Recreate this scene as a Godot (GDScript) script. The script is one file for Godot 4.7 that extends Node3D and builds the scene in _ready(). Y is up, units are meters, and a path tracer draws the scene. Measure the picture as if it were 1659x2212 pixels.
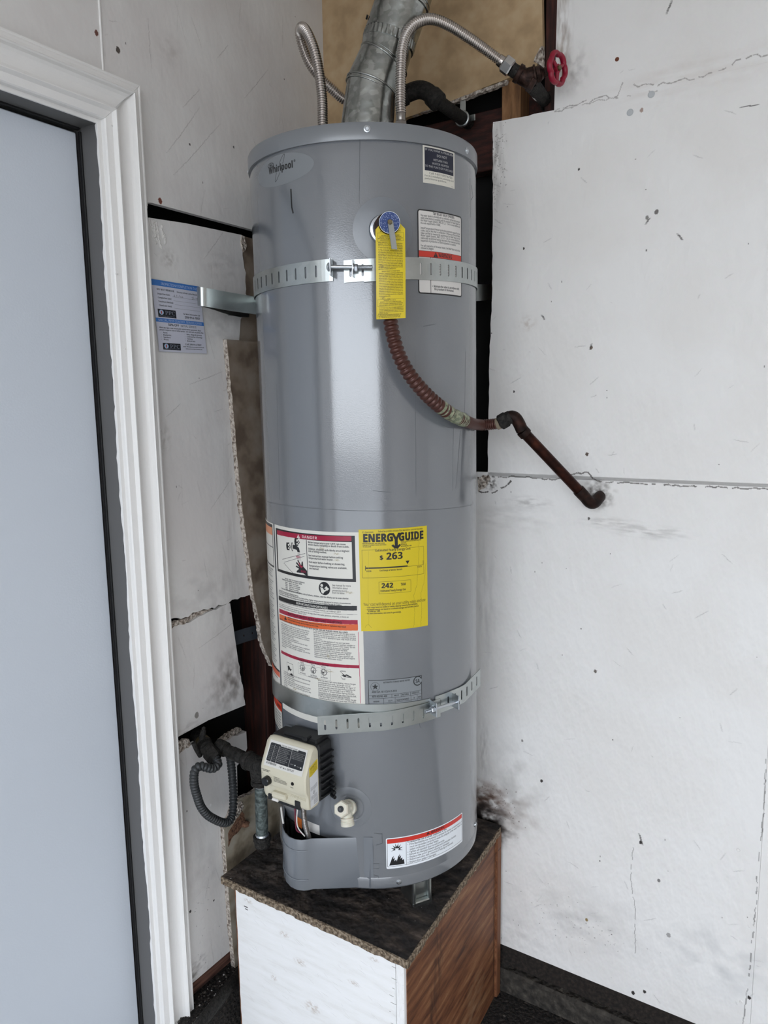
extends Node3D

var M := {}                    # materials by name
var fonts := {}
var glyphs := {}
var rng := RandomNumberGenerator.new()

# ---------------------------------------------------------------- nodes
func _name_taken(parent: Node, n: String) -> bool:
	return parent.has_node(NodePath(n))

func put(parent: Node, o: Node, called: String) -> void:
	var n := called
	var k := 0
	while _name_taken(parent, n):
		k += 1
		n = "%s_%03d" % [called, k]
	o.name = n
	parent.add_child(o, true)

func thing(called: String, label: String, category: String, at := Vector3.ZERO, group := "", kind := "") -> Node3D:
	var o := Node3D.new()
	put(self, o, called)
	o.position = at
	tag(o, label, category, group, kind)
	return o

func tag(o: Node, label: String, category: String, group := "", kind := "") -> void:
	o.set_meta("label", label)
	o.set_meta("category", category)
	if group != "": o.set_meta("group", group)
	if kind != "": o.set_meta("kind", kind)

# commits pieces (given in world coordinates) as one mesh under parent, in the parent's own coordinates
func part(called: String, pieces: Array, m: Material, parent: Node3D = null, label := "") -> MeshInstance3D:
	var o := MeshInstance3D.new()
	o.mesh = commit(pieces, parent.global_transform.affine_inverse() if parent else Transform3D())
	o.material_override = m
	put(parent if parent else self, o, called)
	if label != "": o.set_meta("label", label)
	return o

# ---------------------------------------------------------------- mesh pieces: {v, uv, g} triangle soups, turned outward by their signed volume
func piece() -> Dictionary:
	return {"v": PackedVector3Array(), "uv": PackedVector2Array(), "g": PackedInt32Array(), "open": Vector3.ZERO}

func tri(p: Dictionary, a: Vector3, b: Vector3, c: Vector3, g := -1, ua := Vector2.ZERO, ub := Vector2.ZERO, uc := Vector2.ZERO) -> void:
	p.v.append(a); p.v.append(b); p.v.append(c)
	p.uv.append(ua); p.uv.append(ub); p.uv.append(uc)
	p.g.append(g)

func quad(p: Dictionary, a: Vector3, b: Vector3, c: Vector3, d: Vector3, g := -1, ua := Vector2.ZERO, ub := Vector2.ZERO, uc := Vector2.ZERO, ud := Vector2.ZERO) -> void:
	tri(p, a, b, c, g, ua, ub, uc)
	tri(p, a, c, d, g, ua, uc, ud)

func commit(pieces: Array, inv: Transform3D) -> ArrayMesh:
	var st := SurfaceTool.new()
	st.begin(Mesh.PRIMITIVE_TRIANGLES)
	var base := 0
	for p in pieces:
		var v: PackedVector3Array = p.v
		var vol := 0.0
		if p.open != Vector3.ZERO:
			for i in range(0, v.size(), 3):
				vol += (v[i + 1] - v[i]).cross(v[i + 2] - v[i]).dot(p.open)
		else:
			var o: Vector3 = v[0]
			for i in range(0, v.size(), 3):
				vol += (v[i] - o).dot((v[i + 1] - o).cross(v[i + 2] - o))
		var flip: bool = vol > 0.0
		var top := 0
		for i in range(0, v.size(), 3):
			var g: int = p.g[i / 3]
			st.set_smooth_group(4294967295 if g < 0 else base + g)
			top = maxi(top, g + 1)
			for k in ([0, 2, 1] if flip else [0, 1, 2]):
				st.set_uv(p.uv[i + k])
				st.add_vertex(inv * v[i + k])
		base += top
	st.generate_normals()
	return st.commit()

func move(p: Dictionary, t: Transform3D) -> Dictionary:
	var v: PackedVector3Array = p.v
	for i in v.size():
		v[i] = t * v[i]
	p.v = v
	return p

func frame_y(at: Vector3, up: Vector3, hint := Vector3(0, 0, 1)) -> Transform3D:      # a frame whose y is "up"
	var y := up.normalized()
	if absf(y.dot(hint)) > 0.98: hint = Vector3(1, 0, 0)
	var x := y.cross(hint).normalized()
	return Transform3D(Basis(x, y, x.cross(y)), at)

# rings of equal length, joined; closed round; caps at the ends
func loft(rings: Array, g := 0, caps := true, around := true) -> Dictionary:
	var p := piece()
	var n: int = rings[0].size()
	for i in rings.size() - 1:
		var a: PackedVector3Array = rings[i]
		var b: PackedVector3Array = rings[i + 1]
		for k in (n if around else n - 1):
			var l := (k + 1) % n
			var u0 := float(k) / n
			var u1 := float(k + 1) / n
			var w0 := float(i) / (rings.size() - 1)
			var w1 := float(i + 1) / (rings.size() - 1)
			quad(p, a[k], a[l], b[l], b[k], g, Vector2(u0, w0), Vector2(u1, w0), Vector2(u1, w1), Vector2(u0, w1))
	if caps:
		for e in [0, rings.size() - 1]:
			var r: PackedVector3Array = rings[e]
			var c := Vector3.ZERO
			for q in r: c += q
			c /= n
			for k in n:
				var l := (k + 1) % n
				if e == 0: tri(p, c, r[l], r[k])
				else: tri(p, c, r[k], r[l])
	return p

func circle(at: Vector3, normal: Vector3, r: float, n := 24, hint := Vector3(0, 0, 1)) -> PackedVector3Array:
	var f := frame_y(at, normal, hint)
	var out := PackedVector3Array()
	for k in n:
		var t := TAU * k / n
		out.append(f * Vector3(r * cos(t), 0, r * sin(t)))
	return out

# profile of (radius, height) turned round the frame's y; corners sharper than 35 degrees stay hard
func lathe(profile: Array, f: Transform3D, n := 32, span := TAU, start := 0.0) -> Dictionary:
	var p := piece()
	var g := 0
	var whole := absf(span - TAU) < 0.001
	for i in profile.size() - 1:
		var a: Vector2 = profile[i]
		var b: Vector2 = profile[i + 1]
		if i > 0:
			var d0: Vector2 = (a - profile[i - 1]).normalized()
			var d1: Vector2 = (b - a).normalized()
			if d0.dot(d1) < 0.82: g += 1
		for k in n:
			var t0 := start + span * k / n
			var t1 := start + span * (k + 1) / n
			if whole and k == n - 1: t1 = start
			var s0 := Vector3(sin(t0), 0, cos(t0))
			var s1 := Vector3(sin(t1), 0, cos(t1))
			var u0 := float(k) / n
			var u1 := float(k + 1) / n
			var A := f * (s0 * a.x + Vector3(0, a.y, 0))
			var B := f * (s1 * a.x + Vector3(0, a.y, 0))
			var C := f * (s1 * b.x + Vector3(0, b.y, 0))
			var D := f * (s0 * b.x + Vector3(0, b.y, 0))
			if a.x < 1e-6: tri(p, A, C, D, g, Vector2(u0, a.y), Vector2(u1, b.y), Vector2(u0, b.y))
			elif b.x < 1e-6: tri(p, A, B, C, g, Vector2(u0, a.y), Vector2(u1, a.y), Vector2(u1, b.y))
			else: quad(p, A, B, C, D, g, Vector2(u0, a.y), Vector2(u1, a.y), Vector2(u1, b.y), Vector2(u0, b.y))
	return p

func cyl(a: Vector3, b: Vector3, r0: float, r1 := -1.0, n := 24, bev := 0.0) -> Dictionary:
	if r1 < 0.0: r1 = r0
	var h := a.distance_to(b)
	var prof := [Vector2(0, 0), Vector2(r0, 0), Vector2(r1, h), Vector2(0, h)]
	if bev > 0.0:
		prof = [Vector2(0, 0), Vector2(r0 - bev, 0), Vector2(r0 - bev * 0.3, bev * 0.3), Vector2(r0, bev), Vector2(r1, h - bev), Vector2(r1 - bev * 0.3, h - bev * 0.3), Vector2(r1 - bev, h), Vector2(0, h)]
	return lathe(prof, frame_y(a, b - a), n)

func hexnut(a: Vector3, b: Vector3, r: float, turn := 0.0) -> Dictionary:
	var f := frame_y(a, b - a)
	f.basis = f.basis * Basis(Vector3.UP, turn)
	var h := a.distance_to(b)
	var rings := []
	for s in [[0.0, 0.86], [h * 0.12, 1.0], [h * 0.88, 1.0], [h, 0.86]]:
		var ring := PackedVector3Array()
		for k in 6:
			var t := TAU * k / 6
			ring.append(f * Vector3(r * s[1] * cos(t), s[0], r * s[1] * sin(t)))
		rings.append(ring)
	return loft(rings, -1)

func spline(pts: Array, step := 0.004) -> PackedVector3Array:
	var c := Curve3D.new()
	c.bake_interval = step
	for i in pts.size():
		var a: Vector3 = pts[maxi(i - 1, 0)]
		var b: Vector3 = pts[mini(i + 1, pts.size() - 1)]
		var m: Vector3 = pts[i]
		var d := (b - a).normalized()
		var la: float = m.distance_to(a) / 3.0
		var lb: float = m.distance_to(b) / 3.0
		c.add_point(m, -d * la, d * lb)
	var L := c.get_baked_length()
	var n := maxi(2, int(round(L / step)))
	var out := PackedVector3Array()
	for i in n + 1:
		out.append(c.sample_baked(L * i / n, true))
	return out

# tube along points; radius is a number or a Callable of the length run so far
func tube(path: PackedVector3Array, radius, n := 16, caps := true) -> Dictionary:
	var rings := []
	var x := Vector3.ZERO
	var run := 0.0
	for i in path.size():
		var d := (path[mini(i + 1, path.size() - 1)] - path[maxi(i - 1, 0)]).normalized()
		if i == 0: x = d.cross(Vector3(0.3, 0.2, 1)).normalized()
		else:
			x = (x - d * x.dot(d)).normalized()
			run += path[i].distance_to(path[i - 1])
		var y := d.cross(x)
		var r: float = radius if radius is float else radius.call(run)
		var ring := PackedVector3Array()
		for k in n:
			var t := TAU * k / n
			ring.append(path[i] + (x * cos(t) + y * sin(t)) * r)
		rings.append(ring)
	return loft(rings, 0, caps)

func hose(pts: Array, r: float, amp: float, pitch: float, n := 20) -> Dictionary:
	return tube(spline(pts, pitch / 8.0), func(s): return r - amp + amp * pow(absf(sin(PI * s / pitch)), 0.75), n)

func box(c: Vector3, size: Vector3, bev := 0.0, b := Basis()) -> Dictionary:
	var p := piece()
	var h := size / 2.0
	bev = minf(bev, minf(h.x, minf(h.y, h.z)) * 0.9)
	var t := Transform3D(b, c)
	var P := func(sx, sy, sz, ax) -> Vector3:      # corner of a face: pulled in along the other two axes
		var v := Vector3(sx * h.x, sy * h.y, sz * h.z)
		if ax != 0: v.x -= sx * bev
		if ax != 1: v.y -= sy * bev
		if ax != 2: v.z -= sz * bev
		return t * v
	for ax in 3:
		for s in [-1, 1]:
			var q := []
			for k in [[-1, -1], [1, -1], [1, 1], [-1, 1]]:
				var e := [k[0], k[1]]
				var w := [0, 0, 0]
				w[ax] = s
				w[(ax + 1) % 3] = e[0]
				w[(ax + 2) % 3] = e[1]
				q.append(P.call(w[0], w[1], w[2], ax))
			if s < 0: q.reverse()
			quad(p, q[0], q[1], q[2], q[3], -1, Vector2(0, 1), Vector2(1, 1), Vector2(1, 0), Vector2(0, 0))
	if bev > 0.0:
		for ax in 3:
			var a1 := (ax + 1) % 3
			var a2 := (ax + 2) % 3
			for s1 in [-1, 1]:
				for s2 in [-1, 1]:
					var w0 := [0, 0, 0]
					w0[a1] = s1
					w0[a2] = s2
					var w1 := w0.duplicate()
					w0[ax] = -1
					w1[ax] = 1
					var q := [P.call(w0[0], w0[1], w0[2], a1), P.call(w1[0], w1[1], w1[2], a1), P.call(w1[0], w1[1], w1[2], a2), P.call(w0[0], w0[1], w0[2], a2)]
					if s1 * s2 > 0: q.reverse()
					quad(p, q[0], q[1], q[2], q[3])
		for sx in [-1, 1]:
			for sy in [-1, 1]:
				for sz in [-1, 1]:
					var q := [P.call(sx, sy, sz, 0), P.call(sx, sy, sz, 1), P.call(sx, sy, sz, 2)]
					if sx * sy * sz < 0: q.reverse()
					tri(p, q[0], q[1], q[2])
	return p

# a flat polygon given thickness; f turns (x, y, 0) into the world, z is the outward face; uv = plane coordinates * scale
func slab(poly: PackedVector2Array, t: float, f: Callable, us := Vector2(1, 1), uo := Vector2.ZERO) -> Dictionary:
	var p := piece()
	var idx := Geometry2D.triangulate_polygon(poly)
	for i in range(0, idx.size(), 3):
		var a := poly[idx[i]]
		var b := poly[idx[i + 1]]
		var c := poly[idx[i + 2]]
		tri(p, f.call(a, 0.0), f.call(b, 0.0), f.call(c, 0.0), -1, a * us + uo, b * us + uo, c * us + uo)
		tri(p, f.call(a, -t), f.call(c, -t), f.call(b, -t), -1, a * us + uo, c * us + uo, b * us + uo)
	var cw := Geometry2D.is_polygon_clockwise(poly)
	var fwd := idx.size() > 0 and (poly[idx[1]] - poly[idx[0]]).cross(poly[idx[2]] - poly[idx[0]]) > 0.0
	var area := 0.0
	for i in poly.size():
		area += poly[i].cross(poly[(i + 1) % poly.size()])
	for i in poly.size():
		var a := poly[i]
		var b := poly[(i + 1) % poly.size()]
		if (area > 0.0) == fwd: quad(p, f.call(a, 0.0), f.call(a, -t), f.call(b, -t), f.call(b, 0.0), -1, a * us + uo, a * us + uo, b * us + uo, b * us + uo)
		else: quad(p, f.call(b, 0.0), f.call(b, -t), f.call(a, -t), f.call(a, 0.0), -1, b * us + uo, b * us + uo, a * us + uo, a * us + uo)
	return p

func on_left(x0 := 0.0) -> Callable: return func(q, d): return Vector3(x0 + d, q.y, q.x)
func on_right(z0 := 0.0) -> Callable: return func(q, d): return Vector3(q.x, q.y, z0 + d)
func on_flat(y0 := 0.0) -> Callable: return func(q, d): return Vector3(q.x, y0 + d, q.y)

# breaks the edges of a polygon listed in "which" into short wandering bits, as torn board has
func ragged(poly: Array, which: Array, amp := 0.004, step := 0.012, seed_ := 1) -> PackedVector2Array:
	var r := RandomNumberGenerator.new()
	r.seed = seed_
	var out := PackedVector2Array()
	for i in poly.size():
		var a: Vector2 = poly[i]
		var b: Vector2 = poly[(i + 1) % poly.size()]
		out.append(a)
		if i in which:
			var n := int(a.distance_to(b) / step)
			var nv := (b - a).normalized().orthogonal()
			for k in range(1, n):
				out.append(a.lerp(b, (k + r.randf_range(-0.25, 0.25)) / n) + nv * r.randf_range(-amp, amp))
	return out

# ---------------------------------------------------------------- materials
func col(h: String) -> Color: return Color.html(h)

func mat(called: String, c: Color, rough := 0.6, metal := 0.0) -> StandardMaterial3D:
	var m := StandardMaterial3D.new()
	m.resource_name = called
	m.albedo_color = c
	m.roughness = rough
	m.metallic = metal
	M[called] = m
	return m

func noise(seed_: int, freq: float, kind := FastNoiseLite.TYPE_SIMPLEX_SMOOTH, oct := 4) -> FastNoiseLite:
	var n := FastNoiseLite.new()
	n.seed = seed_
	n.frequency = freq
	n.noise_type = kind
	n.fractal_octaves = oct
	if kind == FastNoiseLite.TYPE_CELLULAR:
		n.cellular_return_type = FastNoiseLite.RETURN_CELL_VALUE
		n.fractal_type = FastNoiseLite.FRACTAL_NONE
	return n

func ramp(stops: Array) -> Gradient:
	var g := Gradient.new()
	var o := PackedFloat32Array()
	var c := PackedColorArray()
	for s in stops:
		o.append(s[0])
		c.append(s[1])
	g.offsets = o
	g.colors = c
	return g

func ntex(n: FastNoiseLite, stops := [], w := 512, h := 512, bump := 0.0) -> NoiseTexture2D:
	var t := NoiseTexture2D.new()
	t.width = w
	t.height = h
	t.seamless = true
	t.noise = n
	if bump > 0.0:
		t.as_normal_map = true
		t.bump_strength = bump
	if stops.size(): t.color_ramp = ramp(stops)
	return t

func tri_uv(m: StandardMaterial3D, per_metre: float, world := true) -> void:
	m.uv1_triplanar = true
	m.uv1_world_triplanar = world
	m.uv1_scale = Vector3.ONE * per_metre

func bumpy(m: StandardMaterial3D, t: Texture2D, s := 1.0) -> void:
	m.normal_enabled = true
	m.normal_texture = t
	m.normal_scale = s

func tex_of(im: Image) -> ImageTexture: return ImageTexture.create_from_image(im)

# wood: noise drawn narrow and pulled out along the grain
func grain(seed_: int, w: int, h: int, stretch: int, stops: Array) -> Image:
	var n := noise(seed_, 0.02, FastNoiseLite.TYPE_SIMPLEX_SMOOTH, 5)
	n.domain_warp_enabled = true
	n.domain_warp_amplitude = 20.0
	n.domain_warp_frequency = 0.01
	var im := n.get_image(w / stretch, h)
	im.resize(w, h, Image.INTERPOLATE_CUBIC)
	var fine := noise(seed_ + 7, 0.15).get_image(w / stretch, h)
	fine.resize(w, h, Image.INTERPOLATE_CUBIC)
	im.convert(Image.FORMAT_L8)
	fine.convert(Image.FORMAT_L8)
	var g := ramp(stops)
	var lut := []
	for i in 256: lut.append(g.sample(i / 255.0))
	var a := im.get_data()
	var b := fine.get_data()
	var out := PackedByteArray()
	out.resize(w * h * 3)
	for i in w * h:
		var c: Color = lut[clampi(int(a[i] * 0.72 + b[i] * 0.28), 0, 255)]
		out[i * 3] = c.r8
		out[i * 3 + 1] = c.g8
		out[i * 3 + 2] = c.b8
	return Image.create_from_data(w, h, false, Image.FORMAT_RGB8, out)

# ---------------------------------------------------------------- drawing on images
func font_rid(kind: String) -> RID:
	if not fonts.has(kind):
		var f := SystemFont.new()
		f.font_names = PackedStringArray(["Droid Serif" if kind.begins_with("serif") else "Droid Sans"])
		f.font_weight = 700 if kind.ends_with("bold") else 400
		fonts[kind] = [f, f.get_rids()[0]]
	return fonts[kind][1]

func glyph(kind: String, size: int, ch: int) -> Array:      # [alpha bytes, w, h, offset, advance]
	var key := "%s/%d/%d" % [kind, size, ch]
	if glyphs.has(key): return glyphs[key]
	var ts := TextServerManager.get_primary_interface()
	var rid := font_rid(kind)
	var sz := Vector2i(size, 0)
	var gi := ts.font_get_glyph_index(rid, size, ch, 0)
	ts.font_render_glyph(rid, sz, gi)
	var adv: float = ts.font_get_glyph_advance(rid, size, gi).x
	var uv: Rect2 = ts.font_get_glyph_uv_rect(rid, sz, gi)
	var r := [PackedByteArray(), 0, 0, Vector2.ZERO, adv]
	if uv.size.x > 0 and uv.size.y > 0:
		var im := ts.font_get_texture_image(rid, sz, ts.font_get_glyph_texture_idx(rid, sz, gi))
		var sub := im.get_region(Rect2i(uv))
		sub.convert(Image.FORMAT_LA8)
		r = [sub.get_data(), sub.get_width(), sub.get_height(), ts.font_get_glyph_offset(rid, sz, gi), adv]
	glyphs[key] = r
	return r

# text with its baseline at y; if w > 0 it is set to exactly that width
func text(im: Image, s: String, x: float, y: float, size: float, c: Color, bold := false, w := 0.0, serif := false) -> void:
	var kind := ("serif" if serif else "sans") + ("bold" if bold else "")
	var S := maxi(20, int(ceil(size)))
	var total := 0.0
	for ch in s: total += glyph(kind, S, ch.unicode_at(0))[4]
	var W := int(ceil(total)) + 6
	var H := int(S * 1.4)
	var base := S
	var bytes := PackedByteArray()
	bytes.resize(W * H * 4)
	for i in W * H:
		bytes[i * 4] = c.r8
		bytes[i * 4 + 1] = c.g8
		bytes[i * 4 + 2] = c.b8
	var pen := 2.0
	for ch in s:
		var g := glyph(kind, S, ch.unicode_at(0))
		var data: PackedByteArray = g[0]
		for j in g[2]:
			var yy: int = int(base + g[3].y) + j
			if yy < 0 or yy >= H: continue
			for i in g[1]:
				var xx: int = int(pen + g[3].x) + i
				if xx >= 0 and xx < W:
					var k: int = (yy * W + xx) * 4 + 3
					bytes[k] = maxi(bytes[k], data[(j * g[1] + i) * 2 + 1])
		pen += g[4]
	var t := Image.create_from_data(W, H, false, Image.FORMAT_RGBA8, bytes)
	var k := size / S
	var tw := int(round(w if w > 0.0 else W * k))
	t.resize(maxi(tw, 2), maxi(int(round(H * k)), 2), Image.INTERPOLATE_LANCZOS)
	im.blend_rect(t, Rect2i(0, 0, t.get_width(), t.get_height()), Vector2i(int(round(x)), int(round(y - base * k))))

func fill(im: Image, x: float, y: float, w: float, h: float, c: Color) -> void:
	im.fill_rect(Rect2i(int(round(x)), int(round(y)), maxi(1, int(round(w))), maxi(1, int(round(h)))), c)

func poly(im: Image, pts: Array, c: Color) -> void:
	var y0 := 1e9
	var y1 := -1e9
	for q in pts:
		y0 = minf(y0, q.y)
		y1 = maxf(y1, q.y)
	for y in range(maxi(int(y0), 0), mini(int(ceil(y1)), im.get_height() - 1) + 1):
		var xs := []
		for i in pts.size():
			var a: Vector2 = pts[i]
			var b: Vector2 = pts[(i + 1) % pts.size()]
			var yc := y + 0.5
			if (a.y <= yc) != (b.y <= yc): xs.append(a.x + (yc - a.y) / (b.y - a.y) * (b.x - a.x))
		xs.sort()
		for i in range(0, xs.size() - 1, 2):
			im.fill_rect(Rect2i(int(round(xs[i])), y, maxi(1, int(round(xs[i + 1] - xs[i]))), 1), c)

func line(im: Image, a: Vector2, b: Vector2, w: float, c: Color) -> void:
	var n := (b - a).normalized().orthogonal() * maxf(w, 1.0) / 2.0
	if absf(a.x - b.x) < 0.5: fill(im, a.x - w / 2, minf(a.y, b.y), w, absf(a.y - b.y), c)
	elif absf(a.y - b.y) < 0.5: fill(im, minf(a.x, b.x), a.y - w / 2, absf(a.x - b.x), w, c)
	else: poly(im, [a + n, b + n, b - n, a - n], c)

func disc(im: Image, at: Vector2, rx: float, ry: float, c: Color, turn := 0.0) -> void:
	var pts := []
	for k in 40: pts.append(at + (Vector2(cos(TAU * k / 40) * rx, sin(TAU * k / 40) * ry)).rotated(turn))
	poly(im, pts, c)

func rrect(im: Image, x: float, y: float, w: float, h: float, r: float, c: Color) -> void:
	var pts := []
	for q in [[x + w - r, y + r, -PI / 2], [x + w - r, y + h - r, 0.0], [x + r, y + h - r, PI / 2], [x + r, y + r, PI]]:
		for k in 7: pts.append(Vector2(q[0], q[1]) + Vector2.from_angle(q[2] + PI / 2 * k / 6) * r)
	poly(im, pts, c)

func wisp(im: Image, a: Vector2, b: Vector2, w: float, c: Color, strength := 0.5, sd := 1) -> void:   # a faint scratch that fades and breaks
	var r := RandomNumberGenerator.new()
	r.seed = sd
	var n := int(a.distance_to(b))
	var off := 0.0
	for i in n:
		off = clampf(off + r.randf_range(-0.25, 0.25), -2.0, 2.0)
		var q := a.lerp(b, float(i) / n) + (b - a).normalized().orthogonal() * off
		var s := strength * (0.4 + 0.6 * sin(PI * i / n)) * r.randf_range(0.5, 1.0)
		for k in range(int(-w / 2), int(ceil(w / 2.0))):
			var x := int(q.x) + k
			var y := int(q.y)
			if x >= 0 and y >= 0 and x < im.get_width() and y < im.get_height():
				im.set_pixel(x, y, im.get_pixel(x, y).lerp(c, s))

var _blob := []
func smudge(im: Image, at: Vector2, rx: float, ry: float, c: Color, strength: float, sd := 0) -> void:   # soft patchy dirt
	if _blob.is_empty():
		for s in 4:
			_blob.append(noise(90 + s, 0.045, FastNoiseLite.TYPE_SIMPLEX_SMOOTH, 5).get_image(96, 96))
			_blob[s].convert(Image.FORMAT_L8)
	var src: PackedByteArray = _blob[sd % 4].get_data()
	var out := PackedByteArray()
	out.resize(96 * 96 * 4)
	for j in 96:
		for i in 96:
			var k := j * 96 + i
			var d := Vector2(i - 48, j - 48).length() / 48.0
			var f := clampf(1.0 - d, 0.0, 1.0)
			f = f * f * (3.0 - 2.0 * f) * clampf((src[k] / 255.0 - 0.3) * 2.2, 0.0, 1.3)
			out[k * 4] = c.r8
			out[k * 4 + 1] = c.g8
			out[k * 4 + 2] = c.b8
			out[k * 4 + 3] = int(clampf(f * strength, 0.0, 1.0) * 255)
	var t := Image.create_from_data(96, 96, false, Image.FORMAT_RGBA8, out)
	t.resize(maxi(2, int(rx * 2)), maxi(2, int(ry * 2)), Image.INTERPOLATE_BILINEAR)
	im.blend_rect(t, Rect2i(0, 0, t.get_width(), t.get_height()), Vector2i(int(at.x - rx), int(at.y - ry)))

func speckle(im: Image, at: Vector2, rx: float, ry: float, n: int, c: Color, sd: int, big := 2) -> void:
	var r := RandomNumberGenerator.new()
	r.seed = sd
	for i in n:
		var q := at + Vector2(r.randfn() * rx * 0.5, r.randfn() * ry * 0.5)
		var k := r.randf_range(0.3, 0.8)
		for e in r.randi_range(1, big + 1):
			var x := clampi(int(q.x) + r.randi_range(0, 1), 0, im.get_width() - 1)
			var y := clampi(int(q.y) + r.randi_range(0, 1), 0, im.get_height() - 1)
			im.set_pixel(x, y, im.get_pixel(x, y).lerp(c, k))

func blank(w: int, h: int, c: Color) -> Image:
	var im := Image.create_empty(w, h, false, Image.FORMAT_RGBA8)
	im.fill(c)
	return im

# ================================================================ the scene
const RW := 1.35      # metres of wall that one wall picture covers, across
const RH := 2.70      # and up

func _ready() -> void:
	rng.seed = 11
	var cam := Camera3D.new()
	cam.name = "camera"
	cam.position = Vector3(1.205, 1.52, 1.625)
	cam.rotation = Vector3(-0.14665, 0.57168, -0.01524)
	cam.fov = 68.899
	cam.near = 0.02
	cam.far = 200.0
	add_child(cam)
	cam.current = true

	var sm := ProceduralSkyMaterial.new()
	sm.sky_top_color = Color(0.76, 0.80, 0.86)
	sm.sky_horizon_color = Color(0.90, 0.92, 0.94)
	sm.sky_curve = 0.2
	sm.ground_bottom_color = Color(0.45, 0.45, 0.45)
	sm.ground_horizon_color = Color(0.7, 0.7, 0.72)
	sm.sky_energy_multiplier = 3.2
	sm.ground_energy_multiplier = 2.0
	var sky := Sky.new()
	sky.sky_material = sm
	var env := Environment.new()
	env.background_mode = Environment.BG_SKY
	env.sky = sky
	env.background_energy_multiplier = 1.0
	env.tonemap_mode = Environment.TONE_MAPPER_LINEAR
	env.tonemap_exposure = 0.45
	env.sdfgi_enabled = true
	env.ssao_enabled = true
	env.ssil_enabled = true
	var we := WorldEnvironment.new()
	we.name = "world_environment"
	we.environment = env
	add_child(we)

	make_materials()
	build_garage()
	build_left_wall()
	build_right_wall()
	build_door()
	build_stand()
	build_heater()
	build_straps()
	build_vent()
	build_water_lines()
	build_discharge()
	build_gas_line()
	build_papers()
	build_small()

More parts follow.
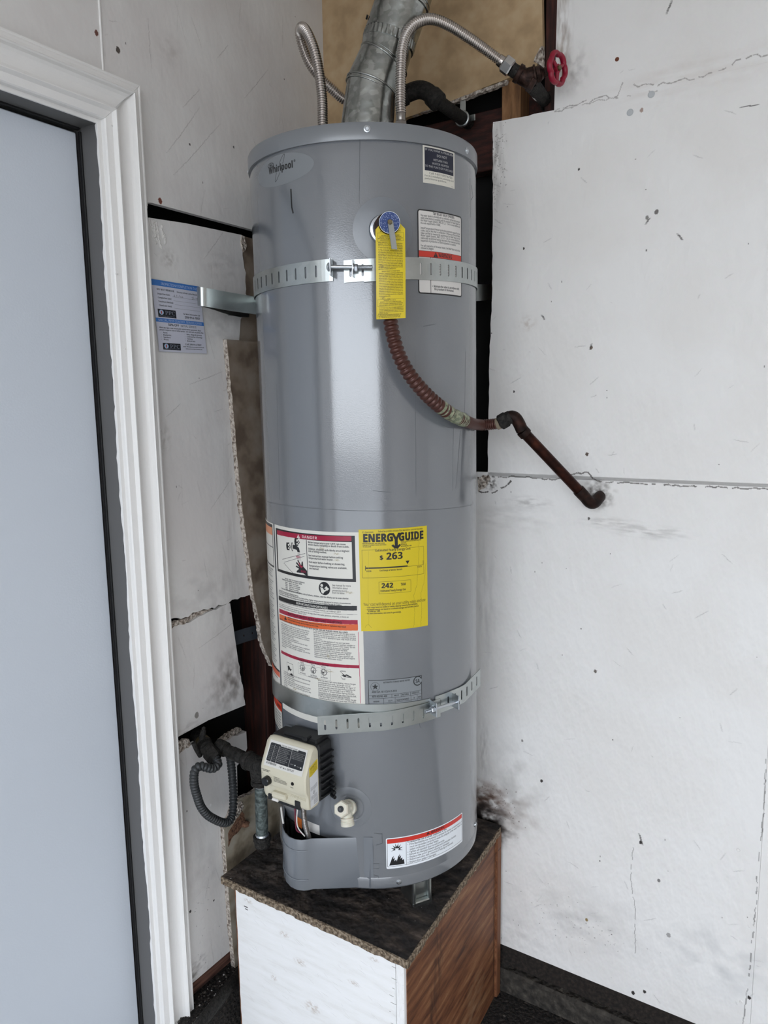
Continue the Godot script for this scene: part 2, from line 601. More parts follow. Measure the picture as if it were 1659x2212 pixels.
func make_materials() -> void:
	var m: StandardMaterial3D
	var fine := ntex(noise(3, 0.06, FastNoiseLite.TYPE_SIMPLEX_SMOOTH, 3), [], 512, 512, 6.0)
	m = mat("white_paint", col("e4e2df"), 0.55)
	m = mat("trim_paint", col("eceae7"), 0.38)
	bumpy(m, fine, 0.12); tri_uv(m, 5.0)
	m = mat("torn_gypsum", col("d9d3cc"), 0.95)
	m.albedo_texture = ntex(noise(5, 0.05), [[0.25, col("8f8279")], [0.45, col("d8d0c8")], [0.75, col("fbf7f2")]], 256, 256)
	bumpy(m, ntex(noise(6, 0.05), [], 256, 256, 14.0), 1.0); tri_uv(m, 7.0)
	m = mat("caulk", col("e6e3df"), 0.5)
	bumpy(m, ntex(noise(8, 0.03), [], 256, 256, 10.0), 0.6); tri_uv(m, 9.0)
	m = mat("kraft_paper", col("bea582"), 0.85)
	m.albedo_texture = ntex(noise(9, 0.012), [[0.2, col("e2dcd4")], [0.5, col("f4efe8")], [0.8, col("ffffff")]], 512, 512)
	tri_uv(m, 2.2)
	m = mat("dusty_paper", col("8d8072"), 0.9)
	m.albedo_texture = ntex(noise(10, 0.01), [[0.2, col("b8aea6")], [0.5, col("e8e0d8")], [0.8, col("ffffff")]], 512, 512)
	tri_uv(m, 2.0)
	m = mat("grey_board_paper", col("a39b8c"), 0.9)
	m.albedo_texture = ntex(noise(12, 0.012), [[0.2, col("b0a698")], [0.55, col("efeae2")], [0.8, col("ffffff")]], 512, 512)
	tri_uv(m, 2.0)
	m = mat("red_stud", col("ffffff"), 0.8)
	m.albedo_texture = tex_of(grain(21, 256, 512, 1, [[0.2, col("1c0a07")], [0.5, col("34150e")], [0.8, col("4a2218")]]))
	m = mat("tan_stud", col("ffffff"), 0.75)
	m.albedo_texture = tex_of(grain(22, 128, 512, 1, [[0.2, col("5c3d24")], [0.5, col("7d5836")], [0.8, col("946c48")]]))
	m = mat("tar_paper", col("0d0b0b"), 0.95)
	m = mat("concrete", col("57534e"), 0.9)
	m.albedo_texture = ntex(noise(14, 0.02, FastNoiseLite.TYPE_SIMPLEX_SMOOTH, 5), [[0.2, col("7d7974")], [0.5, col("a8a49d")], [0.7, col("c4c0b8")], [0.9, col("e8e4dc")]], 1024, 1024)
	bumpy(m, ntex(noise(15, 0.05), [], 512, 512, 8.0), 0.8); tri_uv(m, 1.6)
	m = mat("dirt", col("4a4541"), 0.97)
	m.albedo_texture = ntex(noise(16, 0.03, FastNoiseLite.TYPE_SIMPLEX_SMOOTH, 6), [[0.25, col("2b2724")], [0.5, col("777069")], [0.7, col("a39b92")], [0.85, col("d0c9c0")]], 1024, 1024)
	bumpy(m, ntex(noise(17, 0.05, FastNoiseLite.TYPE_SIMPLEX_SMOOTH, 5), [], 512, 512, 14.0), 1.0); tri_uv(m, 3.0)
	m = mat("sill_wood", col("ffffff"), 0.85)
	m.albedo_texture = tex_of(grain(23, 512, 128, 4, [[0.2, col("33211b")], [0.5, col("5a3b30")], [0.8, col("7d5748")]]))
	m = mat("dirty_sill", col("3a322d"), 0.95)
	m.albedo_texture = M["concrete"].albedo_texture
	bumpy(m, ntex(noise(19, 0.05), [], 256, 256, 8.0), 0.8); tri_uv(m, 4.0)
	m = mat("driveway", col("d2cec7"), 0.9)
	m.albedo_texture = ntex(noise(18, 0.02), [[0.2, col("c8c8c8")], [0.8, col("ffffff")]], 512, 512)
	tri_uv(m, 0.5)
	m = mat("room_paint", col("e8e1da"), 0.7)
	m = mat("door_paint", col("d3dae3"), 0.42)
	bumpy(m, fine, 0.05); tri_uv(m, 6.0)
	m = mat("jamb_paint", col("5f5e5d"), 0.5)
	m = mat("rubber", col("0c0c0d"), 0.7)
	# heater and fittings
	m = mat("heater_paint", col("6c6f73"), 0.17)
	m.metallic_specular = 0.75
	m.clearcoat_enabled = true
	m.clearcoat = 0.7
	m.clearcoat_roughness = 0.10
	bumpy(m, ntex(noise(25, 0.08, FastNoiseLite.TYPE_SIMPLEX_SMOOTH, 2), [], 512, 512, 3.0), 0.10); tri_uv(m, 8.0)
	m = mat("heater_trim", col("74777b"), 0.28)
	m.metallic_specular = 0.7
	m = mat("cover_paint", col("73777c"), 0.26)
	m.metallic_specular = 0.65
	m = mat("galvanised", col("c2c5c4"), 0.33, 1.0)
	m.albedo_texture = ntex(noise(30, 0.02, FastNoiseLite.TYPE_CELLULAR, 1), [[0.0, col("ebeeed")], [0.5, col("f0f2f1")], [1.0, col("f6f8f7")]], 512, 512)
	m.roughness_texture = ntex(noise(31, 0.02, FastNoiseLite.TYPE_CELLULAR, 1), [[0.0, col("d8d8d8")], [1.0, col("ffffff")]], 512, 512)
	tri_uv(m, 7.0)
	m = mat("vent_metal", col("d0d2d0"), 0.27, 1.0)
	var sp := noise(33, 0.034, FastNoiseLite.TYPE_CELLULAR, 1)
	sp.domain_warp_enabled = true
	sp.domain_warp_amplitude = 30.0
	sp.domain_warp_frequency = 0.02
	m.albedo_texture = ntex(sp, [[0.0, col("a6a8a6")], [0.5, col("bebfbe")], [1.0, col("e2e4e2")]], 512, 512)
	m.roughness_texture = ntex(sp, [[0.0, col("ffffff")], [1.0, col("b0b0b0")]], 512, 512)
	bumpy(m, ntex(noise(35, 0.012), [], 256, 256, 4.0), 0.35)
	tri_uv(m, 6.0)
	m = mat("dark_plate", col("4a5058"), 0.5, 0.5)
	m = mat("zinc", col("c5cacf"), 0.28, 1.0)
	m = mat("stainless", col("bdb6b0"), 0.22, 1.0)
	m = mat("nut_metal", col("cfcfce"), 0.25, 1.0)
	m = mat("bare_steel", col("8f8a86"), 0.3, 1.0)
	m = mat("iron", col("34322f"), 0.7, 0.35)
	m.albedo_texture = ntex(noise(40, 0.04), [[0.25, col("6d6a66")], [0.6, col("d0ccc6")], [0.85, col("ffffff")]], 256, 256)
	bumpy(m, ntex(noise(41, 0.07), [], 256, 256, 10.0), 0.6); tri_uv(m, 10.0)
	m = mat("grey_pipe", col("7e8684"), 0.55, 0.55)
	m.albedo_texture = ntex(noise(42, 0.03), [[0.3, col("8a908f")], [0.55, col("c4cac8")], [0.85, col("f4f8f6")]], 256, 256)
	bumpy(m, ntex(noise(43, 0.05), [], 256, 256, 8.0), 0.5); tri_uv(m, 9.0)
	m = mat("brass_dark", col("4a3832"), 0.5, 0.7)
	m.albedo_texture = ntex(noise(44, 0.03), [[0.3, col("6e5a50")], [0.6, col("c8b4a8")], [0.85, col("ffffff")]], 256, 256)
	tri_uv(m, 12.0)
	m = mat("brass_olive", col("6b5f45"), 0.45, 0.8)
	m = mat("red_wheel", col("8c0a2a"), 0.4)
	m = mat("copper", col("4a2c22"), 0.42, 0.8)
	m.albedo_texture = ntex(noise(46, 0.02, FastNoiseLite.TYPE_SIMPLEX_SMOOTH, 5), [[0.25, col("7a6a66")], [0.55, col("b09a94")], [0.8, col("ffe0d0")]], 256, 256)
	tri_uv(m, 6.0)
	m = mat("copper_fitting", col("3c2c26"), 0.55, 0.7)
	m.albedo_texture = M["copper"].albedo_texture
	tri_uv(m, 8.0)
	m = mat("hose_brown", col("4b2a22"), 0.33, 0.3)
	m = mat("hose_black", col("2b2d2e"), 0.45)
	m = mat("pale_tape", col("a7aa95"), 0.5)
	m.albedo_texture = ntex(noise(48, 0.03), [[0.3, col("7f8a80")], [0.5, col("d8dcc8")], [0.85, col("ffffff")]], 256, 256)
	bumpy(m, ntex(noise(49, 0.03), [], 256, 256, 12.0), 0.9); tri_uv(m, 14.0)
	m = mat("cream_plastic", col("cfc8b2"), 0.42)
	m = mat("black_plastic", col("121315"), 0.5)
	m = mat("knob_black", col("08090b"), 0.22)
	m = mat("white_plastic", col("d6d0bf"), 0.45)
	m.subsurf_scatter_enabled = true
	m.subsurf_scatter_strength = 0.1
	m = mat("wire_red", col("6b2236"), 0.45)
	m = mat("wire_white", col("e0dcd6"), 0.45)
	m = mat("orange_sticker", col("c7692a"), 0.6)
	m = mat("torn_brown", col("7a5a46"), 0.95)
	m.albedo_texture = M["torn_gypsum"].albedo_texture
	tri_uv(m, 9.0)
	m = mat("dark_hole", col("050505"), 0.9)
	m = mat("rust", col("6e3f2c"), 0.9)
	m = mat("spackle", col("b9bcbd"), 0.6)
	# the stand
	m = mat("stand_top", col("ffffff"), 0.9)
	m.albedo_texture = tex_of(stand_top_picture())
	bumpy(m, ntex(noise(51, 0.05), [], 256, 256, 8.0), 0.6)
	m = mat("stand_white", col("ffffff"), 0.6)
	m.albedo_texture = tex_of(stand_white_picture())
	m = mat("stand_brown", col("ffffff"), 0.62)
	m.albedo_texture = tex_of(stand_brown_picture())
	m = mat("ply_edge", col("a89a88"), 0.9)
	m.albedo_texture = ntex(noise(55, 0.05), [[0.3, col("7a7066")], [0.5, col("c8beb0")], [0.85, col("ffffff")]], 256, 256)
	bumpy(m, ntex(noise(56, 0.06), [], 256, 256, 12.0), 0.8); tri_uv(m, 8.0)
	# wall pictures
	var relief := noise(60, 0.055, FastNoiseLite.TYPE_SIMPLEX_SMOOTH, 3)
	var rb := NoiseTexture2D.new()
	rb.width = 1024; rb.height = 1024; rb.noise = relief; rb.as_normal_map = true; rb.bump_strength = 5.0; rb.seamless = true
	m = mat("wall_right_paint", col("ffffff"), 0.6)
	m.albedo_texture = tex_of(right_wall_picture())
	bumpy(m, rb, 0.15)
	m = mat("wall_left_paint", col("ffffff"), 0.5)
	m.albedo_texture = tex_of(left_wall_picture())
	bumpy(m, ntex(noise(61, 0.02, FastNoiseLite.TYPE_SIMPLEX_SMOOTH, 5), [], 1024, 1024, 4.0), 0.22)

func stand_top_picture() -> Image:
	var im := grain(71, 1024, 512, 5, [[0.15, col("0f0c0b")], [0.4, col("221c19")], [0.6, col("39302a")], [0.85, col("594d44")]])
	im.convert(Image.FORMAT_RGBA8)
	smudge(im, Vector2(180, 240), 260, 260, col("77726c"), 0.75, 0)
	smudge(im, Vector2(90, 330), 140, 160, col("757069"), 0.5, 1)
	smudge(im, Vector2(640, 430), 260, 110, col("4d4038"), 0.5, 2)
	speckle(im, Vector2(200, 250), 300, 260, 500, col("bdb6ad"), 4, 3)
	speckle(im, Vector2(520, 300), 500, 260, 160, col("cfc8be"), 5, 3)
	return im

func stand_white_picture() -> Image:
	var im := grain(72, 1024, 1024, 8, [[0.1, col("e8e6e3")], [0.4, col("f0efed")], [0.8, col("f4f3f2")]])
	im.convert(Image.FORMAT_RGBA8)
	var r := RandomNumberGenerator.new()
	r.seed = 5
	for i in 90:
		var a := Vector2(r.randf() * 1000, r.randf() * 700)
		wisp(im, a, a + Vector2(r.randf_range(10, 50), r.randf_range(4, 26)), 1, col("8c857c"), 0.5, i)
	for s in [[Vector2(330, 150), 60, 30], [Vector2(430, 260), 70, 36], [Vector2(500, 470), 90, 60], [Vector2(90, 60), 60, 24], [Vector2(760, 230), 60, 26], [Vector2(250, 420), 40, 30], [Vector2(880, 60), 50, 20]]:
		smudge(im, s[0], s[1] * 0.8, s[2] * 0.7, col("a39080"), 0.5, int(s[1] + s[0].x))
	for k in 22:
		fill(im, 985 - r.randf() * 26, k * 46 + r.randf() * 20, r.randf_range(8, 34), 2, col("6b625a"))
	fill(im, 60, 95, 26, 5, col("34302c")); fill(im, 66, 108, 22, 4, col("34302c"))
	return im

func stand_brown_picture() -> Image:
	var im := grain(73, 1024, 1024, 9, [[0.15, col("4a2a1a")], [0.4, col("6e4329")], [0.6, col("7d5033")], [0.85, col("98704e")]])
	im.convert(Image.FORMAT_RGBA8)
	smudge(im, Vector2(260, 620), 90, 420, col("2a1811"), 0.7, 1)
	smudge(im, Vector2(300, 250), 70, 260, col("2f1c13"), 0.5, 2)
	smudge(im, Vector2(560, 420), 300, 60, col("39221a"), 0.6, 3)
	smudge(im, Vector2(640, 880), 300, 160, col("a58a6c"), 0.6, 0)
	smudge(im, Vector2(700, 760), 200, 120, col("8f7c60"), 0.5, 1)
	wisp(im, Vector2(120, 330), Vector2(620, 60), 4, col("23140d"), 0.8, 8)
	fill(im, 930, 0, 6, 1024, col("3a2117"))
	speckle(im, Vector2(500, 500), 600, 700, 26, col("e0d8d0"), 9, 4)
	return im

# picture coordinates of a point on the right or left wall
func wp(q: Vector2) -> Vector2: return Vector2(q.x / RW * 1024.0, (1.0 - q.y / RH) * 2048.0)

func wall_base(sd: int, c0: Color, c1: Color) -> Image:
	var n := noise(sd, 0.004, FastNoiseLite.TYPE_SIMPLEX_SMOOTH, 5).get_image(1024, 2048)
	n.convert(Image.FORMAT_L8)
	var b := n.get_data()
	var lut := PackedByteArray()
	for i in 256:
		var c := c0.lerp(c1, smoothstep(0.2, 0.8, i / 255.0))
		lut.append(c.r8); lut.append(c.g8); lut.append(c.b8)
	var out := PackedByteArray()
	out.resize(b.size() * 3)
	for i in b.size():
		var k := b[i] * 3
		out[i * 3] = lut[k]
		out[i * 3 + 1] = lut[k + 1]
		out[i * 3 + 2] = lut[k + 2]
	var im := Image.create_from_data(1024, 2048, false, Image.FORMAT_RGB8, out)
	im.convert(Image.FORMAT_RGBA8)
	return im

func crack(im: Image, pts: Array, c: Color, w := 2.0, jit := 2.5, sd := 1, gap := 0.2) -> void:
	var r := RandomNumberGenerator.new()
	r.seed = sd
	for i in pts.size() - 1:
		var a: Vector2 = wp(pts[i])
		var b: Vector2 = wp(pts[i + 1])
		var n := maxi(1, int(a.distance_to(b) / 6.0))
		var last := a
		for k in range(1, n + 1):
			var q := a.lerp(b, float(k) / n) + Vector2(r.randf_range(-1, 1), r.randf_range(-jit, jit)) * (0.0 if k == n else 1.0)
			if r.randf() > gap: line(im, last, q, r.randf_range(0.7, 1.2) * w, c.lerp(col("c0bdba"), r.randf() * 0.4))
			last = q

func right_wall_picture() -> Image:
	var im := wall_base(62, col("e6e3df"), col("eae8e5"))
	var r := RandomNumberGenerator.new()
	r.seed = 8
	for i in 150:
		var a := Vector2(r.randf_range(330, 1000), r.randf_range(300, 1960))
		wisp(im, a, a + Vector2(r.randf_range(-22, 22), r.randf_range(-16, 16)), r.randi_range(1, 2), col("8d8a87"), 0.28, i)
	for i in 60:
		fill(im, r.randf_range(330, 1000), r.randf_range(300, 1960), r.randi_range(1, 2), r.randi_range(1, 3), col("77736f"))
	# plaster seam near the top, the level seam behind the pipe, the crack under it, the joint at the right
	crack(im, [Vector2(0.6045, 2.1241), Vector2(0.6477, 2.127), Vector2(0.7058, 2.1316), Vector2(0.7388, 2.1262), Vector2(0.7473, 2.1496), Vector2(0.7629, 2.1513), Vector2(0.7779, 2.1341), Vector2(0.833, 2.1286), Vector2(0.9009, 2.1249), Vector2(0.9333, 2.1305), Vector2(0.9567, 2.1411), Vector2(1.0103, 2.1378)], col("a39e9a"), 1.6, 3.0, 3)
	crack(im, [Vector2(0.6076, 2.1262), Vector2(0.7059, 2.1254), Vector2(0.8159, 2.1189)], col("b5b1ad"), 1.2, 2.0, 4, 0.5)
	crack(im, [Vector2(0.4653, 1.3407), Vector2(0.5447, 1.3418), Vector2(0.6226, 1.3398), Vector2(0.6652, 1.3541), Vector2(0.6964, 1.3594), Vector2(0.7091, 1.3456), Vector2(0.7276, 1.3392), Vector2(0.8259, 1.3387), Vector2(1.0532, 1.3393)], col("6d6965"), 2.0, 1.6, 5, 0.15)
	crack(im, [Vector2(0.4316, 1.3035), Vector2(0.4727, 1.3023), Vector2(0.4987, 1.3169), Vector2(0.5149, 1.3329)], col("4d4946"), 2.4, 2.0, 6, 0.05)
	crack(im, [Vector2(1.0796, 0.7851), Vector2(1.0813, 0.6901), Vector2(1.0798, 0.6216), Vector2(1.0773, 0.537), Vector2(1.0782, 0.4522), Vector2(1.0742, 0.375), Vector2(1.0733, 0.2869), Vector2(1.0666, 0.1695)], col("8d8a87"), 1.4, 4.0, 7, 0.3)
	crack(im, [Vector2(0.8227, 0.505), Vector2(0.8192, 0.423), Vector2(0.8318, 0.3577), Vector2(0.8356, 0.2411)], col("96938f"), 1.2, 2.0, 9, 0.2)
	# dirt that has a shape of its own
	for s in [[Vector2(0.4696, 2.0561), 26, 110, "6b6661", 0.7, 0], [Vector2(0.6197, 2.2755), 22, 110, "5d4a3c", 0.65, 1], [Vector2(0.6411, 2.1987), 40, 50, "75706c", 0.5, 2], [Vector2(0.6204, 2.2395), 14, 50, "6a5038", 0.6, 3],
			[Vector2(0.4553, 0.517), 80, 46, "5b4338", 0.9, 0], [Vector2(0.4426, 0.4535), 90, 60, "17100d", 1.3, 1], [Vector2(0.4373, 0.4672), 70, 60, "17100d", 1.3, 3], [Vector2(0.4999, 0.505), 110, 66, "5f4c42", 0.55, 2], [Vector2(0.5303, 0.5696), 90, 120, "9c9894", 0.5, 3],
			[Vector2(0.7008, 0.283), 190, 90, "aaa8a6", 0.5, 0], [Vector2(0.522, 0.1738), 120, 60, "a5a3a2", 0.45, 1], [Vector2(1.0197, 0.2968), 130, 90, "a9aaab", 0.5, 2], [Vector2(0.5513, 1.6878), 22, 18, "b09f92", 0.6, 3],
			[Vector2(0.7504, 1.2496), 70, 14, "8e8a86", 0.6, 1], [Vector2(0.8296, 1.2355), 90, 16, "88847f", 0.6, 2], [Vector2(0.5569, 1.284), 60, 16, "85817d", 0.55, 3], [Vector2(0.7182, 1.3111), 40, 34, "37302b", 0.75, 0], [Vector2(0.5111, 1.2427), 120, 40, "b3b0ac", 0.5, 1],
			[Vector2(0.463, 1.3229), 18, 16, "3d3733", 0.8, 2], [Vector2(0.4525, 1.0321), 30, 200, "b3b1ae", 0.5, 2], [Vector2(0.4482, 0.6465), 20, 90, "9a9692", 0.6, 0], [Vector2(0.8673, 2.1293), 180, 40, "c8bdb4", 0.5, 1]]:
		smudge(im, wp(s[0]), s[1], s[2], col(s[3]), s[4] * (1.0 if s[4] > 0.72 else 0.55), s[5])
	speckle(im, wp(Vector2(0.4783, 0.5112)), 60, 40, 120, col("4a3a30"), 2, 3)
	speckle(im, wp(Vector2(0.4751, 2.0649)), 16, 90, 90, col("68625d"), 3, 2)
	speckle(im, wp(Vector2(0.6898, 0.2663)), 120, 50, 60, col("8b8884"), 4, 3)
	for s in [[Vector2(0.6606, 1.9982), 3, "2c2826"], [Vector2(0.6967, 1.6285), 5, "6d5a4a"], [Vector2(0.6933, 1.3991), 5, "56483d"], [Vector2(0.7248, 0.906), 5, "6b645f"], [Vector2(0.6018, 0.6054), 5, "3b3633"], [Vector2(0.8386, 0.5217), 5, "2f2b29"], [Vector2(0.7867, 2.089), 5, "a89288"],
			[Vector2(0.8226, 1.8895), 6, "6f6b68"], [Vector2(0.8048, 1.8813), 5, "8b8884"], [Vector2(0.7201, 0.282), 5, "8f7a52"], [Vector2(0.8348, 0.1384), 6, "2e2a28"], [Vector2(0.8596, 0.1534), 5, "302c2a"], [Vector2(0.7011, 1.2563), 4, "5c5855"], [Vector2(0.5506, 0.6962), 4, "8a8683"], [Vector2(0.881, 0.443), 5, "7d7a78"], [Vector2(0.9068, 0.3176), 7, "a5a2a0"], [Vector2(1.0758, 0.238), 5, "2f2c2a"], [Vector2(0.5392, 1.8522), 3, "3b3735"], [Vector2(0.5196, 1.5385), 3, "45413f"]]:
		disc(im, wp(s[0]), s[1] * 0.5, s[1] * 0.62, col(s[2]))
	for s in [[Vector2(0.8644, 1.8422), Vector2(0.8754, 1.8276)], [Vector2(0.6975, 1.6373), Vector2(0.6938, 1.6238)], [Vector2(0.5837, 1.7057), Vector2(0.5903, 1.6932)], [Vector2(0.8338, 0.5428), Vector2(0.8429, 0.5163)], [Vector2(0.8025, 1.8691), Vector2(0.8112, 1.8804)], [Vector2(0.8282, 2.2551), Vector2(0.8375, 2.2772)], [Vector2(0.9688, 2.056), Vector2(1.0002, 2.0543)]]:
		wisp(im, wp(s[0]), wp(s[1]), 3, col("3f3b39"), 0.8, 3)
	return im

func left_wall_picture() -> Image:
	var im := wall_base(63, col("d9d5d2"), col("e2e0dd"))
	var r := RandomNumberGenerator.new()
	r.seed = 9
	for i in 220:
		var a := Vector2(r.randf_range(0, 520), r.randf_range(100, 1960))
		wisp(im, a, a + Vector2(r.randf_range(-8, 20), r.randf_range(-60, 60) if i % 3 else 4.0), r.randi_range(1, 2), col("918c88"), 0.2, i)
	for i in 34:
		fill(im, r.randf_range(0, 520), r.randf_range(100, 1960), r.randi_range(1, 2), r.randi_range(1, 3), col("5f5a56"))
	# long scratches above the slot, stains on the middle sheet
	for s in [[Vector2(0.5151, 1.9776), Vector2(0.3771, 2.1156)], [Vector2(0.5301, 2.016), Vector2(0.4359, 2.1304)], [Vector2(0.2971, 2.1893), Vector2(0.2154, 2.2788)], [Vector2(0.4809, 2.1151), Vector2(0.4333, 2.1669)], [Vector2(0.3754, 2.2448), Vector2(0.3427, 2.2837)], [Vector2(0.5581, 2.2509), Vector2(0.5537, 2.162)], [Vector2(0.4437, 1.8248), Vector2(0.3848, 1.8914)], [Vector2(0.5685, 1.4966), Vector2(0.5294, 1.5243)], [Vector2(0.5144, 0.9886), Vector2(0.3804, 1.0282)], [Vector2(0.5011, 1.5627), Vector2(0.4041, 1.594)], [Vector2(0.4593, 1.291), Vector2(0.3903, 1.3565)]]:
		wisp(im, wp(s[0]), wp(s[1]), 1, col("7d7875"), 0.5, 5)
	for s in [[Vector2(0.5393, 1.8109), 26, 22, "8f8880", 0.6, 0], [Vector2(0.3895, 1.818), 60, 40, "9b9793", 0.5, 1], [Vector2(0.5776, 1.4545), 22, 34, "a09a92", 0.6, 2], [Vector2(0.5039, 2.2128), 40, 30, "b0a9a4", 0.5, 3], [Vector2(0.4203, 0.8824), 60, 80, "77716c", 0.75, 0], [Vector2(0.4662, 0.8645), 50, 50, "8a8580", 0.6, 1],
			[Vector2(0.4378, 1.0754), 60, 110, "9e9995", 0.5, 2], [Vector2(0.5059, 1.1125), 100, 60, "a9a5a2", 0.5, 3], [Vector2(0.4117, 1.6932), 70, 50, "aaa6a2", 0.5, 0], [Vector2(0.5361, 0.4676), 60, 80, "b0adab", 0.5, 1], [Vector2(0.565, 0.2533), 30, 20, "8d8a87", 0.7, 2], [Vector2(0.5875, 0.2341), 40, 18, "948f8a", 0.8, 3], [Vector2(0.3983, 1.2296), 20, 240, "9f9a96", 0.5, 1], [Vector2(0.567, 0.8151), 60, 20, "8f8a86", 0.6, 2]]:
		smudge(im, wp(s[0]), s[1], s[2], col(s[3]), s[4] * (1.0 if s[4] > 0.72 else 0.55), s[5])
	speckle(im, wp(Vector2(0.5298, 0.3474)), 70, 120, 16, col("6b6664"), 6, 2)
	for s in [[Vector2(0.6791, 2.1806), 6, "6a4238"], [Vector2(0.6335, 2.1684), 7, "4d4640"], [Vector2(0.6161, 1.1001), 5, "302b28"], [Vector2(0.5946, 0.9374), 5, "2f2a28"], [Vector2(0.5316, 0.839), 9, "8d8883"], [Vector2(0.5296, 0.7675), 5, "5c5855"], [Vector2(0.5536, 1.92), 7, "7a4436"], [Vector2(0.5048, 0.6122), 4, "f4f3f2"], [Vector2(0.5819, 0.3933), 4, "2a2624"], [Vector2(0.5102, 0.3764), 3, "3b3735"], [Vector2(0.3375, 2.0764), 3, "5d5956"], [Vector2(0.467, 2.0482), 3, "3d3937"]]:
		disc(im, wp(s[0]), s[1] * 0.5, s[1] * 0.62, col(s[2]))
	return im

# ---------------------------------------------------------------- the garage
func build_garage() -> void:
	var o: MeshInstance3D
	var W := 4.5
	var L := 3.7
	var H := 2.72
	o = part("floor", [box(Vector3(W / 2, -0.1, L / 2), Vector3(W + 0.6, 0.2, L + 0.6))], M.driveway)
	tag(o, "grey concrete garage floor, dark with dirt in the corner", "floor", "", "structure")
	o = part("dirt", [slab(ragged([Vector2(-0.01, -0.01), Vector2(1.35, -0.01), Vector2(1.15, 0.30), Vector2(0.60, 0.40), Vector2(-0.01, 0.55)], [1, 2, 3], 0.02, 0.03, 3), 0.003, on_flat(0.0015))], M.dirt)
	tag(o, "dark trodden dirt round the foot of the plywood stand", "dirt", "", "stuff")
	o = part("ceiling", [box(Vector3(W / 2, H + 0.08, L / 2), Vector3(W + 0.6, 0.16, L + 0.6))], M.room_paint)
	tag(o, "painted drywall ceiling of the garage", "ceiling", "", "structure")
	o = part("wall_back", [box(Vector3(W + 0.08, H / 2, L / 2), Vector3(0.16, H, L + 0.4))], M.room_paint)
	tag(o, "white painted side wall opposite the grey door", "wall", "", "structure")
	var x0 := 0.20
	var x1 := 3.8
	var y1 := 2.62
	o = part("wall_front", [box(Vector3(x0 / 2 - 0.08, H / 2, L + 0.08), Vector3(x0 + 0.16, H, 0.16)), box(Vector3((x1 + W) / 2 + 0.08, H / 2, L + 0.08), Vector3(W - x1 + 0.16, H, 0.16)), box(Vector3((x0 + x1) / 2, (y1 + H) / 2, L + 0.08), Vector3(x1 - x0, H - y1, 0.16))], M.room_paint)
	tag(o, "garage front wall with the wide open vehicle doorway", "wall", "", "structure")
	o = part("driveway", [box(Vector3(W / 2, -0.12, L + 8.3), Vector3(24, 0.2, 16.0))], M.driveway)
	tag(o, "pale concrete driveway outside the garage", "driveway", "", "structure")

func sheet(called: String, pts: PackedVector2Array, left: bool, m: Material, parent: Node3D, t := 0.0127, off := 0.0) -> MeshInstance3D:
	return part(called, [slab(pts, t, on_left(off) if left else on_right(off), Vector2(1.0 / RW, -1.0 / RH), Vector2(0, 1))], m, parent)

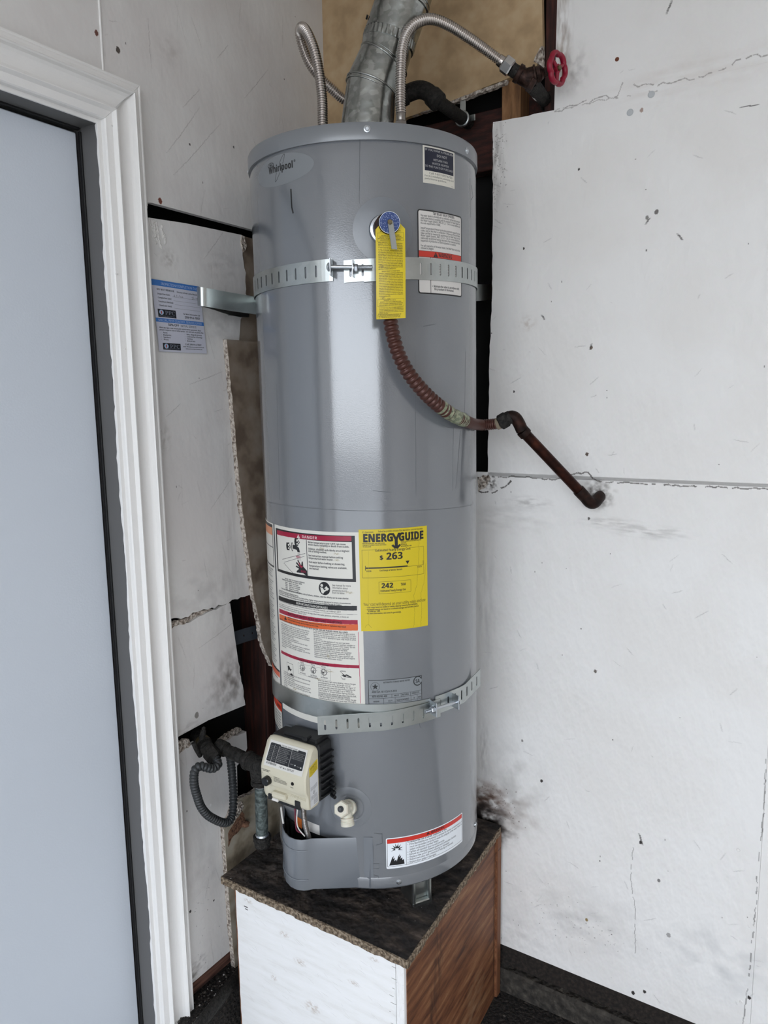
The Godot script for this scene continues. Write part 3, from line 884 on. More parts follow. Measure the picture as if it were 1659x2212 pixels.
func build_left_wall() -> void:
	var w := thing("wall_left", "scuffed white drywall wall with torn patches beside the grey door", "wall", Vector3.ZERO, "", "structure")
	var yt := 2.72
	# painted sheets, from the top down
	sheet("drywall_sheet", PackedVector2Array([Vector2(0, 1.912), Vector2(0.5749, 1.9122), Vector2(0.612, 1.905), Vector2(0.612, 2.09), Vector2(0.668, 2.09), Vector2(0.668, yt), Vector2(0, yt)]), true, M.wall_left_paint, w)
	sheet("drywall_sheet", PackedVector2Array([Vector2(0.670, 2.05), Vector2(3.69, 2.05), Vector2(3.69, yt), Vector2(0.670, yt)]), true, M.wall_left_paint, w)
	sheet("drywall_sheet", PackedVector2Array([Vector2(1.60, 0.19), Vector2(3.69, 0.0), Vector2(3.69, 2.049), Vector2(1.60, 2.049)]), true, M.wall_left_paint, w)
	sheet("drywall_sheet", ragged([Vector2(0.635, 1.886), Vector2(0.5862, 1.8824), Vector2(0.4908, 1.8894), Vector2(0.321, 1.8946), Vector2(0.3157, 1.8835), Vector2(0.323, 1.8623), Vector2(0.3176, 1.8026), Vector2(0.315, 1.7469), Vector2(0.3384, 1.709), Vector2(0.3574, 1.5953), Vector2(0.3584, 1.3856), Vector2(0.3384, 1.0688), Vector2(0.3777, 1.0723), Vector2(0.4384, 1.0669), Vector2(0.4949, 1.0722), Vector2(0.5491, 1.0681), Vector2(0.6094, 1.0746), Vector2(0.635, 0.99)], [3, 4, 5, 6, 7, 11, 12, 13, 14, 15], 0.0035, 0.010, 3), true, M.wall_left_paint, w)
	sheet("drywall_sheet", ragged([Vector2(0.6082, 1.0583), Vector2(0.5979, 1.0635), Vector2(0.537, 1.0525), Vector2(0.4958, 1.0597), Vector2(0.4132, 1.0663), Vector2(0.3981, 0.9431), Vector2(0.3782, 0.8069), Vector2(0.4984, 0.8144), Vector2(0.6115, 0.8099)], [1, 2, 3, 5], 0.0022, 0.012, 4), true, M.wall_left_paint, w)
	sheet("drywall_sheet", ragged([Vector2(0.6113, 0.7783), Vector2(0.559, 0.7776), Vector2(0.5317, 0.7772), Vector2(0.4742, 0.7423), Vector2(0.4291, 0.7443), Vector2(0.3791, 0.7405), Vector2(0.3785, 0.6977), Vector2(0.3927, 0.6754), Vector2(0.4152, 0.6687), Vector2(0.4184, 0.5924), Vector2(0.4324, 0.5696), Vector2(0.4607, 0.5602), Vector2(0.4728, 0.5372), Vector2(0.4662, 0.4034), Vector2(0.4594, 0.2163), Vector2(0.6107, 0.2184)], [0, 1, 2, 3, 4, 6, 7, 9, 10, 11], 0.0022, 0.010, 5), true, M.wall_left_paint, w)
	# bare paper where the painted sheet ends near the corner
	sheet("bare_paper_sheet", PackedVector2Array([Vector2(0.0, 1.886), Vector2(0.3166, 1.8933), Vector2(0.3176, 1.8026), Vector2(0.3391, 1.6988), Vector2(0.36, 1.62), Vector2(0.345, 1.12), Vector2(0.0, 1.09)]), true, M.dusty_paper, w, 0.0120, -0.0008)
	# white torn lips of gypsum
	var lips := [[[Vector2(0.3255, 1.8938), Vector2(0.3168, 1.8913), Vector2(0.3119, 1.8721), Vector2(0.3233, 1.8573), Vector2(0.3283, 1.8735)], 0.003], [[Vector2(0.6123, 0.7997), Vector2(0.5839, 0.8006), Vector2(0.5591, 0.7948), Vector2(0.5576, 0.7781), Vector2(0.5831, 0.7748), Vector2(0.6119, 0.7701)], 0.002], [[Vector2(0.6066, 1.0638), Vector2(0.5724, 1.067), Vector2(0.5494, 1.063), Vector2(0.5408, 1.0546), Vector2(0.5758, 1.0556), Vector2(0.6036, 1.053)], 0.002],
		[[Vector2(0.5494, 1.063), Vector2(0.5089, 1.0693), Vector2(0.4645, 1.0647), Vector2(0.4649, 1.0583), Vector2(0.5016, 1.0549), Vector2(0.5422, 1.0539)], -0.006], [[Vector2(0.4619, 0.7508), Vector2(0.4252, 0.7566), Vector2(0.3942, 0.7547), Vector2(0.3884, 0.7454), Vector2(0.4291, 0.7443), Vector2(0.4533, 0.745)], -0.004]]
	for k in lips.size():
		sheet("torn_edge", ragged(lips[k][0], [0, 1, 2, 3, 4, 5], 0.002, 0.006, 20 + k), true, M.torn_gypsum, w, 0.010, lips[k][1])
	# framing behind
	part("sheathing", [box(Vector3(-0.105, 1.36, 1.83), Vector3(0.02, 2.72, 3.9)), box(Vector3(-0.05, 2.68, 1.83), Vector3(0.10, 0.08, 3.9))], M.tar_paper, w)
	for z in [0.02, 0.62, 1.62]:
		part("stud", [box(Vector3(-0.058, 1.35, z), Vector3(0.089, 2.55, 0.038), 0.002)], M.red_stud, w)
	part("stud", [box(Vector3(-0.062, 1.0, 0.262), Vector3(0.089, 1.75, 0.044), 0.002)], M.red_stud, w)
	part("sill_plate", [box(Vector3(-0.052, 0.205, 0.31), Vector3(0.089, 0.055, 0.62), 0.002)], M.sill_wood, w)
	# nail heads and filler spots on the sheets
	for q in [Vector2(0.5978, 1.7155), Vector2(0.5907, 1.471), Vector2(0.5337, 0.6276)]:
		part("nail_head", [lathe([Vector2(0, 0.001), Vector2(0.0032, 0.001), Vector2(0.0040, 0.0), Vector2(0.0040, -0.002)], frame_y(Vector3(0.0005, q.y, q.x), Vector3(1, 0, 0)), 14)], M.caulk, w)
	# runs and blobs of filler beside the door casing
	var r := RandomNumberGenerator.new()
	r.seed = 31
	var pieces := []
	for s in [[Vector2(0.6015, 0.24), Vector2(0.6015, 1.86), 0.0034], [Vector2(0.6015, 1.86), Vector2(0.6005, 2.11), 0.0048], [Vector2(0.602, 2.112), Vector2(0.99, 2.112), 0.0045]]:
		var pts := PackedVector3Array()
		var rad := []
		var n := int(s[0].distance_to(s[1]) / 0.006)
		for i in n + 1:
			var q: Vector2 = s[0].lerp(s[1], float(i) / n)
			pts.append(Vector3(0.0008, q.y, q.x))
			rad.append(s[2] * r.randf_range(0.75, 1.25))
		pieces.append(tube(pts, func(run): return rad[clampi(int(run / 0.006), 0, rad.size() - 1)], 8))
	for i in 70:
		var z := 0.602 - absf(r.randfn()) * 0.006
		var y := 1.91 - absf(r.randfn()) * 0.20
		pieces.append(lathe([Vector2(0, r.randf_range(0.003, 0.006)), Vector2(0.0035, 0.0028), Vector2(r.randf_range(0.004, 0.008), -0.002)], frame_y(Vector3(0, y, z), Vector3(1, r.randf_range(-0.4, 0.4), r.randf_range(-0.4, 0.4))), 9))
	for i in 12:
		var a: Vector2 = Vector2(0.5839, 1.8828).lerp(Vector2(0.5502, 1.8715), r.randf())
		var b := a + Vector2(r.randf_range(-0.015, 0.004), -r.randf_range(0.02, 0.05))
		var run_pts := []
		for k in 5:
			var q := a.lerp(b, k / 4.0) + Vector2(r.randf_range(-0.0035, 0.0035), 0)
			run_pts.append(Vector3(0.0004, q.y, q.x))
		var w0 := r.randf_range(0.0012, 0.0024)
		pieces.append(tube(spline(run_pts, 0.002), func(run): return w0 * (1.0 + 0.45 * sin(run * 700.0 + a.x * 900.0)), 7))
	var f := part("filler", pieces, M.caulk, w)
	f.set_meta("kind", "stuff")
	# the paper joint over the door
	part("joint_bead", [tube(PackedVector3Array([Vector3(0, 2.115, 0.6695), Vector3(0.0005, 2.3, 0.669), Vector3(0, 2.69, 0.669)]), 0.0024, 8)], M.trim_paint, w)
	# concrete kerb and dirt under the wall
	var k := part("trim_1", [box(Vector3(-0.03, 0.088, 0.30), Vector3(0.16, 0.176, 0.70), 0.01), box(Vector3(-0.03, 0.09, 2.65), Vector3(0.12, 0.18, 2.05), 0.01), box(Vector3(-0.03, 0.05, 1.15), Vector3(0.16, 0.10, 1.0), 0.01)], M.dirt)
	tag(k, "grit covered concrete kerb under the scuffed wall and grey door", "kerb", "", "structure")

func build_right_wall() -> void:
	var w := thing("wall_right", "white drywall wall behind the heater, cracked along its seams", "wall", Vector3.ZERO, "", "structure")
	var yt := 2.72
	var kb: Vector2 = Vector2(0.4926, 2.2127)
	sheet("drywall_sheet", PackedVector2Array([Vector2(0.6073, 2.3497), Vector2(0.6045, 2.1269), Vector2(0.80, Vector2(0.7435, 2.1261).y), Vector2(4.5, 2.11), Vector2(4.5, yt), Vector2(0.595, yt)]), false, M.wall_right_paint, w)
	sheet("drywall_sheet", ragged([Vector2(0.4635, 2.1311), Vector2(0.4637, 1.7559), Vector2(0.4587, 1.6311), Vector2(0.4561, 1.4816), Vector2(0.4545, 1.3414), Vector2(4.5, 1.352), Vector2(4.5, 2.1099), Vector2(0.80, Vector2(0.7435, 2.1261).y - 0.0001), Vector2(0.6045, 2.1269), Vector2(0.5767, 2.128), Vector2(0.5238, 2.1285)], [0, 1, 2, 3, 8, 9, 10], 0.0012, 0.014, 6), false, M.wall_right_paint, w)
	sheet("drywall_sheet", PackedVector2Array([Vector2(0.0, 0.128), Vector2(Vector2(1.0812, 0.4104).x, 0.124), Vector2(Vector2(1.0815, 0.7654).x, 1.35), Vector2(0.0, 1.35)]), false, M.wall_right_paint, w)
	sheet("drywall_sheet", PackedVector2Array([Vector2(Vector2(1.0812, 0.4104).x + 0.0004, 0.124), Vector2(4.5, 0.11), Vector2(4.5, 1.3505), Vector2(Vector2(1.0815, 0.7654).x + 0.0004, 1.3505)]), false, M.wall_right_paint, w, 0.0127, -0.0006)
	# bare board behind the vent, with its gypsum edge showing
	var bare := ragged([Vector2(0.0, 2.10), Vector2(0.2399, 2.1862), Vector2(0.3052, 2.1911), Vector2(0.3714, 2.199), kb, Vector2(0.5648, 2.2239), Vector2(0.5706, 2.2499), Vector2(0.5776, 2.2573), Vector2(0.574, 2.35), Vector2(0.574, yt), Vector2(0.0, yt)], [1, 2, 3, 4, 5], 0.0012, 0.01, 7)
	sheet("bare_board", bare, false, M.kraft_paper, w, 0.012, 0.0008)
	sheet("bare_board_edge", ragged([Vector2(0.2296, 2.1862), Vector2(0.3714, 2.1921), Vector2(0.4927, 2.2051), Vector2(0.4959, 2.212), Vector2(0.3714, 2.2), Vector2(0.2297, 2.1903)], [0, 1, 3, 4], 0.001, 0.008, 8), false, M.torn_gypsum, w, 0.012, 0.0)
	sheet("torn_edge", ragged([Vector2(0.5573, 2.233), Vector2(0.5624, 2.2446), Vector2(0.5745, 2.2599), Vector2(0.5786, 2.2588), Vector2(0.5793, 2.2168), Vector2(0.571, 2.2243)], [0, 1, 2, 4, 5], 0.001, 0.006, 9), false, M.torn_gypsum, w, 0.010, 0.0016)
	sheet("torn_edge", ragged([Vector2(0.429, 1.3381), Vector2(0.4581, 1.3437), Vector2(0.4629, 1.3351), Vector2(0.451, 1.3146), Vector2(0.4316, 1.3024)], [0, 1, 2, 3], 0.002, 0.006, 10), false, M.torn_gypsum, w, 0.006, 0.0022)
	# framing behind
	part("sheathing", [box(Vector3(2.2, 1.36, -0.105), Vector3(4.8, 2.72, 0.02)), box(Vector3(2.2, 2.68, -0.05), Vector3(4.8, 0.08, 0.10))], M.tar_paper, w)
	part("stud", [box(Vector3(0.50, 2.02, -0.058), Vector3(0.045, 1.3, 0.089), 0.002)], M.tan_stud, w)
	part("stud", [box(Vector3(0.60, 1.92, -0.058), Vector3(0.046, 1.5, 0.089), 0.002)], M.red_stud, w)
	part("stud", [box(Vector3(0.03, 1.35, -0.058), Vector3(0.05, 2.4, 0.089), 0.002)], M.red_stud, w)
	part("stud", [box(Vector3(1.02, 1.35, -0.058), Vector3(0.04, 2.4, 0.089), 0.002)], M.red_stud, w)
	part("fire_block", [box(Vector3(0.27, 2.11, -0.062), Vector3(0.40, 0.13, 0.04), 0.002)], M.red_stud, w)
	part("fire_block", [box(Vector3(0.553, 2.12, -0.075), Vector3(0.06, 0.14, 0.03), 0.002)], M.red_stud, w)
	part("brace", [box(Vector3(0.64, 2.36, -0.03), Vector3(0.034, 0.52, 0.03), 0.002, Basis(Vector3(0, 0, 1), 0.42))], M.red_stud, w)
	part("sill_plate", [box(Vector3(2.25, 0.095, -0.056), Vector3(4.5, 0.066, 0.089), 0.002)], M.dirty_sill, w)
	for q in [[Vector2(0.8046, 2.1145), M.spackle, 0.0068], [Vector2(0.764, 2.0894), M.spackle, 0.0068], [Vector2(0.7348, 2.1959), M.rust, 0.0042], [Vector2(1.0384, 0.5703), M.caulk, 0.0042], [Vector2(1.0613, 0.22), M.caulk, 0.0042]]:
		part("nail_head", [lathe([Vector2(0, 0.0012), Vector2(q[2] * 0.8, 0.0012), Vector2(q[2], 0.0002), Vector2(q[2], -0.002)], frame_y(Vector3(q[0].x, q[0].y, 0.0), Vector3(0, 0, 1)), 18)], q[1], w)
	var k := part("trim_2", [box(Vector3(2.25, 0.02, -0.05), Vector3(4.5, 0.085, 0.12), 0.006)], M.concrete)
	tag(k, "grey concrete kerb along the foot of the cracked wall", "kerb", "", "structure")

# ---------------------------------------------------------------- door and casing
func build_door() -> void:
	var zi := 0.684
	var yi := 2.033
	var ow := 0.93
	var d := thing("door_1", "plain pale blue-grey door standing closed in its grey frame", "door", Vector3(-0.05, 0.19, zi), "", "structure")
	part("door_slab", [box(Vector3(-0.072, 1.062, zi + 0.015 + ow / 2 - 0.01), Vector3(0.044, 1.91, ow - 0.02), 0.002)], M.door_paint, d)
	part("jamb", [box(Vector3(-0.052, 1.07, zi - 0.008), Vector3(0.102, 1.93, 0.030), 0.0015)], M.jamb_paint, d)
	part("jamb", [box(Vector3(-0.052, 1.11, zi + ow + 0.008), Vector3(0.102, 1.85, 0.030), 0.0015)], M.jamb_paint, d)
	part("head_jamb", [box(Vector3(-0.052, yi + 0.008, zi + ow / 2), Vector3(0.102, 0.030, ow + 0.046), 0.0015)], M.jamb_paint, d)
	part("weatherstrip", [box(Vector3(-0.0485, 1.06, zi + 0.0085), Vector3(0.007, 1.92, 0.0045), 0.001), box(Vector3(-0.0485, yi - 0.009, zi + ow / 2), Vector3(0.007, 0.0045, ow - 0.02), 0.001), box(Vector3(-0.0485, 1.10, zi + ow - 0.0085), Vector3(0.007, 1.84, 0.0045), 0.001)], M.rubber, d)
	part("threshold", [box(Vector3(-0.06, 0.115, zi + ow / 2), Vector3(0.12, 0.02, ow), 0.002)], M.jamb_paint, d)
	# moulded casing: (distance from the inner edge, height off the wall)
	var prof := [[0.0, -0.004], [0.0, 0.0085], [0.002, 0.0105], [0.011, 0.0115], [0.0145, 0.0118], [0.0165, 0.0150], [0.0185, 0.0178], [0.0205, 0.0178], [0.0225, 0.0150], [0.0250, 0.0095], [0.030, 0.0088], [0.042, 0.0098], [0.0500, 0.0125], [0.0545, 0.0155], [0.0565, 0.0205], [0.0585, 0.0222], [0.0605, 0.0212], [0.0625, 0.0150], [0.068, 0.0160], [0.072, 0.0156], [0.0745, 0.0145], [0.0765, 0.0155], [0.0785, 0.0155], [0.0800, 0.012], [0.080, -0.004]]
	var t := thing("trim_3", "white moulded casing mitred round the grey door", "door casing", Vector3(0, 0.19, zi), "", "structure")
	var at := func(st) -> PackedVector3Array:
		var r := PackedVector3Array()
		for q in prof:
			q = [q[0], q[1] * 1.35]
			match st:
				0: r.append(Vector3(q[1], 0.175, zi - q[0]))
				1: r.append(Vector3(q[1], yi + q[0], zi - q[0]))
				2: r.append(Vector3(q[1], yi + q[0], zi + ow + q[0]))
				3: r.append(Vector3(q[1], 0.175, zi + ow + q[0]))
				4: r.append(Vector3(q[1] - 0.0002, yi + q[0], zi - q[0] + 0.0005))
				5: r.append(Vector3(q[1] - 0.0002, yi + q[0], zi + ow + q[0] - 0.0005))
		return r
	for s in [[0, 1], [4, 5], [2, 3]]:
		part("casing_leg" if s[0] != 4 else "casing_head", [facet(loft([at.call(s[0]), at.call(s[1])]), prof.size())], M.trim_paint, t)
	for q in [Vector2(0.6397, 2.0908), Vector2(0.6917, 2.052), Vector2(0.6715, 2.0232), Vector2(0.6277, 2.0728), Vector2(0.6807, 1.7621), Vector2(0.6739, 1.6259)]:
		part("nail_head", [lathe([Vector2(0, 0.0012), Vector2(0.0018, 0.001), Vector2(0.0022, -0.004)], frame_y(Vector3(0.0165, q.y, q.x), Vector3(1, 0, 0)), 10)], M.caulk, t)
	# paint slopped past the casing on to the grey jamb
	var r := RandomNumberGenerator.new()
	r.seed = 12
	var edge := [Vector2(0.0, 0.19)]
	for i in 150: edge.append(Vector2(-0.0035 - 0.002 * sin(i * 0.21) - r.randf() * 0.003, 0.19 + (yi - 0.2) * i / 149.0))
	edge.append(Vector2(0.0, yi - 0.006))
	part("paint_edge", [slab(PackedVector2Array(edge), 0.001, func(q, dd): return Vector3(q.x + 0.001, q.y, zi + 0.0078 + dd)), box(Vector3(0.0006, 1.10, zi + 0.0024), Vector3(0.0036, 1.876, 0.0116), 0.0004), box(Vector3(0.0001, yi - 0.0020, zi + ow / 2), Vector3(0.0036, 0.0118, ow + 0.012), 0.0004)], M.trim_paint, t)

func facet(p: Dictionary, n: int) -> Dictionary:      # smooth along a moulding, creased where its profile turns sharply
	var g := PackedInt32Array()
	g.resize(p.g.size())
	for i in p.g.size():
		g[i] = -1
	p.g = g
	return p

# ---------------------------------------------------------------- plywood stand
func build_stand() -> void:
	var s := thing("heater_stand", "boxy plywood stand with white front and brown side under the water heater", "stand", Vector3(0.29, 0, 0.28))
	var top := ragged([Vector2(0.0545, 0.5328), Vector2(0.5385, 0.5328), Vector2(0.5065, 0.02), Vector2(0.0425, 0.02)], [0, 1], 0.0006, 0.012, 13)
	part("top_board", [slab(top, 0.0160, on_flat(0.4700), Vector2(2.0, -1.9), Vector2(-0.08, 1.03))], M.stand_top, s)
	var rim := ragged([Vector2(0.0525, 0.5352), Vector2(0.5412, 0.5352), Vector2(0.5092, 0.03), Vector2(0.49, 0.03), Vector2(0.49, 0.50), Vector2(0.0525, 0.50)], [0, 1], 0.0018, 0.009, 14)
	part("top_board_edge", [slab(rim, 0.0170, on_flat(0.4696))], M.ply_edge, s)
	part("front_panel", [slab(ragged([Vector2(0.084, 0.0), Vector2(0.506, 0.0), Vector2(0.506, 0.452), Vector2(0.084, 0.452)], [3], 0.001, 0.02, 15), 0.012, on_right(0.5225), Vector2(2.3, -2.2), Vector2(-0.19, 1.0))], M.stand_white, s)
	part("corner_strip", [box(Vector3(0.5165, 0.226, 0.515), Vector3(0.0185, 0.452, 0.018), 0.0012)], M.stand_white, s)
	part("side_panel", [slab(PackedVector2Array([Vector2(0.515, 0.0), Vector2(0.515, 0.452), Vector2(0.018, 0.452), Vector2(0.018, 0.0)]), 0.012, func(q, d): return Vector3(0.5275 - 0.060 * (0.515 - q.x) + d, q.y, q.x), Vector2(-1.9, -2.1), Vector2(1.0, 1.0))], M.stand_brown, s)
	part("rear_post", [box(Vector3(0.490, 0.225, 0.026), Vector3(0.030, 0.45, 0.022), 0.0015)], M.stand_brown, s)
	part("inner_panel", [box(Vector3(0.079, 0.226, 0.27), Vector3(0.012, 0.452, 0.49), 0.001)], M.stand_brown, s)
	part("rear_panel", [box(Vector3(0.29, 0.226, 0.022), Vector3(0.40, 0.452, 0.012), 0.001)], M.stand_brown, s)

# ---------------------------------------------------------------- water heater
var H := Transform3D()

func hc(t: float, h: float, r: float) -> Vector3: return H * Vector3(sin(t) * r, h, cos(t) * r)

func hframe(t: float, h: float, r: float) -> Transform3D:      # y points out of the jacket, z up along it
	var out := H.basis * Vector3(sin(t), 0, cos(t))
	var up := H.basis.y
	return Transform3D(Basis(up.cross(out) * -1.0, out, up), hc(t, h, r))

# a sheet lying on the jacket between angles t0..t1 and heights h0..h1
func patch(t0: float, t1: float, h0: float, h1: float, r: float, n := 24) -> Dictionary:
	var p := piece()
	for i in n:
		var a := lerpf(t0, t1, float(i) / n)
		var b := lerpf(t0, t1, float(i + 1) / n)
		var u0 := float(i) / n
		var u1 := float(i + 1) / n
		quad(p, hc(a, h0, r), hc(b, h0, r), hc(b, h1, r), hc(a, h1, r), 0, Vector2(u0, 1), Vector2(u1, 1), Vector2(u1, 0), Vector2(u0, 0))
	var mid := (t0 + t1) / 2.0
	p.open = H.basis * Vector3(sin(mid), 0, cos(mid))
	return p

# a flat outline (angle*radius, height) laid on the jacket
func wrap_poly(at: Vector2, outline: PackedVector2Array, r: float, dish: Callable, rings := 4) -> Dictionary:
	var p := piece()
	var n := outline.size()
	var ext := Vector2.ZERO
	for o in outline: ext = ext.max(o.abs())
	for j in rings:
		var f0 := float(j) / rings
		var f1 := float(j + 1) / rings
		for k in n:
			var l := (k + 1) % n
			var q := []
			var u := []
			for e in [[k, f0], [l, f0], [l, f1], [k, f1]]:
				var o: Vector2 = outline[e[0]] * e[1]
				q.append(hc(at.x + o.x / r, at.y + o.y, r + dish.call(e[1])))
				u.append(Vector2(0.5 + o.x / ext.x * 0.5, 0.5 - o.y / ext.y * 0.5))
			if j == 0: tri(p, q[0], q[2], q[3], 0, u[0], u[2], u[3])
			else: quad(p, q[0], q[1], q[2], q[3], 0, u[0], u[1], u[2], u[3])
	p.open = H.basis * Vector3(sin(at.x), 0, cos(at.x))
	return p

func oval(rx: float, ry: float, turn := 0.0, n := 48) -> PackedVector2Array:
	var o := PackedVector2Array()
	for k in n: o.append(Vector2(cos(TAU * k / n) * rx, sin(TAU * k / n) * ry).rotated(turn))
	return o

func paper(called: String, im: Image, rough := 0.5) -> StandardMaterial3D:
	var m := mat(called, Color.WHITE, rough)
	m.albedo_texture = tex_of(im)
	return m

func screw(parent: Node3D, t: float, h: float, r: float) -> void:
	var f := hframe(t, h, r)
	part("screw", [lathe([Vector2(0, 0.0030), Vector2(0.0018, 0.0030), Vector2(0.0034, 0.0024), Vector2(0.0040, 0.0014), Vector2(0.0058, 0.0010), Vector2(0.0060, -0.001)], f, 18), hexnut(f.origin, f * Vector3(0, 0.0032, 0), 0.0036)], M.zinc, parent)

func build_heater() -> void:
	H = Transform3D(Basis(Vector3(1, -0.0037, -0.0001), Vector3(0.0037, 0.9999, 0.0163), Vector3(0, -0.0163, 0.9999)), Vector3(0.2988, 0.47, 0.2601))
	var w := thing("water_heater", "tall grey gas water heater on the plywood stand in the corner", "water heater", H.origin)
	w.transform = H
	var jm: StandardMaterial3D = M.heater_paint
	jm.albedo_texture = null
	part("jacket", [lathe([Vector2(0.0, 0.060), Vector2(0.222, 0.060), Vector2(0.2285, 0.0605), Vector2(0.2310, 0.064), Vector2(0.2312, 0.0845), Vector2(0.2302, 0.0862), Vector2(0.2300, 0.0875), Vector2(0.2300, 1.485), Vector2(0.2290, 1.500), Vector2(0.2270, 1.509), Vector2(0.0, 1.509)], H, 128)], jm, w)
	part("top_lid", [lathe([Vector2(0.0, 1.507), Vector2(0.2318, 1.507), Vector2(0.2322, 1.509), Vector2(0.2322, 1.5325), Vector2(0.2305, 1.5360), Vector2(0.226, 1.5372), Vector2(0.10, 1.545), Vector2(0.0, 1.546)], H, 128)], M.heater_trim, w)
	for s in [Vector2(0.6278, 1.524), Vector2(1.6007, 1.5173), Vector2(-0.98, 1.52)]: screw(w, s.x, s.y, 0.2320)
	for s in [Vector2(0.76, 0.0749), Vector2(1.8387, 0.1004)]: screw(w, s.x, s.y, 0.2312)
	# seams, the access panel's outline and old scuffs, all as thin raised or sunk lines of their own
	seams(w)
	legs(w)
	labels(w)
	relief_valve(w)
	drain_valve(w)
	burner_cover(w)
	gas_control(w)

func strip(t_h: Array, width: float, r: float) -> Dictionary:      # a narrow line on the jacket through (angle, height) points
	var p := piece()
	var fine := []
	for i in t_h.size() - 1:
		var a: Vector2 = t_h[i]
		var b: Vector2 = t_h[i + 1]
		var n := maxi(1, int(ceil(absf(a.x - b.x) / 0.06)))
		for k in n: fine.append(a.lerp(b, float(k) / n))
	fine.append(t_h[-1])
	var rings := []
	for i in fine.size():
		var q: Vector2 = fine[i]
		var d: Vector2 = fine[mini(i + 1, fine.size() - 1)] - fine[maxi(i - 1, 0)]
		d.x *= r
		var nn := d.normalized().orthogonal() * width / 2.0
		rings.append(PackedVector3Array([hc(q.x - nn.x / r, q.y - nn.y, r + 0.00012), hc(q.x + nn.x / r, q.y + nn.y, r + 0.00012), hc(q.x + nn.x / r, q.y + nn.y, r - 0.001), hc(q.x - nn.x / r, q.y - nn.y, r - 0.001)]))
	return loft(rings, -1)

func seams(w: Node3D) -> void:
	var dark := mat("seam_line", col("54575a"), 0.5)
	var faint := mat("scuff_line", col("55585b"), 0.6)
	var black := mat("scratch_black", col("141414"), 0.6)
	part("panel_seam", [strip([Vector2(0.6173, 0.1863), Vector2(0.6193, 0.1636), Vector2(0.5657, 0.1599)], 0.0012, 0.2302), strip([Vector2(0.5479, 0.1867), Vector2(0.6212, 0.1842)], 0.0010, 0.2302), strip([Vector2(0.5371, 0.16), Vector2(0.5329, 0.1185)], 0.0010, 0.2302), strip([Vector2(0.5329, 0.1185), Vector2(0.5864, 0.1184), Vector2(0.5854, 0.108), Vector2(0.5318, 0.1071), Vector2(0.5304, 0.0935), Vector2(0.5755, 0.0903), Vector2(0.5829, 0.0818)], 0.0012, 0.2302), strip([Vector2(0.5829, 0.0818), Vector2(0.7959, 0.0819), Vector2(1.0689, 0.0798), Vector2(1.3853, 0.0803), Vector2(1.6157, 0.0777), Vector2(1.7824, 0.0727)], 0.0014, 0.2304)], dark, w)
	part("tape_mark", [strip([Vector2(-0.6229, 0.8513), Vector2(-0.0955, 0.8541), Vector2(0.2731, 0.8524), Vector2(0.5834, 0.8499), Vector2(0.8939, 0.8474), Vector2(1.2626, 0.8429), Vector2(1.7343, 0.8365)], 0.0009, 0.2300)], faint, w)
	part("tape_mark", [strip([Vector2(0.6063, 0.8886), Vector2(0.7621, 0.8838)], 0.0008, 0.2300)], faint, w)
	part("scratch", [strip([Vector2(-0.0187, 1.4381), Vector2(-0.018, 1.4206), Vector2(-0.0166, 1.4061), Vector2(-0.0048, 1.3954)], 0.0030, 0.2300)], black, w, "black scratch below the logo")
	for l in [[[Vector2(0.9844, 1.1434), Vector2(0.975, 0.8773)], 0.0006], [[Vector2(1.3869, 1.003), Vector2(1.3692, 0.8759)], 0.0006], [[Vector2(1.4901, 0.9927), Vector2(1.4148, 0.8794)], 0.0010], [[Vector2(1.5858, 1.1457), Vector2(1.5641, 1.0193)], 0.0006], [[Vector2(0.5704, 1.5083), Vector2(0.5548, 1.401)], 0.0008], [[Vector2(-0.294, 1.0903), Vector2(-0.3232, 0.8623)], 0.0005]]:
		part("drip_line", [strip(l[0], l[1], 0.2300)], faint, w)
	for l in [[[Vector2(1.0636, 1.1896), Vector2(1.1825, 1.1945)], 0.0010], [[Vector2(1.7361, 1.4633), Vector2(1.7801, 1.4442), Vector2(1.7221, 1.4354)], 0.0014], [[Vector2(1.6983, 1.474), Vector2(1.7085, 1.4023)], 0.0008], [[Vector2(0.9756, 0.4139), Vector2(0.984, 0.4036), Vector2(1.002, 0.4017)], 0.0012], [[Vector2(0.1742, 1.3514), Vector2(0.1777, 1.3482)], 0.0016]]:
		part("scuff", [strip(l[0], l[1], 0.2300)], dark, w)

func legs(w: Node3D) -> void:
	for k in 3:
		var t: float = Vector2(1.0017, 0.0082).x + TAU * k / 3.0
		var out := Vector3(sin(t), 0, cos(t))
		var side := Vector3(cos(t), 0, -sin(t))
		var b := H.basis * Basis(side, Vector3.UP, out)
		var c := func(x, y, z): return H * (out * (0.190 + z) + side * x + Vector3(0, y, 0))
		var p := [box(c.call(-0.021, 0.030, 0.0), Vector3(0.003, 0.062, 0.056), 0.001, b), box(c.call(0.021, 0.030, 0.0), Vector3(0.003, 0.062, 0.056), 0.001, b), box(c.call(0.0, 0.0015, 0.0), Vector3(0.045, 0.003, 0.056), 0.001, b), box(c.call(0, 0.030, 0.020), Vector3(0.043, 0.062, 0.002), 0.0008, b),
			box(c.call(0.0, 0.006, 0.0265), Vector3(0.045, 0.011, 0.012), 0.002, b), box(c.call(-0.0185, 0.032, 0.0265), Vector3(0.0075, 0.058, 0.012), 0.002, b), box(c.call(0.0185, 0.032, 0.0265), Vector3(0.0075, 0.058, 0.012), 0.002, b)]
		part("leg", p, M.galvanised, w, "folded galvanised steel leg")

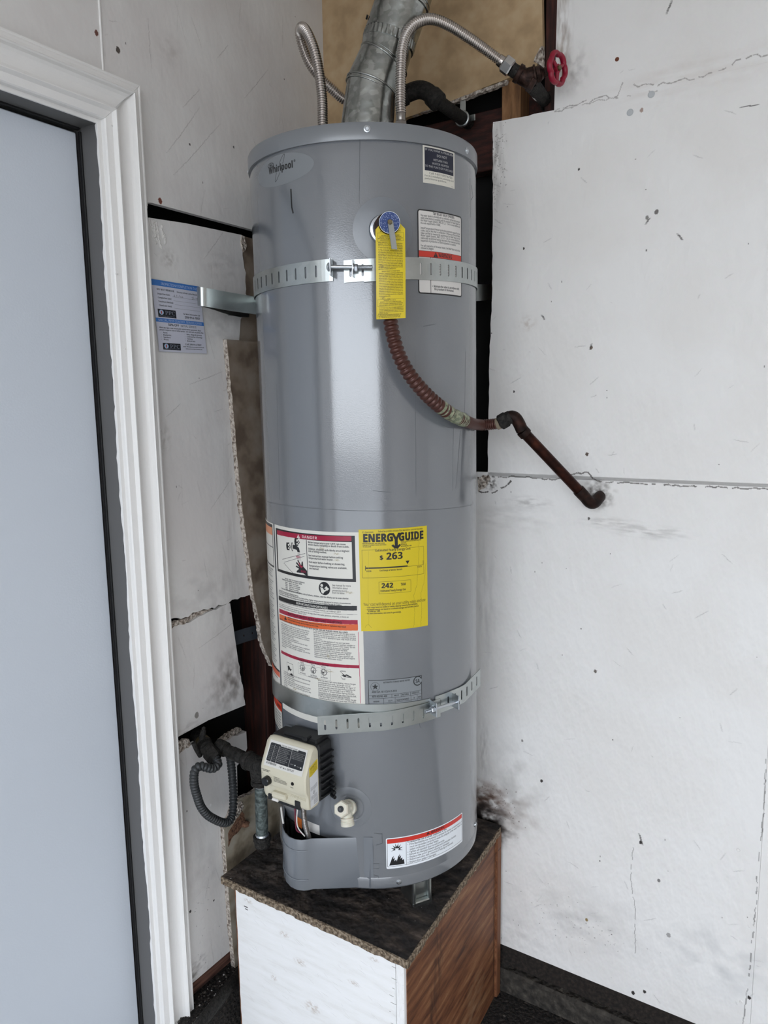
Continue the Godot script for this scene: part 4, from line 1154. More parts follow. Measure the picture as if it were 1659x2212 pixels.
func relief_valve(w: Node3D) -> void:
	var c: Vector2 = Vector2(0.7363, 1.3562)
	part("valve_plate", [wrap_poly(c, oval(0.0545, 0.0560), 0.2302, func(f): return 0.0016 - 0.0012 * pow(f, 6.0), 6)], M.cover_paint, w)
	part("valve_collar", [cyl(hc(c.x, c.y, 0.231), hc(c.x, c.y, 0.238), 0.0265, 0.0250, 28, 0.001)], M.zinc, w)
	var d: Vector2 = Vector2(0.7326, 1.3542)
	var root := Node3D.new()
	put(w, root, "relief_valve")
	var a := hc(c.x + 0.01, c.y, 0.232)
	var b := hc(d.x, d.y, 0.300)
	part("valve_body", [cyl(a, a.lerp(b, 0.62), 0.0225, 0.0215, 28, 0.002), cyl(a.lerp(b, 0.42), b, 0.0200, 0.0185, 28, 0.0015), cyl(a.lerp(b, 0.42), a.lerp(b, 0.42) + Vector3(0, -0.05, 0), 0.0125, 0.0125, 22, 0.001)], M.brass_dark, root, "dark bronze valve body")
	var f := frame_y(b, b - a, Vector3(0, 1, 0))
	var n := (b - a).normalized()
	var up := (Vector3.UP - n * n.y).normalized()
	var x := up.cross(n)
	var dp := piece()
	for k in 40:
		var q := Vector2.from_angle(TAU * k / 40)
		var s := Vector2.from_angle(TAU * (k + 1) / 40)
		tri(dp, b + n * 0.0014, b + n * 0.0014 + (x * q.x + up * q.y) * 0.0172, b + n * 0.0014 + (x * s.x + up * s.y) * 0.0172, -1, Vector2(0.5, 0.5), Vector2(0.5 + q.x * 0.5, 0.5 - q.y * 0.5), Vector2(0.5 + s.x * 0.5, 0.5 - s.y * 0.5))
	dp.open = n
	part("rating_disc", [dp], paper("disc_print", disc_picture(), 0.4), root, "blue disc printed with white lettering")
	part("disc_rim", [cyl(b - n * 0.0005, b + n * 0.0012, 0.0178, 0.0178, 40)], M.zinc, root)
	var top := b + n * 0.004 + up * 0.001 + x * 0.001
	var low := top - up * 0.044 + x * 0.005 + n * 0.010
	var lb := Basis(x.rotated(n, -0.08), (top - low).normalized(), x.rotated(n, -0.08).cross((top - low).normalized()))
	part("lever", [box((top + low) / 2, Vector3(0.0085, 0.050, 0.0014), 0.0005, lb), box((top + low) / 2 + lb * Vector3(-0.0042, 0, -0.0016), Vector3(0.0012, 0.049, 0.0040), 0.0004, lb), box((top + low) / 2 + lb * Vector3(0.0042, 0, -0.0016), Vector3(0.0012, 0.049, 0.0040), 0.0004, lb)], M.galvanised, root, "galvanised test lever")
	part("stem", [cyl(b, b + n * 0.009, 0.0030, 0.0026, 14), hexnut(b + n * 0.004, b + n * 0.0075, 0.0045)], M.brass_olive, root)

func drain_valve(w: Node3D) -> void:
	var c: Vector2 = Vector2(0.3434, 0.2413)
	part("drain_plate", [wrap_poly(c, oval(0.0440, 0.0440), 0.2301, func(f): return 0.0014 - 0.011 * pow(clampf(1.0 - f / 0.62, 0.0, 1.0), 0.6) if f < 0.62 else 0.0014 - 0.0010 * pow((f - 0.62) / 0.38, 4.0), 14)], M.heater_trim, w, "dished round plate")
	# a dark ring where the plate sinks to the tank opening
	var root := Node3D.new()
	put(w, root, "drain_valve")
	root.set_meta("label", "off-white plastic drain valve")
	var ax := (hc(c.x, c.y, 1.0) - hc(c.x, c.y, 0.0)).normalized()
	var a := hc(c.x, c.y, 0.2305)
	var b: Vector3 = Vector3(0.3921, 0.7342, 0.5341)
	var n := (b - a).normalized()
	part("valve_body", [cyl(a - n * 0.015, a.lerp(b, 0.6), 0.0135, 0.0125, 26, 0.001), cyl(a.lerp(b, 0.15), a.lerp(b, 0.30), 0.0165, 0.0165, 26, 0.001)], M.white_plastic, root)
	part("hex_cap", [hexnut(a.lerp(b, 0.62), b, 0.0162, 0.2), cyl(a.lerp(b, 0.5), a.lerp(b, 0.66), 0.0140, 0.0150, 26, 0.001)], M.white_plastic, root)
	part("stem_hole", [cyl(b - n * 0.002, b + n * 0.0012, 0.0062, 0.0062, 20)], M.black_plastic, root)
	part("stem", [cyl(b, b + n * 0.0030, 0.0036, 0.0030, 14)], M.knob_black, root)
	var o := a.lerp(b, 0.42)
	var e: Vector3 = Vector3(0.3901, 0.6868, 0.5095)
	var dn := (e - o).normalized()
	part("outlet", [lathe([Vector2(0.0, 0.0), Vector2(0.0105, 0.0), Vector2(0.0105, o.distance_to(e) - 0.016), Vector2(0.0128, o.distance_to(e) - 0.015), Vector2(0.0132, o.distance_to(e) - 0.0125), Vector2(0.0124, o.distance_to(e) - 0.0105), Vector2(0.0134, o.distance_to(e) - 0.0085), Vector2(0.0126, o.distance_to(e) - 0.0065), Vector2(0.0136, o.distance_to(e) - 0.0045), Vector2(0.0134, o.distance_to(e)), Vector2(0.0108, o.distance_to(e)), Vector2(0.0100, o.distance_to(e) - 0.008), Vector2(0.0, o.distance_to(e) - 0.008)], frame_y(o, dn), 28)], M.white_plastic, root)

func burner_cover(w: Node3D) -> void:
	# plan of the cover (x, z), from the left edge round the bulge to the right flange
	var plan := [Vector2(0.156, 0.440), Vector2(0.184, 0.464), Vector2(0.200, 0.482), Vector2(0.214, 0.503), Vector2(0.232, 0.526), Vector2(0.250, 0.5395), Vector2(0.268, 0.5470), Vector2(0.284, 0.5475), Vector2(0.297, 0.5425), Vector2(0.306, 0.5345), Vector2(0.310, 0.5285), Vector2(0.330, 0.5150), Vector2(0.352, 0.5000), Vector2(0.374, 0.4850), Vector2(0.388, 0.4745), Vector2(0.396, 0.4685), Vector2(0.404, 0.4660), Vector2(0.412, 0.4640)]
	var c := Vector2(H.origin.x, H.origin.z + 0.001)
	var y0 := 0.5275
	var y1 := 0.6420
	var rings := []
	for e in [[y0 + 0.0, -0.010], [y0 + 0.0005, -0.003], [y0 + 0.004, 0.0], [y1 - 0.0015, 0.0], [y1, -0.0008], [y1, -0.0022], [y1 - 0.006, -0.0024], [y0 + 0.004, -0.0024]]:
		var r := PackedVector3Array()
		for q in plan:
			var o: Vector2 = q + (q - c).normalized() * e[1]
			r.append(Vector3(o.x, e[0], o.y))
		rings.append(r)
	var p := loft(rings, 0, false, false)
	p.open = Vector3(0.3, 0.0, 1)
	part("burner_cover", [p], M.cover_paint, w, "bulged grey burner cover")
	# the two pressed ridges of the bulge
	for y in [0.565, 0.618]:
		var pts := PackedVector3Array()
		for i in range(3, 10):
			var o: Vector2 = plan[i]
			pts.append(Vector3(o.x, y if y > 0.6 else 0.553, o.y))
		part("cover_ridge", [tube(spline([pts[0], pts[1], pts[2], pts[3], pts[4], pts[5], pts[6]], 0.004), 0.0014, 8)], M.cover_paint, w)
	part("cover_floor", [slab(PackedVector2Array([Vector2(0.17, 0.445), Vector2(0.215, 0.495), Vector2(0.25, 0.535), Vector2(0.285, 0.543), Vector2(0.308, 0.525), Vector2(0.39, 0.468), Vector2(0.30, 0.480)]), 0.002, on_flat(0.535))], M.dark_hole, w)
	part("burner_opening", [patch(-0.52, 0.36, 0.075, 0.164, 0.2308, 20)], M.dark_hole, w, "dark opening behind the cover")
	# flange beside the seam
	part("cover_flange", [patch(Vector2(0.452, 0.1346).x, Vector2(0.5346, 0.1352).x, 0.0885, 0.178, 0.2310, 5)], M.cover_paint, w)
	part("wire", [tube(spline([Vector3(-0.012, 0.2474, 0.2839), Vector3(-0.0108, 0.2176, 0.2844), Vector3(-0.0116, 0.1975, 0.2817), Vector3(-0.0068, 0.1865, 0.2719)].map(func(v): return H * (v - Vector3(0, 0, 0))), 0.004), 0.0016, 8)], M.wire_red, w, "red wire")
	part("wire", [tube(spline([Vector3(-0.0039, 0.2504, 0.2849), Vector3(-0.0064, 0.2251, 0.2863), Vector3(-0.006, 0.2055, 0.2836), Vector3(0.0003, 0.1827, 0.272)].map(func(v): return H * v), 0.004), 0.0013, 8)], M.wire_white, w, "white wire")
	part("wire_tag", [tube(spline([Vector3(-0.0604, 0.2271, 0.2712), Vector3(-0.063, 0.2072, 0.2666), Vector3(-0.0643, 0.1854, 0.2619)].map(func(v): return H * v), 0.004), 0.0022, 6)], M.wire_white, w, "white wire sleeve")
	part("supply_tube", [hose([H * Vector3(-0.001, 0.2491, 0.2709), H * Vector3(-0.0036, 0.2205, 0.2663), H * Vector3(-0.0089, 0.1931, 0.2568), H * Vector3(-0.0135, 0.1576, 0.2424)], 0.0058, 0.0016, 0.0036, 16)], M.bare_steel, w, "corrugated steel supply tube")
	part("inner_sticker", [patch(-0.30, -0.19, 0.160, 0.182, 0.2312, 4)], M.orange_sticker, w, "orange sticker")
	part("inner_sticker", [patch(-0.18, 0.03, 0.164, 0.186, 0.2312, 4)], M.wire_white, w, "white sticker")
	part("gasket_bracket", [patch(-0.46, -0.40, 0.10, 0.16, 0.2330, 3), patch(-0.36, -0.31, 0.118, 0.165, 0.2335, 3)], M.galvanised, w)

func gas_control(w: Node3D) -> void:
	var g := Node3D.new()
	put(w, g, "gas_control")
	g.set_meta("label", "cream plastic gas control with a black dial")
	# profile of the cream cover seen from the side: (z out of the tank, y up), in world metres
	var xl := 0.2335
	var xr := 0.3490
	var prof := [Vector2(0.545, 0.740), Vector2(0.545, 0.852), Vector2(0.549, 0.8600), Vector2(0.556, 0.8620), Vector2(0.5635, 0.8575), Vector2(0.5850, 0.8125), Vector2(0.5868, 0.8060), Vector2(0.5868, 0.776), Vector2(0.5830, 0.770), Vector2(0.5800, 0.764), Vector2(0.5800, 0.745), Vector2(0.5780, 0.739), Vector2(0.570, 0.736), Vector2(0.552, 0.736)]
	var mid := Vector2(0.5600, 0.797)
	var rings := []
	for e in [[xl, 0.84], [xl + 0.0012, 0.90], [xl + 0.004, 0.955], [xl + 0.009, 0.99], [xl + 0.016, 1.0], [xr - 0.010, 1.0], [xr - 0.005, 0.993], [xr - 0.002, 0.975], [xr - 0.0004, 0.95], [xr, 0.92]]:
		var r := PackedVector3Array()
		var s: float = e[1]
		for q in prof:
			var v: Vector2 = mid + (q - mid) * Vector2(lerpf(1.0, s, 0.9), s)
			v.x = maxf(v.x, 0.545)
			r.append(Vector3(e[0], v.y, v.x))
		rings.append(r)
	part("cover", [crease(loft(rings, 0), prof)], M.cream_plastic, g)
	# black base with ribs
	var base := [box(Vector3(0.291, 0.800, 0.524), Vector3(0.120, 0.118, 0.044), 0.004), box(Vector3(0.300, 0.860, 0.522), Vector3(0.085, 0.012, 0.040), 0.003), box(Vector3(0.318, 0.866, 0.540), Vector3(0.012, 0.008, 0.018), 0.002)]
	for k in 7: base.append(box(Vector3(0.3535, 0.752 + k * 0.014, 0.524), Vector3(0.008, 0.0035, 0.040), 0.001))
	for k in 4: base.append(cyl(Vector3(0.352, 0.742 + k * 0.0095, 0.510), Vector3(0.3655, 0.742 + k * 0.0095, 0.516), 0.0042, 0.0038, 10, 0.0008))
	base.append(cyl(Vector3(0.291, 0.80, 0.485), Vector3(0.291, 0.80, 0.505), 0.030, 0.030, 24, 0.001))
	part("base", base, M.black_plastic, g, "black ribbed base")
	var up := Vector2(0.5635, 0.8575)
	var lo := Vector2(0.5850, 0.8125)
	var sl := piece()
	var nrm := Vector3(0, -(up.x - lo.x), (up.y - lo.y)).normalized() * 1.0
	nrm = Vector3(0, (lo.x - up.x), (up.y - lo.y)).normalized()
	var q := []
	for e in [[0.246, 0.04], [0.340, 0.04], [0.3405, 1.04], [0.2435, 1.04]]:
		var z: float = lerpf(up.x, lo.x, e[1])
		var y: float = lerpf(up.y, lo.y, e[1])
		q.append(Vector3(e[0], y, z) + nrm * 0.0006)
	quad(sl, q[0], q[1], q[2], q[3], -1, Vector2(0, 0), Vector2(1, 0), Vector2(1, 1), Vector2(0, 1))
	sl.open = nrm
	part("status_label", [sl], paper("status_print", status_picture(), 0.3), g, "black and white status light label")
	var fr := piece()
	quad(fr, Vector3(0.2355, 0.806, 0.5873), Vector3(0.347, 0.806, 0.5873), Vector3(0.347, 0.777, 0.5873), Vector3(0.2355, 0.777, 0.5873), -1, Vector2(0, 0), Vector2(1, 0), Vector2(1, 1), Vector2(0, 1))
	fr.open = Vector3(0, 0, 1)
	var fp := paper("control_print", control_front_picture(), 0.42)
	fp.transparency = BaseMaterial3D.TRANSPARENCY_ALPHA_SCISSOR
	fp.alpha_scissor_threshold = 0.5
	part("front_print", [fr], fp, g)
	var k: Vector3 = Vector3(0.2541, 0.7815, 0.5875)
	part("dial", [lathe([Vector2(0, 0.0105), Vector2(0.0075, 0.0100), Vector2(0.0090, 0.0085), Vector2(0.0095, 0.001), Vector2(0.0095, -0.002)], frame_y(k, Vector3(0, 0, 1)), 32)], M.knob_black, g, "black temperature dial")
	var led: Vector3 = Vector3(0.317, 0.7907, 0.5875)
	part("status_light", [lathe([Vector2(0, 0.0016), Vector2(0.0028, 0.0012), Vector2(0.0034, 0.0), Vector2(0.0034, -0.001)], frame_y(led, Vector3(0, 0, 1)), 18)], M.iron, g)
	var sd := piece()
	var sx := 0.3496
	quad(sd, Vector3(sx, 0.8255, 0.5745), Vector3(sx, 0.8345, 0.5490), Vector3(sx, 0.7450, 0.5490), Vector3(sx, 0.7430, 0.5740), -1, Vector2(0, 0), Vector2(1, 0), Vector2(1, 1), Vector2(0, 1))
	sd.open = Vector3(1, 0, 0)
	part("side_label", [sd], paper("side_print", side_picture(), 0.4), g, "yellow and white side label")
	# raised maker's word, plug recesses and the tilted tab under the dial
	var tm := TextMesh.new()
	tm.text = "Honeywell"
	var sf := SystemFont.new()
	sf.font_names = PackedStringArray(["Droid Sans"])
	tm.font = sf
	tm.font_size = 24
	tm.pixel_size = 0.00042
	tm.depth = 0.0008
	var tn := MeshInstance3D.new()
	tn.mesh = tm
	tn.material_override = M.cream_plastic
	put(g, tn, "raised_word")
	tn.global_transform = Transform3D(Basis(), Vector3(0.3195, 0.7615, 0.5806))
	part("tab", [box(Vector3(0.280, 0.7545, 0.5835), Vector3(0.036, 0.012, 0.012), 0.003)], M.cream_plastic, g)
	part("connector", [box(Vector3(0.3225, 0.7445, 0.5790), Vector3(0.0135, 0.0175, 0.0060), 0.001)], M.black_plastic, g, "black wire connector")
	part("connector", [box(Vector3(0.2522, 0.7429, 0.578), Vector3(0.0105, 0.0125, 0.010), 0.002)], M.black_plastic, g)
	part("terminal", [box(Vector3(0.272, 0.7355, 0.566), Vector3(0.040, 0.010, 0.020), 0.002), box(Vector3(0.285, 0.7290, 0.556), Vector3(0.050, 0.012, 0.020), 0.002)], M.black_plastic, g)
	part("terminal_clip", [box(Vector3(0.262, 0.7385, 0.578), Vector3(0.020, 0.006, 0.006), 0.001)], M.wire_white, g)

func crease(p: Dictionary, prof: Array) -> Dictionary:      # hard edge between the sloped and the upright face, the rest smooth
	return p

# ---------------------------------------------------------------- printed labels
func ctx(t0: float, t1: float, h0: float, h1: float, ppm: float, c: Color, r := 0.23) -> Dictionary:
	return {"im": blank(int((t1 - t0) * r * ppm), int((h1 - h0) * ppm), c), "t0": t0, "h1": h1, "k": r * ppm, "p": ppm}

func at(c: Dictionary, q: Vector2) -> Vector2: return Vector2((q.x - c.t0) * c.k, (c.h1 - q.y) * c.p)

func lt(c: Dictionary, s: String, a: Vector2, b: Vector2, size: float, k: Color, bold := false) -> void:      # baseline starts at a, the line ends under b
	var p := at(c, a)
	if absf(a.y - b.y) < 0.005: p.y = (p.y + at(c, b).y) / 2.0
	text(c.im, s, p.x, p.y, size * c.p, k, bold, at(c, b).x - p.x)

func lr(c: Dictionary, a: Vector2, b: Vector2, k: Color) -> void:
	var p := at(c, a)
	var q := at(c, b)
	fill(c.im, p.x, p.y, q.x - p.x, q.y - p.y, k)

func lq(c: Dictionary, tl: Vector2, tr: Vector2, br: Vector2, k: Color) -> void:
	poly(c.im, [at(c, tl), at(c, tr), at(c, br), at(c, tl + br - tr)], k)

func ll(c: Dictionary, a: Vector2, b: Vector2, w: float, k: Color) -> void: line(c.im, at(c, a), at(c, b), w, k)

func warn_sign(im: Image, q: Vector2, s: float, k: Color, mark: Color) -> void:
	poly(im, [q + Vector2(0, -s), q + Vector2(s * 0.95, s * 0.7), q + Vector2(-s * 0.95, s * 0.7)], k)
	fill(im, q.x - s * 0.1, q.y - s * 0.5, s * 0.2, s * 0.65, mark)
	fill(im, q.x - s * 0.1, q.y + s * 0.3, s * 0.2, s * 0.2, mark)

func labels(w: Node3D) -> void:
	var ink := col("1b1b1d")
	main_label(w, ink)
	energy_label(w, ink)
	rating_plate(w)
	warning_label(w, ink)
	relief_label(w, ink)
	problem_label(w, ink)
	badge(w)

func main_label(w: Node3D, ink: Color) -> void:
	var pap := col("d9d6cd")
	var crim := col("9b1338")
	var t0: float = Vector2(-0.4421, 0.8068).x
	var t1: float = Vector2(0.4991, 0.8093).x
	var h1: float = Vector2(0.4953, 0.8093).y
	var h0: float = Vector2(-0.1157, 0.4123).y
	var c := ctx(t0, t1, h0, h1, 3000.0, pap)
	var im: Image = c.im
	lr(c, Vector2(-0.4224, 0.8028), Vector2(0.449, 0.7123), ink)
	lr(c, Vector2(-0.3994, 0.7902), Vector2(0.4221, 0.718), pap)
	lq(c, Vector2(-0.3957, 0.799), Vector2(0.421, 0.8017), Vector2(0.4198, 0.7922), crim)
	lt(c, "DANGER", Vector2(-0.0515, 0.7918), Vector2(0.1192, 0.7934), 0.0070, pap, true)
	warn_sign(im, at(c, Vector2(-0.0864, 0.7944)), 14, pap, crim)
	ll(c, Vector2(0.0021, 0.7897), Vector2(0.0031, 0.7171), 4, ink)
	for l in [["Water temperature over 125\u00b0F can cause", Vector2(0.0159, 0.7832), Vector2(0.3747, 0.7849)], ["severe burns instantly or death from scalds.", Vector2(0.0169, 0.7785), Vector2(0.4033, 0.7802)], ["Children, disabled and elderly are at highest", Vector2(0.0165, 0.7701), Vector2(0.4054, 0.7722)], ["risk of being scalded.", Vector2(0.0169, 0.7657), Vector2(0.2042, 0.7671)], ["See instruction manual before setting", Vector2(0.0164, 0.7568), Vector2(0.3486, 0.7587)], ["temperature at water heater.", Vector2(0.0174, 0.7518), Vector2(0.2618, 0.7539)], ["Feel water before bathing or showering.", Vector2(0.0177, 0.7438), Vector2(0.3644, 0.7458)], ["Temperature limiting valves are available,", Vector2(0.0188, 0.7364), Vector2(0.3813, 0.7382)], ["see manual.", Vector2(0.0198, 0.7315), Vector2(0.1258, 0.7324)]]:
		lt(c, l[0], l[1], l[2], 0.0049, ink, true)
	# tap, tub and hand
	var f := at(c, Vector2(-0.1329, 0.7716))
	disc(im, f + Vector2(-24, 0), 9, 27, ink); disc(im, f + Vector2(-22, 0), 6, 21, pap)
	poly(im, [f + Vector2(-20, -14), f + Vector2(14, -12), f + Vector2(34, 0), f + Vector2(40, 26), f + Vector2(20, 26), f + Vector2(14, 14), f + Vector2(-20, 10)], ink)
	for e in [Vector2(-72, 2), Vector2(6, -34)]:
		disc(im, f + e, 9, 24, ink)
		for g in [[4, -20], [4, 16], [-2, 0]]: poly(im, [f + e + Vector2(0, g[1]), f + e + Vector2(22, g[1] * 1.1 - 4), f + e + Vector2(22, g[1] * 1.1 + 5), f + e + Vector2(0, g[1] + 8)], ink)
		poly(im, [f + e + Vector2(14, 0), f + e + Vector2(25, -14), f + e + Vector2(36, 0), f + e + Vector2(25, 14)], ink)
		poly(im, [f + e + Vector2(20, 0), f + e + Vector2(25, -7), f + e + Vector2(31, 0), f + e + Vector2(25, 7)], pap)
	for k in 7: line(im, f + Vector2(22 + k * 2.6, 28), f + Vector2(16 + k * 5.0, 78), 1.4, col("8d8a86"))
	text(im, "HOT", f.x + 4, f.y + 62, 19, crim, true, 44)
	ll(c, Vector2(-0.3219, 0.7406), Vector2(-0.0156, 0.7623), 2, ink)
	ll(c, Vector2(-0.2936, 0.7356), Vector2(-0.0249, 0.7563), 2, ink)
	ll(c, Vector2(-0.299, 0.7341), Vector2(-0.1666, 0.7174), 2.5, ink)
	var hd := at(c, Vector2(-0.0722, 0.7317))
	poly(im, [hd + Vector2(-36, 24), hd + Vector2(-14, 8), hd + Vector2(-42, -2), hd + Vector2(-38, -10), hd + Vector2(-12, -2), hd + Vector2(-38, -24), hd + Vector2(-32, -32), hd + Vector2(-6, -12), hd + Vector2(-26, -42), hd + Vector2(-18, -46), hd + Vector2(4, -16), hd + Vector2(10, -40), hd + Vector2(18, -40), hd + Vector2(20, -10), hd + Vector2(48, 12), hd + Vector2(48, 46), hd + Vector2(16, 30), hd + Vector2(-34, 32)], ink)
	poly(im, [hd + Vector2(-18, -34), hd + Vector2(2, -14), hd + Vector2(10, -12), hd + Vector2(18, -14), hd + Vector2(8, 2), hd + Vector2(-8, -8)], crim)
	text(im, "BURN", hd.x - 2, hd.y + 26, 18, crim, true, 46)
	var tb := [["WATER", "TIME TO PRODUCE SERIOUS"], ["TEMPERATURE", "BURNS ON ADULT SKIN"], ["160\u00b0F", "About 1/2 second"], ["150\u00b0F", "About 1-1/2 seconds"], ["140\u00b0F", "Less than 5 seconds"], ["130\u00b0F", "About 30 seconds"], ["120\u00b0F", "More than 5 minutes"]]
	var q0 := at(c, Vector2(-0.3804, 0.7012))
	var q1 := at(c, Vector2(-0.2375, 0.7059))
	for i in tb.size():
		text(im, tb[i][0], q1.x - 10 - tb[i][0].length() * 5.8, q0.y + i * 11.4, 10.5, ink, true)
		text(im, tb[i][1], q1.x, q0.y + i * 11.4, 10.5, ink, true)
	lt(c, "The time to produce serious burns on the skin of infants, children, and the elderly can be even shorter.", Vector2(-0.3615, 0.6768), Vector2(0.3873, 0.6779), 0.0042, ink, true)
	lt(c, "Install Thermostatic Mixing Valves", Vector2(-0.4114, 0.6698), Vector2(-0.1119, 0.6721), 0.0042, ink, true)
	lt(c, "Even if you set the water heater thermostat to a low setting, higher temperatures may occur in certain circumstances.", Vector2(-0.4129, 0.6665), Vector2(0.4047, 0.6694), 0.0038, ink, true)
	lt(c, "Install Thermostatic Mixing Valves (temperature limiting valves) at each point-of-use to reduce the risk of scalding.", Vector2(-0.4108, 0.6625), Vector2(0.3243, 0.665), 0.0038, ink, true)
	var bk := at(c, Vector2(0.1669, 0.6961))
	disc(im, bk, 37, 40, ink)
	disc(im, bk + Vector2(-17, -17), 9, 9, pap)
	poly(im, [bk + Vector2(-28, -6), bk + Vector2(-12, -4), bk + Vector2(-2, 10), bk + Vector2(10, 4), bk + Vector2(14, 10), bk + Vector2(-2, 22), bk + Vector2(-10, 34), bk + Vector2(-22, 24)], pap)
	poly(im, [bk + Vector2(-2, 0), bk + Vector2(14, -16), bk + Vector2(20, -8), bk + Vector2(30, 0), bk + Vector2(16, 14), bk + Vector2(8, 2)], pap)
	for l in [["See manual for more", Vector2(0.238, 0.7019), Vector2(0.4093, 0.7024)], ["information about", Vector2(0.2384, 0.697), Vector2(0.3803, 0.6974)], ["preventing burns", Vector2(0.2376, 0.6918), Vector2(0.3759, 0.6922)], ["from hot water.", Vector2(0.238, 0.6871), Vector2(0.3568, 0.6874)]]: lt(c, l[0], l[1], l[2], 0.0050, col("33312f"))
	lq(c, Vector2(-0.4219, 0.6601), Vector2(0.4517, 0.6647), Vector2(0.4506, 0.6556), ink)
	lt(c, "IMPORTANT/IMPORTANTE", Vector2(-0.1512, 0.6537), Vector2(0.2015, 0.6562), 0.0066, pap, true)
	lt(c, "Read the manual for complete instructions and safety information. For a free manual, call 1-800-621-2017", Vector2(-0.4119, 0.6482), Vector2(0.3133, 0.6513), 0.0036, ink)
	lt(c, "Lea el manual para instrucciones completas e informaci\u00f3n de seguridad. Manuales gratuitos, etiquetas, o discos en", Vector2(-0.4186, 0.6385), Vector2(0.3828, 0.6422), 0.0036, ink)
	lt(c, "espa\u00f1ol o ingl\u00e9s pueden llamarse al 1-800-621-2017", Vector2(-0.4177, 0.6349), Vector2(-0.0255, 0.6379), 0.0036, ink)
	ll(c, Vector2(-0.4159, 0.6447), Vector2(0.4507, 0.6475), 1.5, ink)
	lq(c, Vector2(-0.4212, 0.6326), Vector2(0.4549, 0.6364), Vector2(0.4539, 0.6277), crim)
	lt(c, "FOR YOUR SAFETY READ BEFORE LIGHTING", Vector2(-0.2739, 0.6271), Vector2(0.3231, 0.6289), 0.0060, col("2a0812"), true)
	lq(c, Vector2(-0.4251, 0.6211), Vector2(0.4555, 0.6277), Vector2(0.4541, 0.6152), col("d4612e"))
	warn_sign(im, at(c, Vector2(-0.3132, 0.6176)), 16, ink, col("d4612e"))
	lt(c, "WARNING:  If you do not follow these instructions exactly, a fire or explosion may result", Vector2(-0.2767, 0.6184), Vector2(0.3549, 0.6221), 0.0036, ink, true)
	lt(c, "causing property damage, personal injury or loss of life.", Vector2(-0.2779, 0.6147), Vector2(0.1008, 0.6176), 0.0036, ink, true)
	lt(c, "BEFORE LIGHTING: ENTIRE SYSTEM MUST BE FILLED WITH WATER AND AIR PURGED FROM ALL LINES", Vector2(-0.423, 0.6074), Vector2(0.3692, 0.6112), 0.0040, ink, true)
	var left := ["A. This appliance has a pilot which is lit by a piezo-electric", "spark gas ignition system. Do not open the inner door", "of the appliance and try to light the pilot by hand.", "B. BEFORE LIGHTING smell all around the appliance", "area for gas. Be sure to smell next to the floor because", "some gas is heavier than air and will settle on the floor.", "WHAT TO DO IF YOU SMELL GAS", "- Do not try to light any appliance.", "- Do not touch any electric switch; do not use any", "phone in your building.", "- Immediately call your gas supplier from a neighbor's", "phone. Follow the gas supplier's instructions.", "- If you cannot reach your gas supplier, call the fire", "department."]
	var a0 := at(c, Vector2(-0.4034, 0.6041))
	var a1 := at(c, Vector2(-0.0042, 0.6061))
	for i in left.size(): text(im, left[i], a0.x + 4, a0.y + 4 + i * 11.5, 10.5, ink, false, minf((a1.x - a0.x) * left[i].length() / 54.0, a1.x - a0.x))
	var right := ["C. Use only your hand to push in or turn the gas control", "knob. Never use tools. If the knob will not push in or turn", "by hand, do not try to repair it, call a qualified service", "technician. Force or attempted repair may result in a fire", "or explosion.", "D. Do not use this appliance if any part has been", "underwater. Immediately contact a qualified installer or", "service agency to replace a flooded water heater. Do not", "attempt to repair the unit. It must be replaced!", "E. DO NOT USE THIS APPLIANCE IF THERE HAS BEEN", "AN IGNITION OF VAPORS. Immediately call a qualified", "service technician to inspect the appliance. Water", "heaters subjected to a flammable vapors ignition will", "show a discoloration on the air intake grid and require", "replacement of the entire water heater."]
	var b0 := at(c, Vector2(0.0407, 0.6061))
	var b1 := at(c, Vector2(0.438, 0.604))
	for i in right.size(): text(im, right[i], b0.x, b0.y + i * 11.5, 10.8, ink, false, minf((b1.x - b0.x) * right[i].length() / 57.0, b1.x - b0.x))
	lq(c, Vector2(-0.4217, 0.5422), Vector2(0.4575, 0.5448), Vector2(0.4568, 0.5384), crim)
	lt(c, "LIGHTING INSTRUCTIONS", Vector2(-0.1624, 0.5362), Vector2(0.1903, 0.5384), 0.0048, col("2a0812"), true)
	var d0 := at(c, Vector2(-0.3159, 0.5306))
	for e in [[-4, 6, 66, 2], [-4, 88, 66, 2], [-4, 6, 2, 84], [60, 6, 2, 84]]: fill(im, d0.x + e[0], d0.y + e[1] + 16, e[2], e[3], ink)
	poly(im, [d0 + Vector2(4, 48), d0 + Vector2(20, 40), d0 + Vector2(34, 60), d0 + Vector2(48, 56), d0 + Vector2(36, 72), d0 + Vector2(20, 66), d0 + Vector2(8, 78)], ink)
	poly(im, [d0 + Vector2(26, 92), d0 + Vector2(44, 84), d0 + Vector2(56, 90), d0 + Vector2(54, 100), d0 + Vector2(34, 100)], ink)
	for e in [Vector2(-0.1003, 0.5231), Vector2(0.0248, 0.5235), Vector2(0.1338, 0.5237)]:
		var q := at(c, e)
		disc(im, q, 19, 20, ink); disc(im, q, 15.5, 16.5, pap)
		poly(im, [q, q + Vector2(-11, 12), q + Vector2(6, 15)] if e == Vector2(0.0248, 0.5235) else [q, q + Vector2(13, 3), q + Vector2(2, 15)] if e == Vector2(-0.1003, 0.5231) else [q, q + Vector2(-14, -6), q + Vector2(-8, 13)], ink)
		line(im, q + Vector2(-14, 5), q + Vector2(14, -5), 2, ink); line(im, q + Vector2(3, -15), q + Vector2(-2, 15), 2, ink)
		for k in 9: line(im, q + Vector2.from_angle(PI * 0.55 + k * 0.55) * 22, q + Vector2.from_angle(PI * 0.55 + k * 0.55) * 27, 2.5, ink)
		text(im, "NOT PRESSED", q.x - 24, q.y + 38, 10, ink, false, 50)
		text(im, "FIGURE", q.x - 18, q.y - 30, 9, ink)
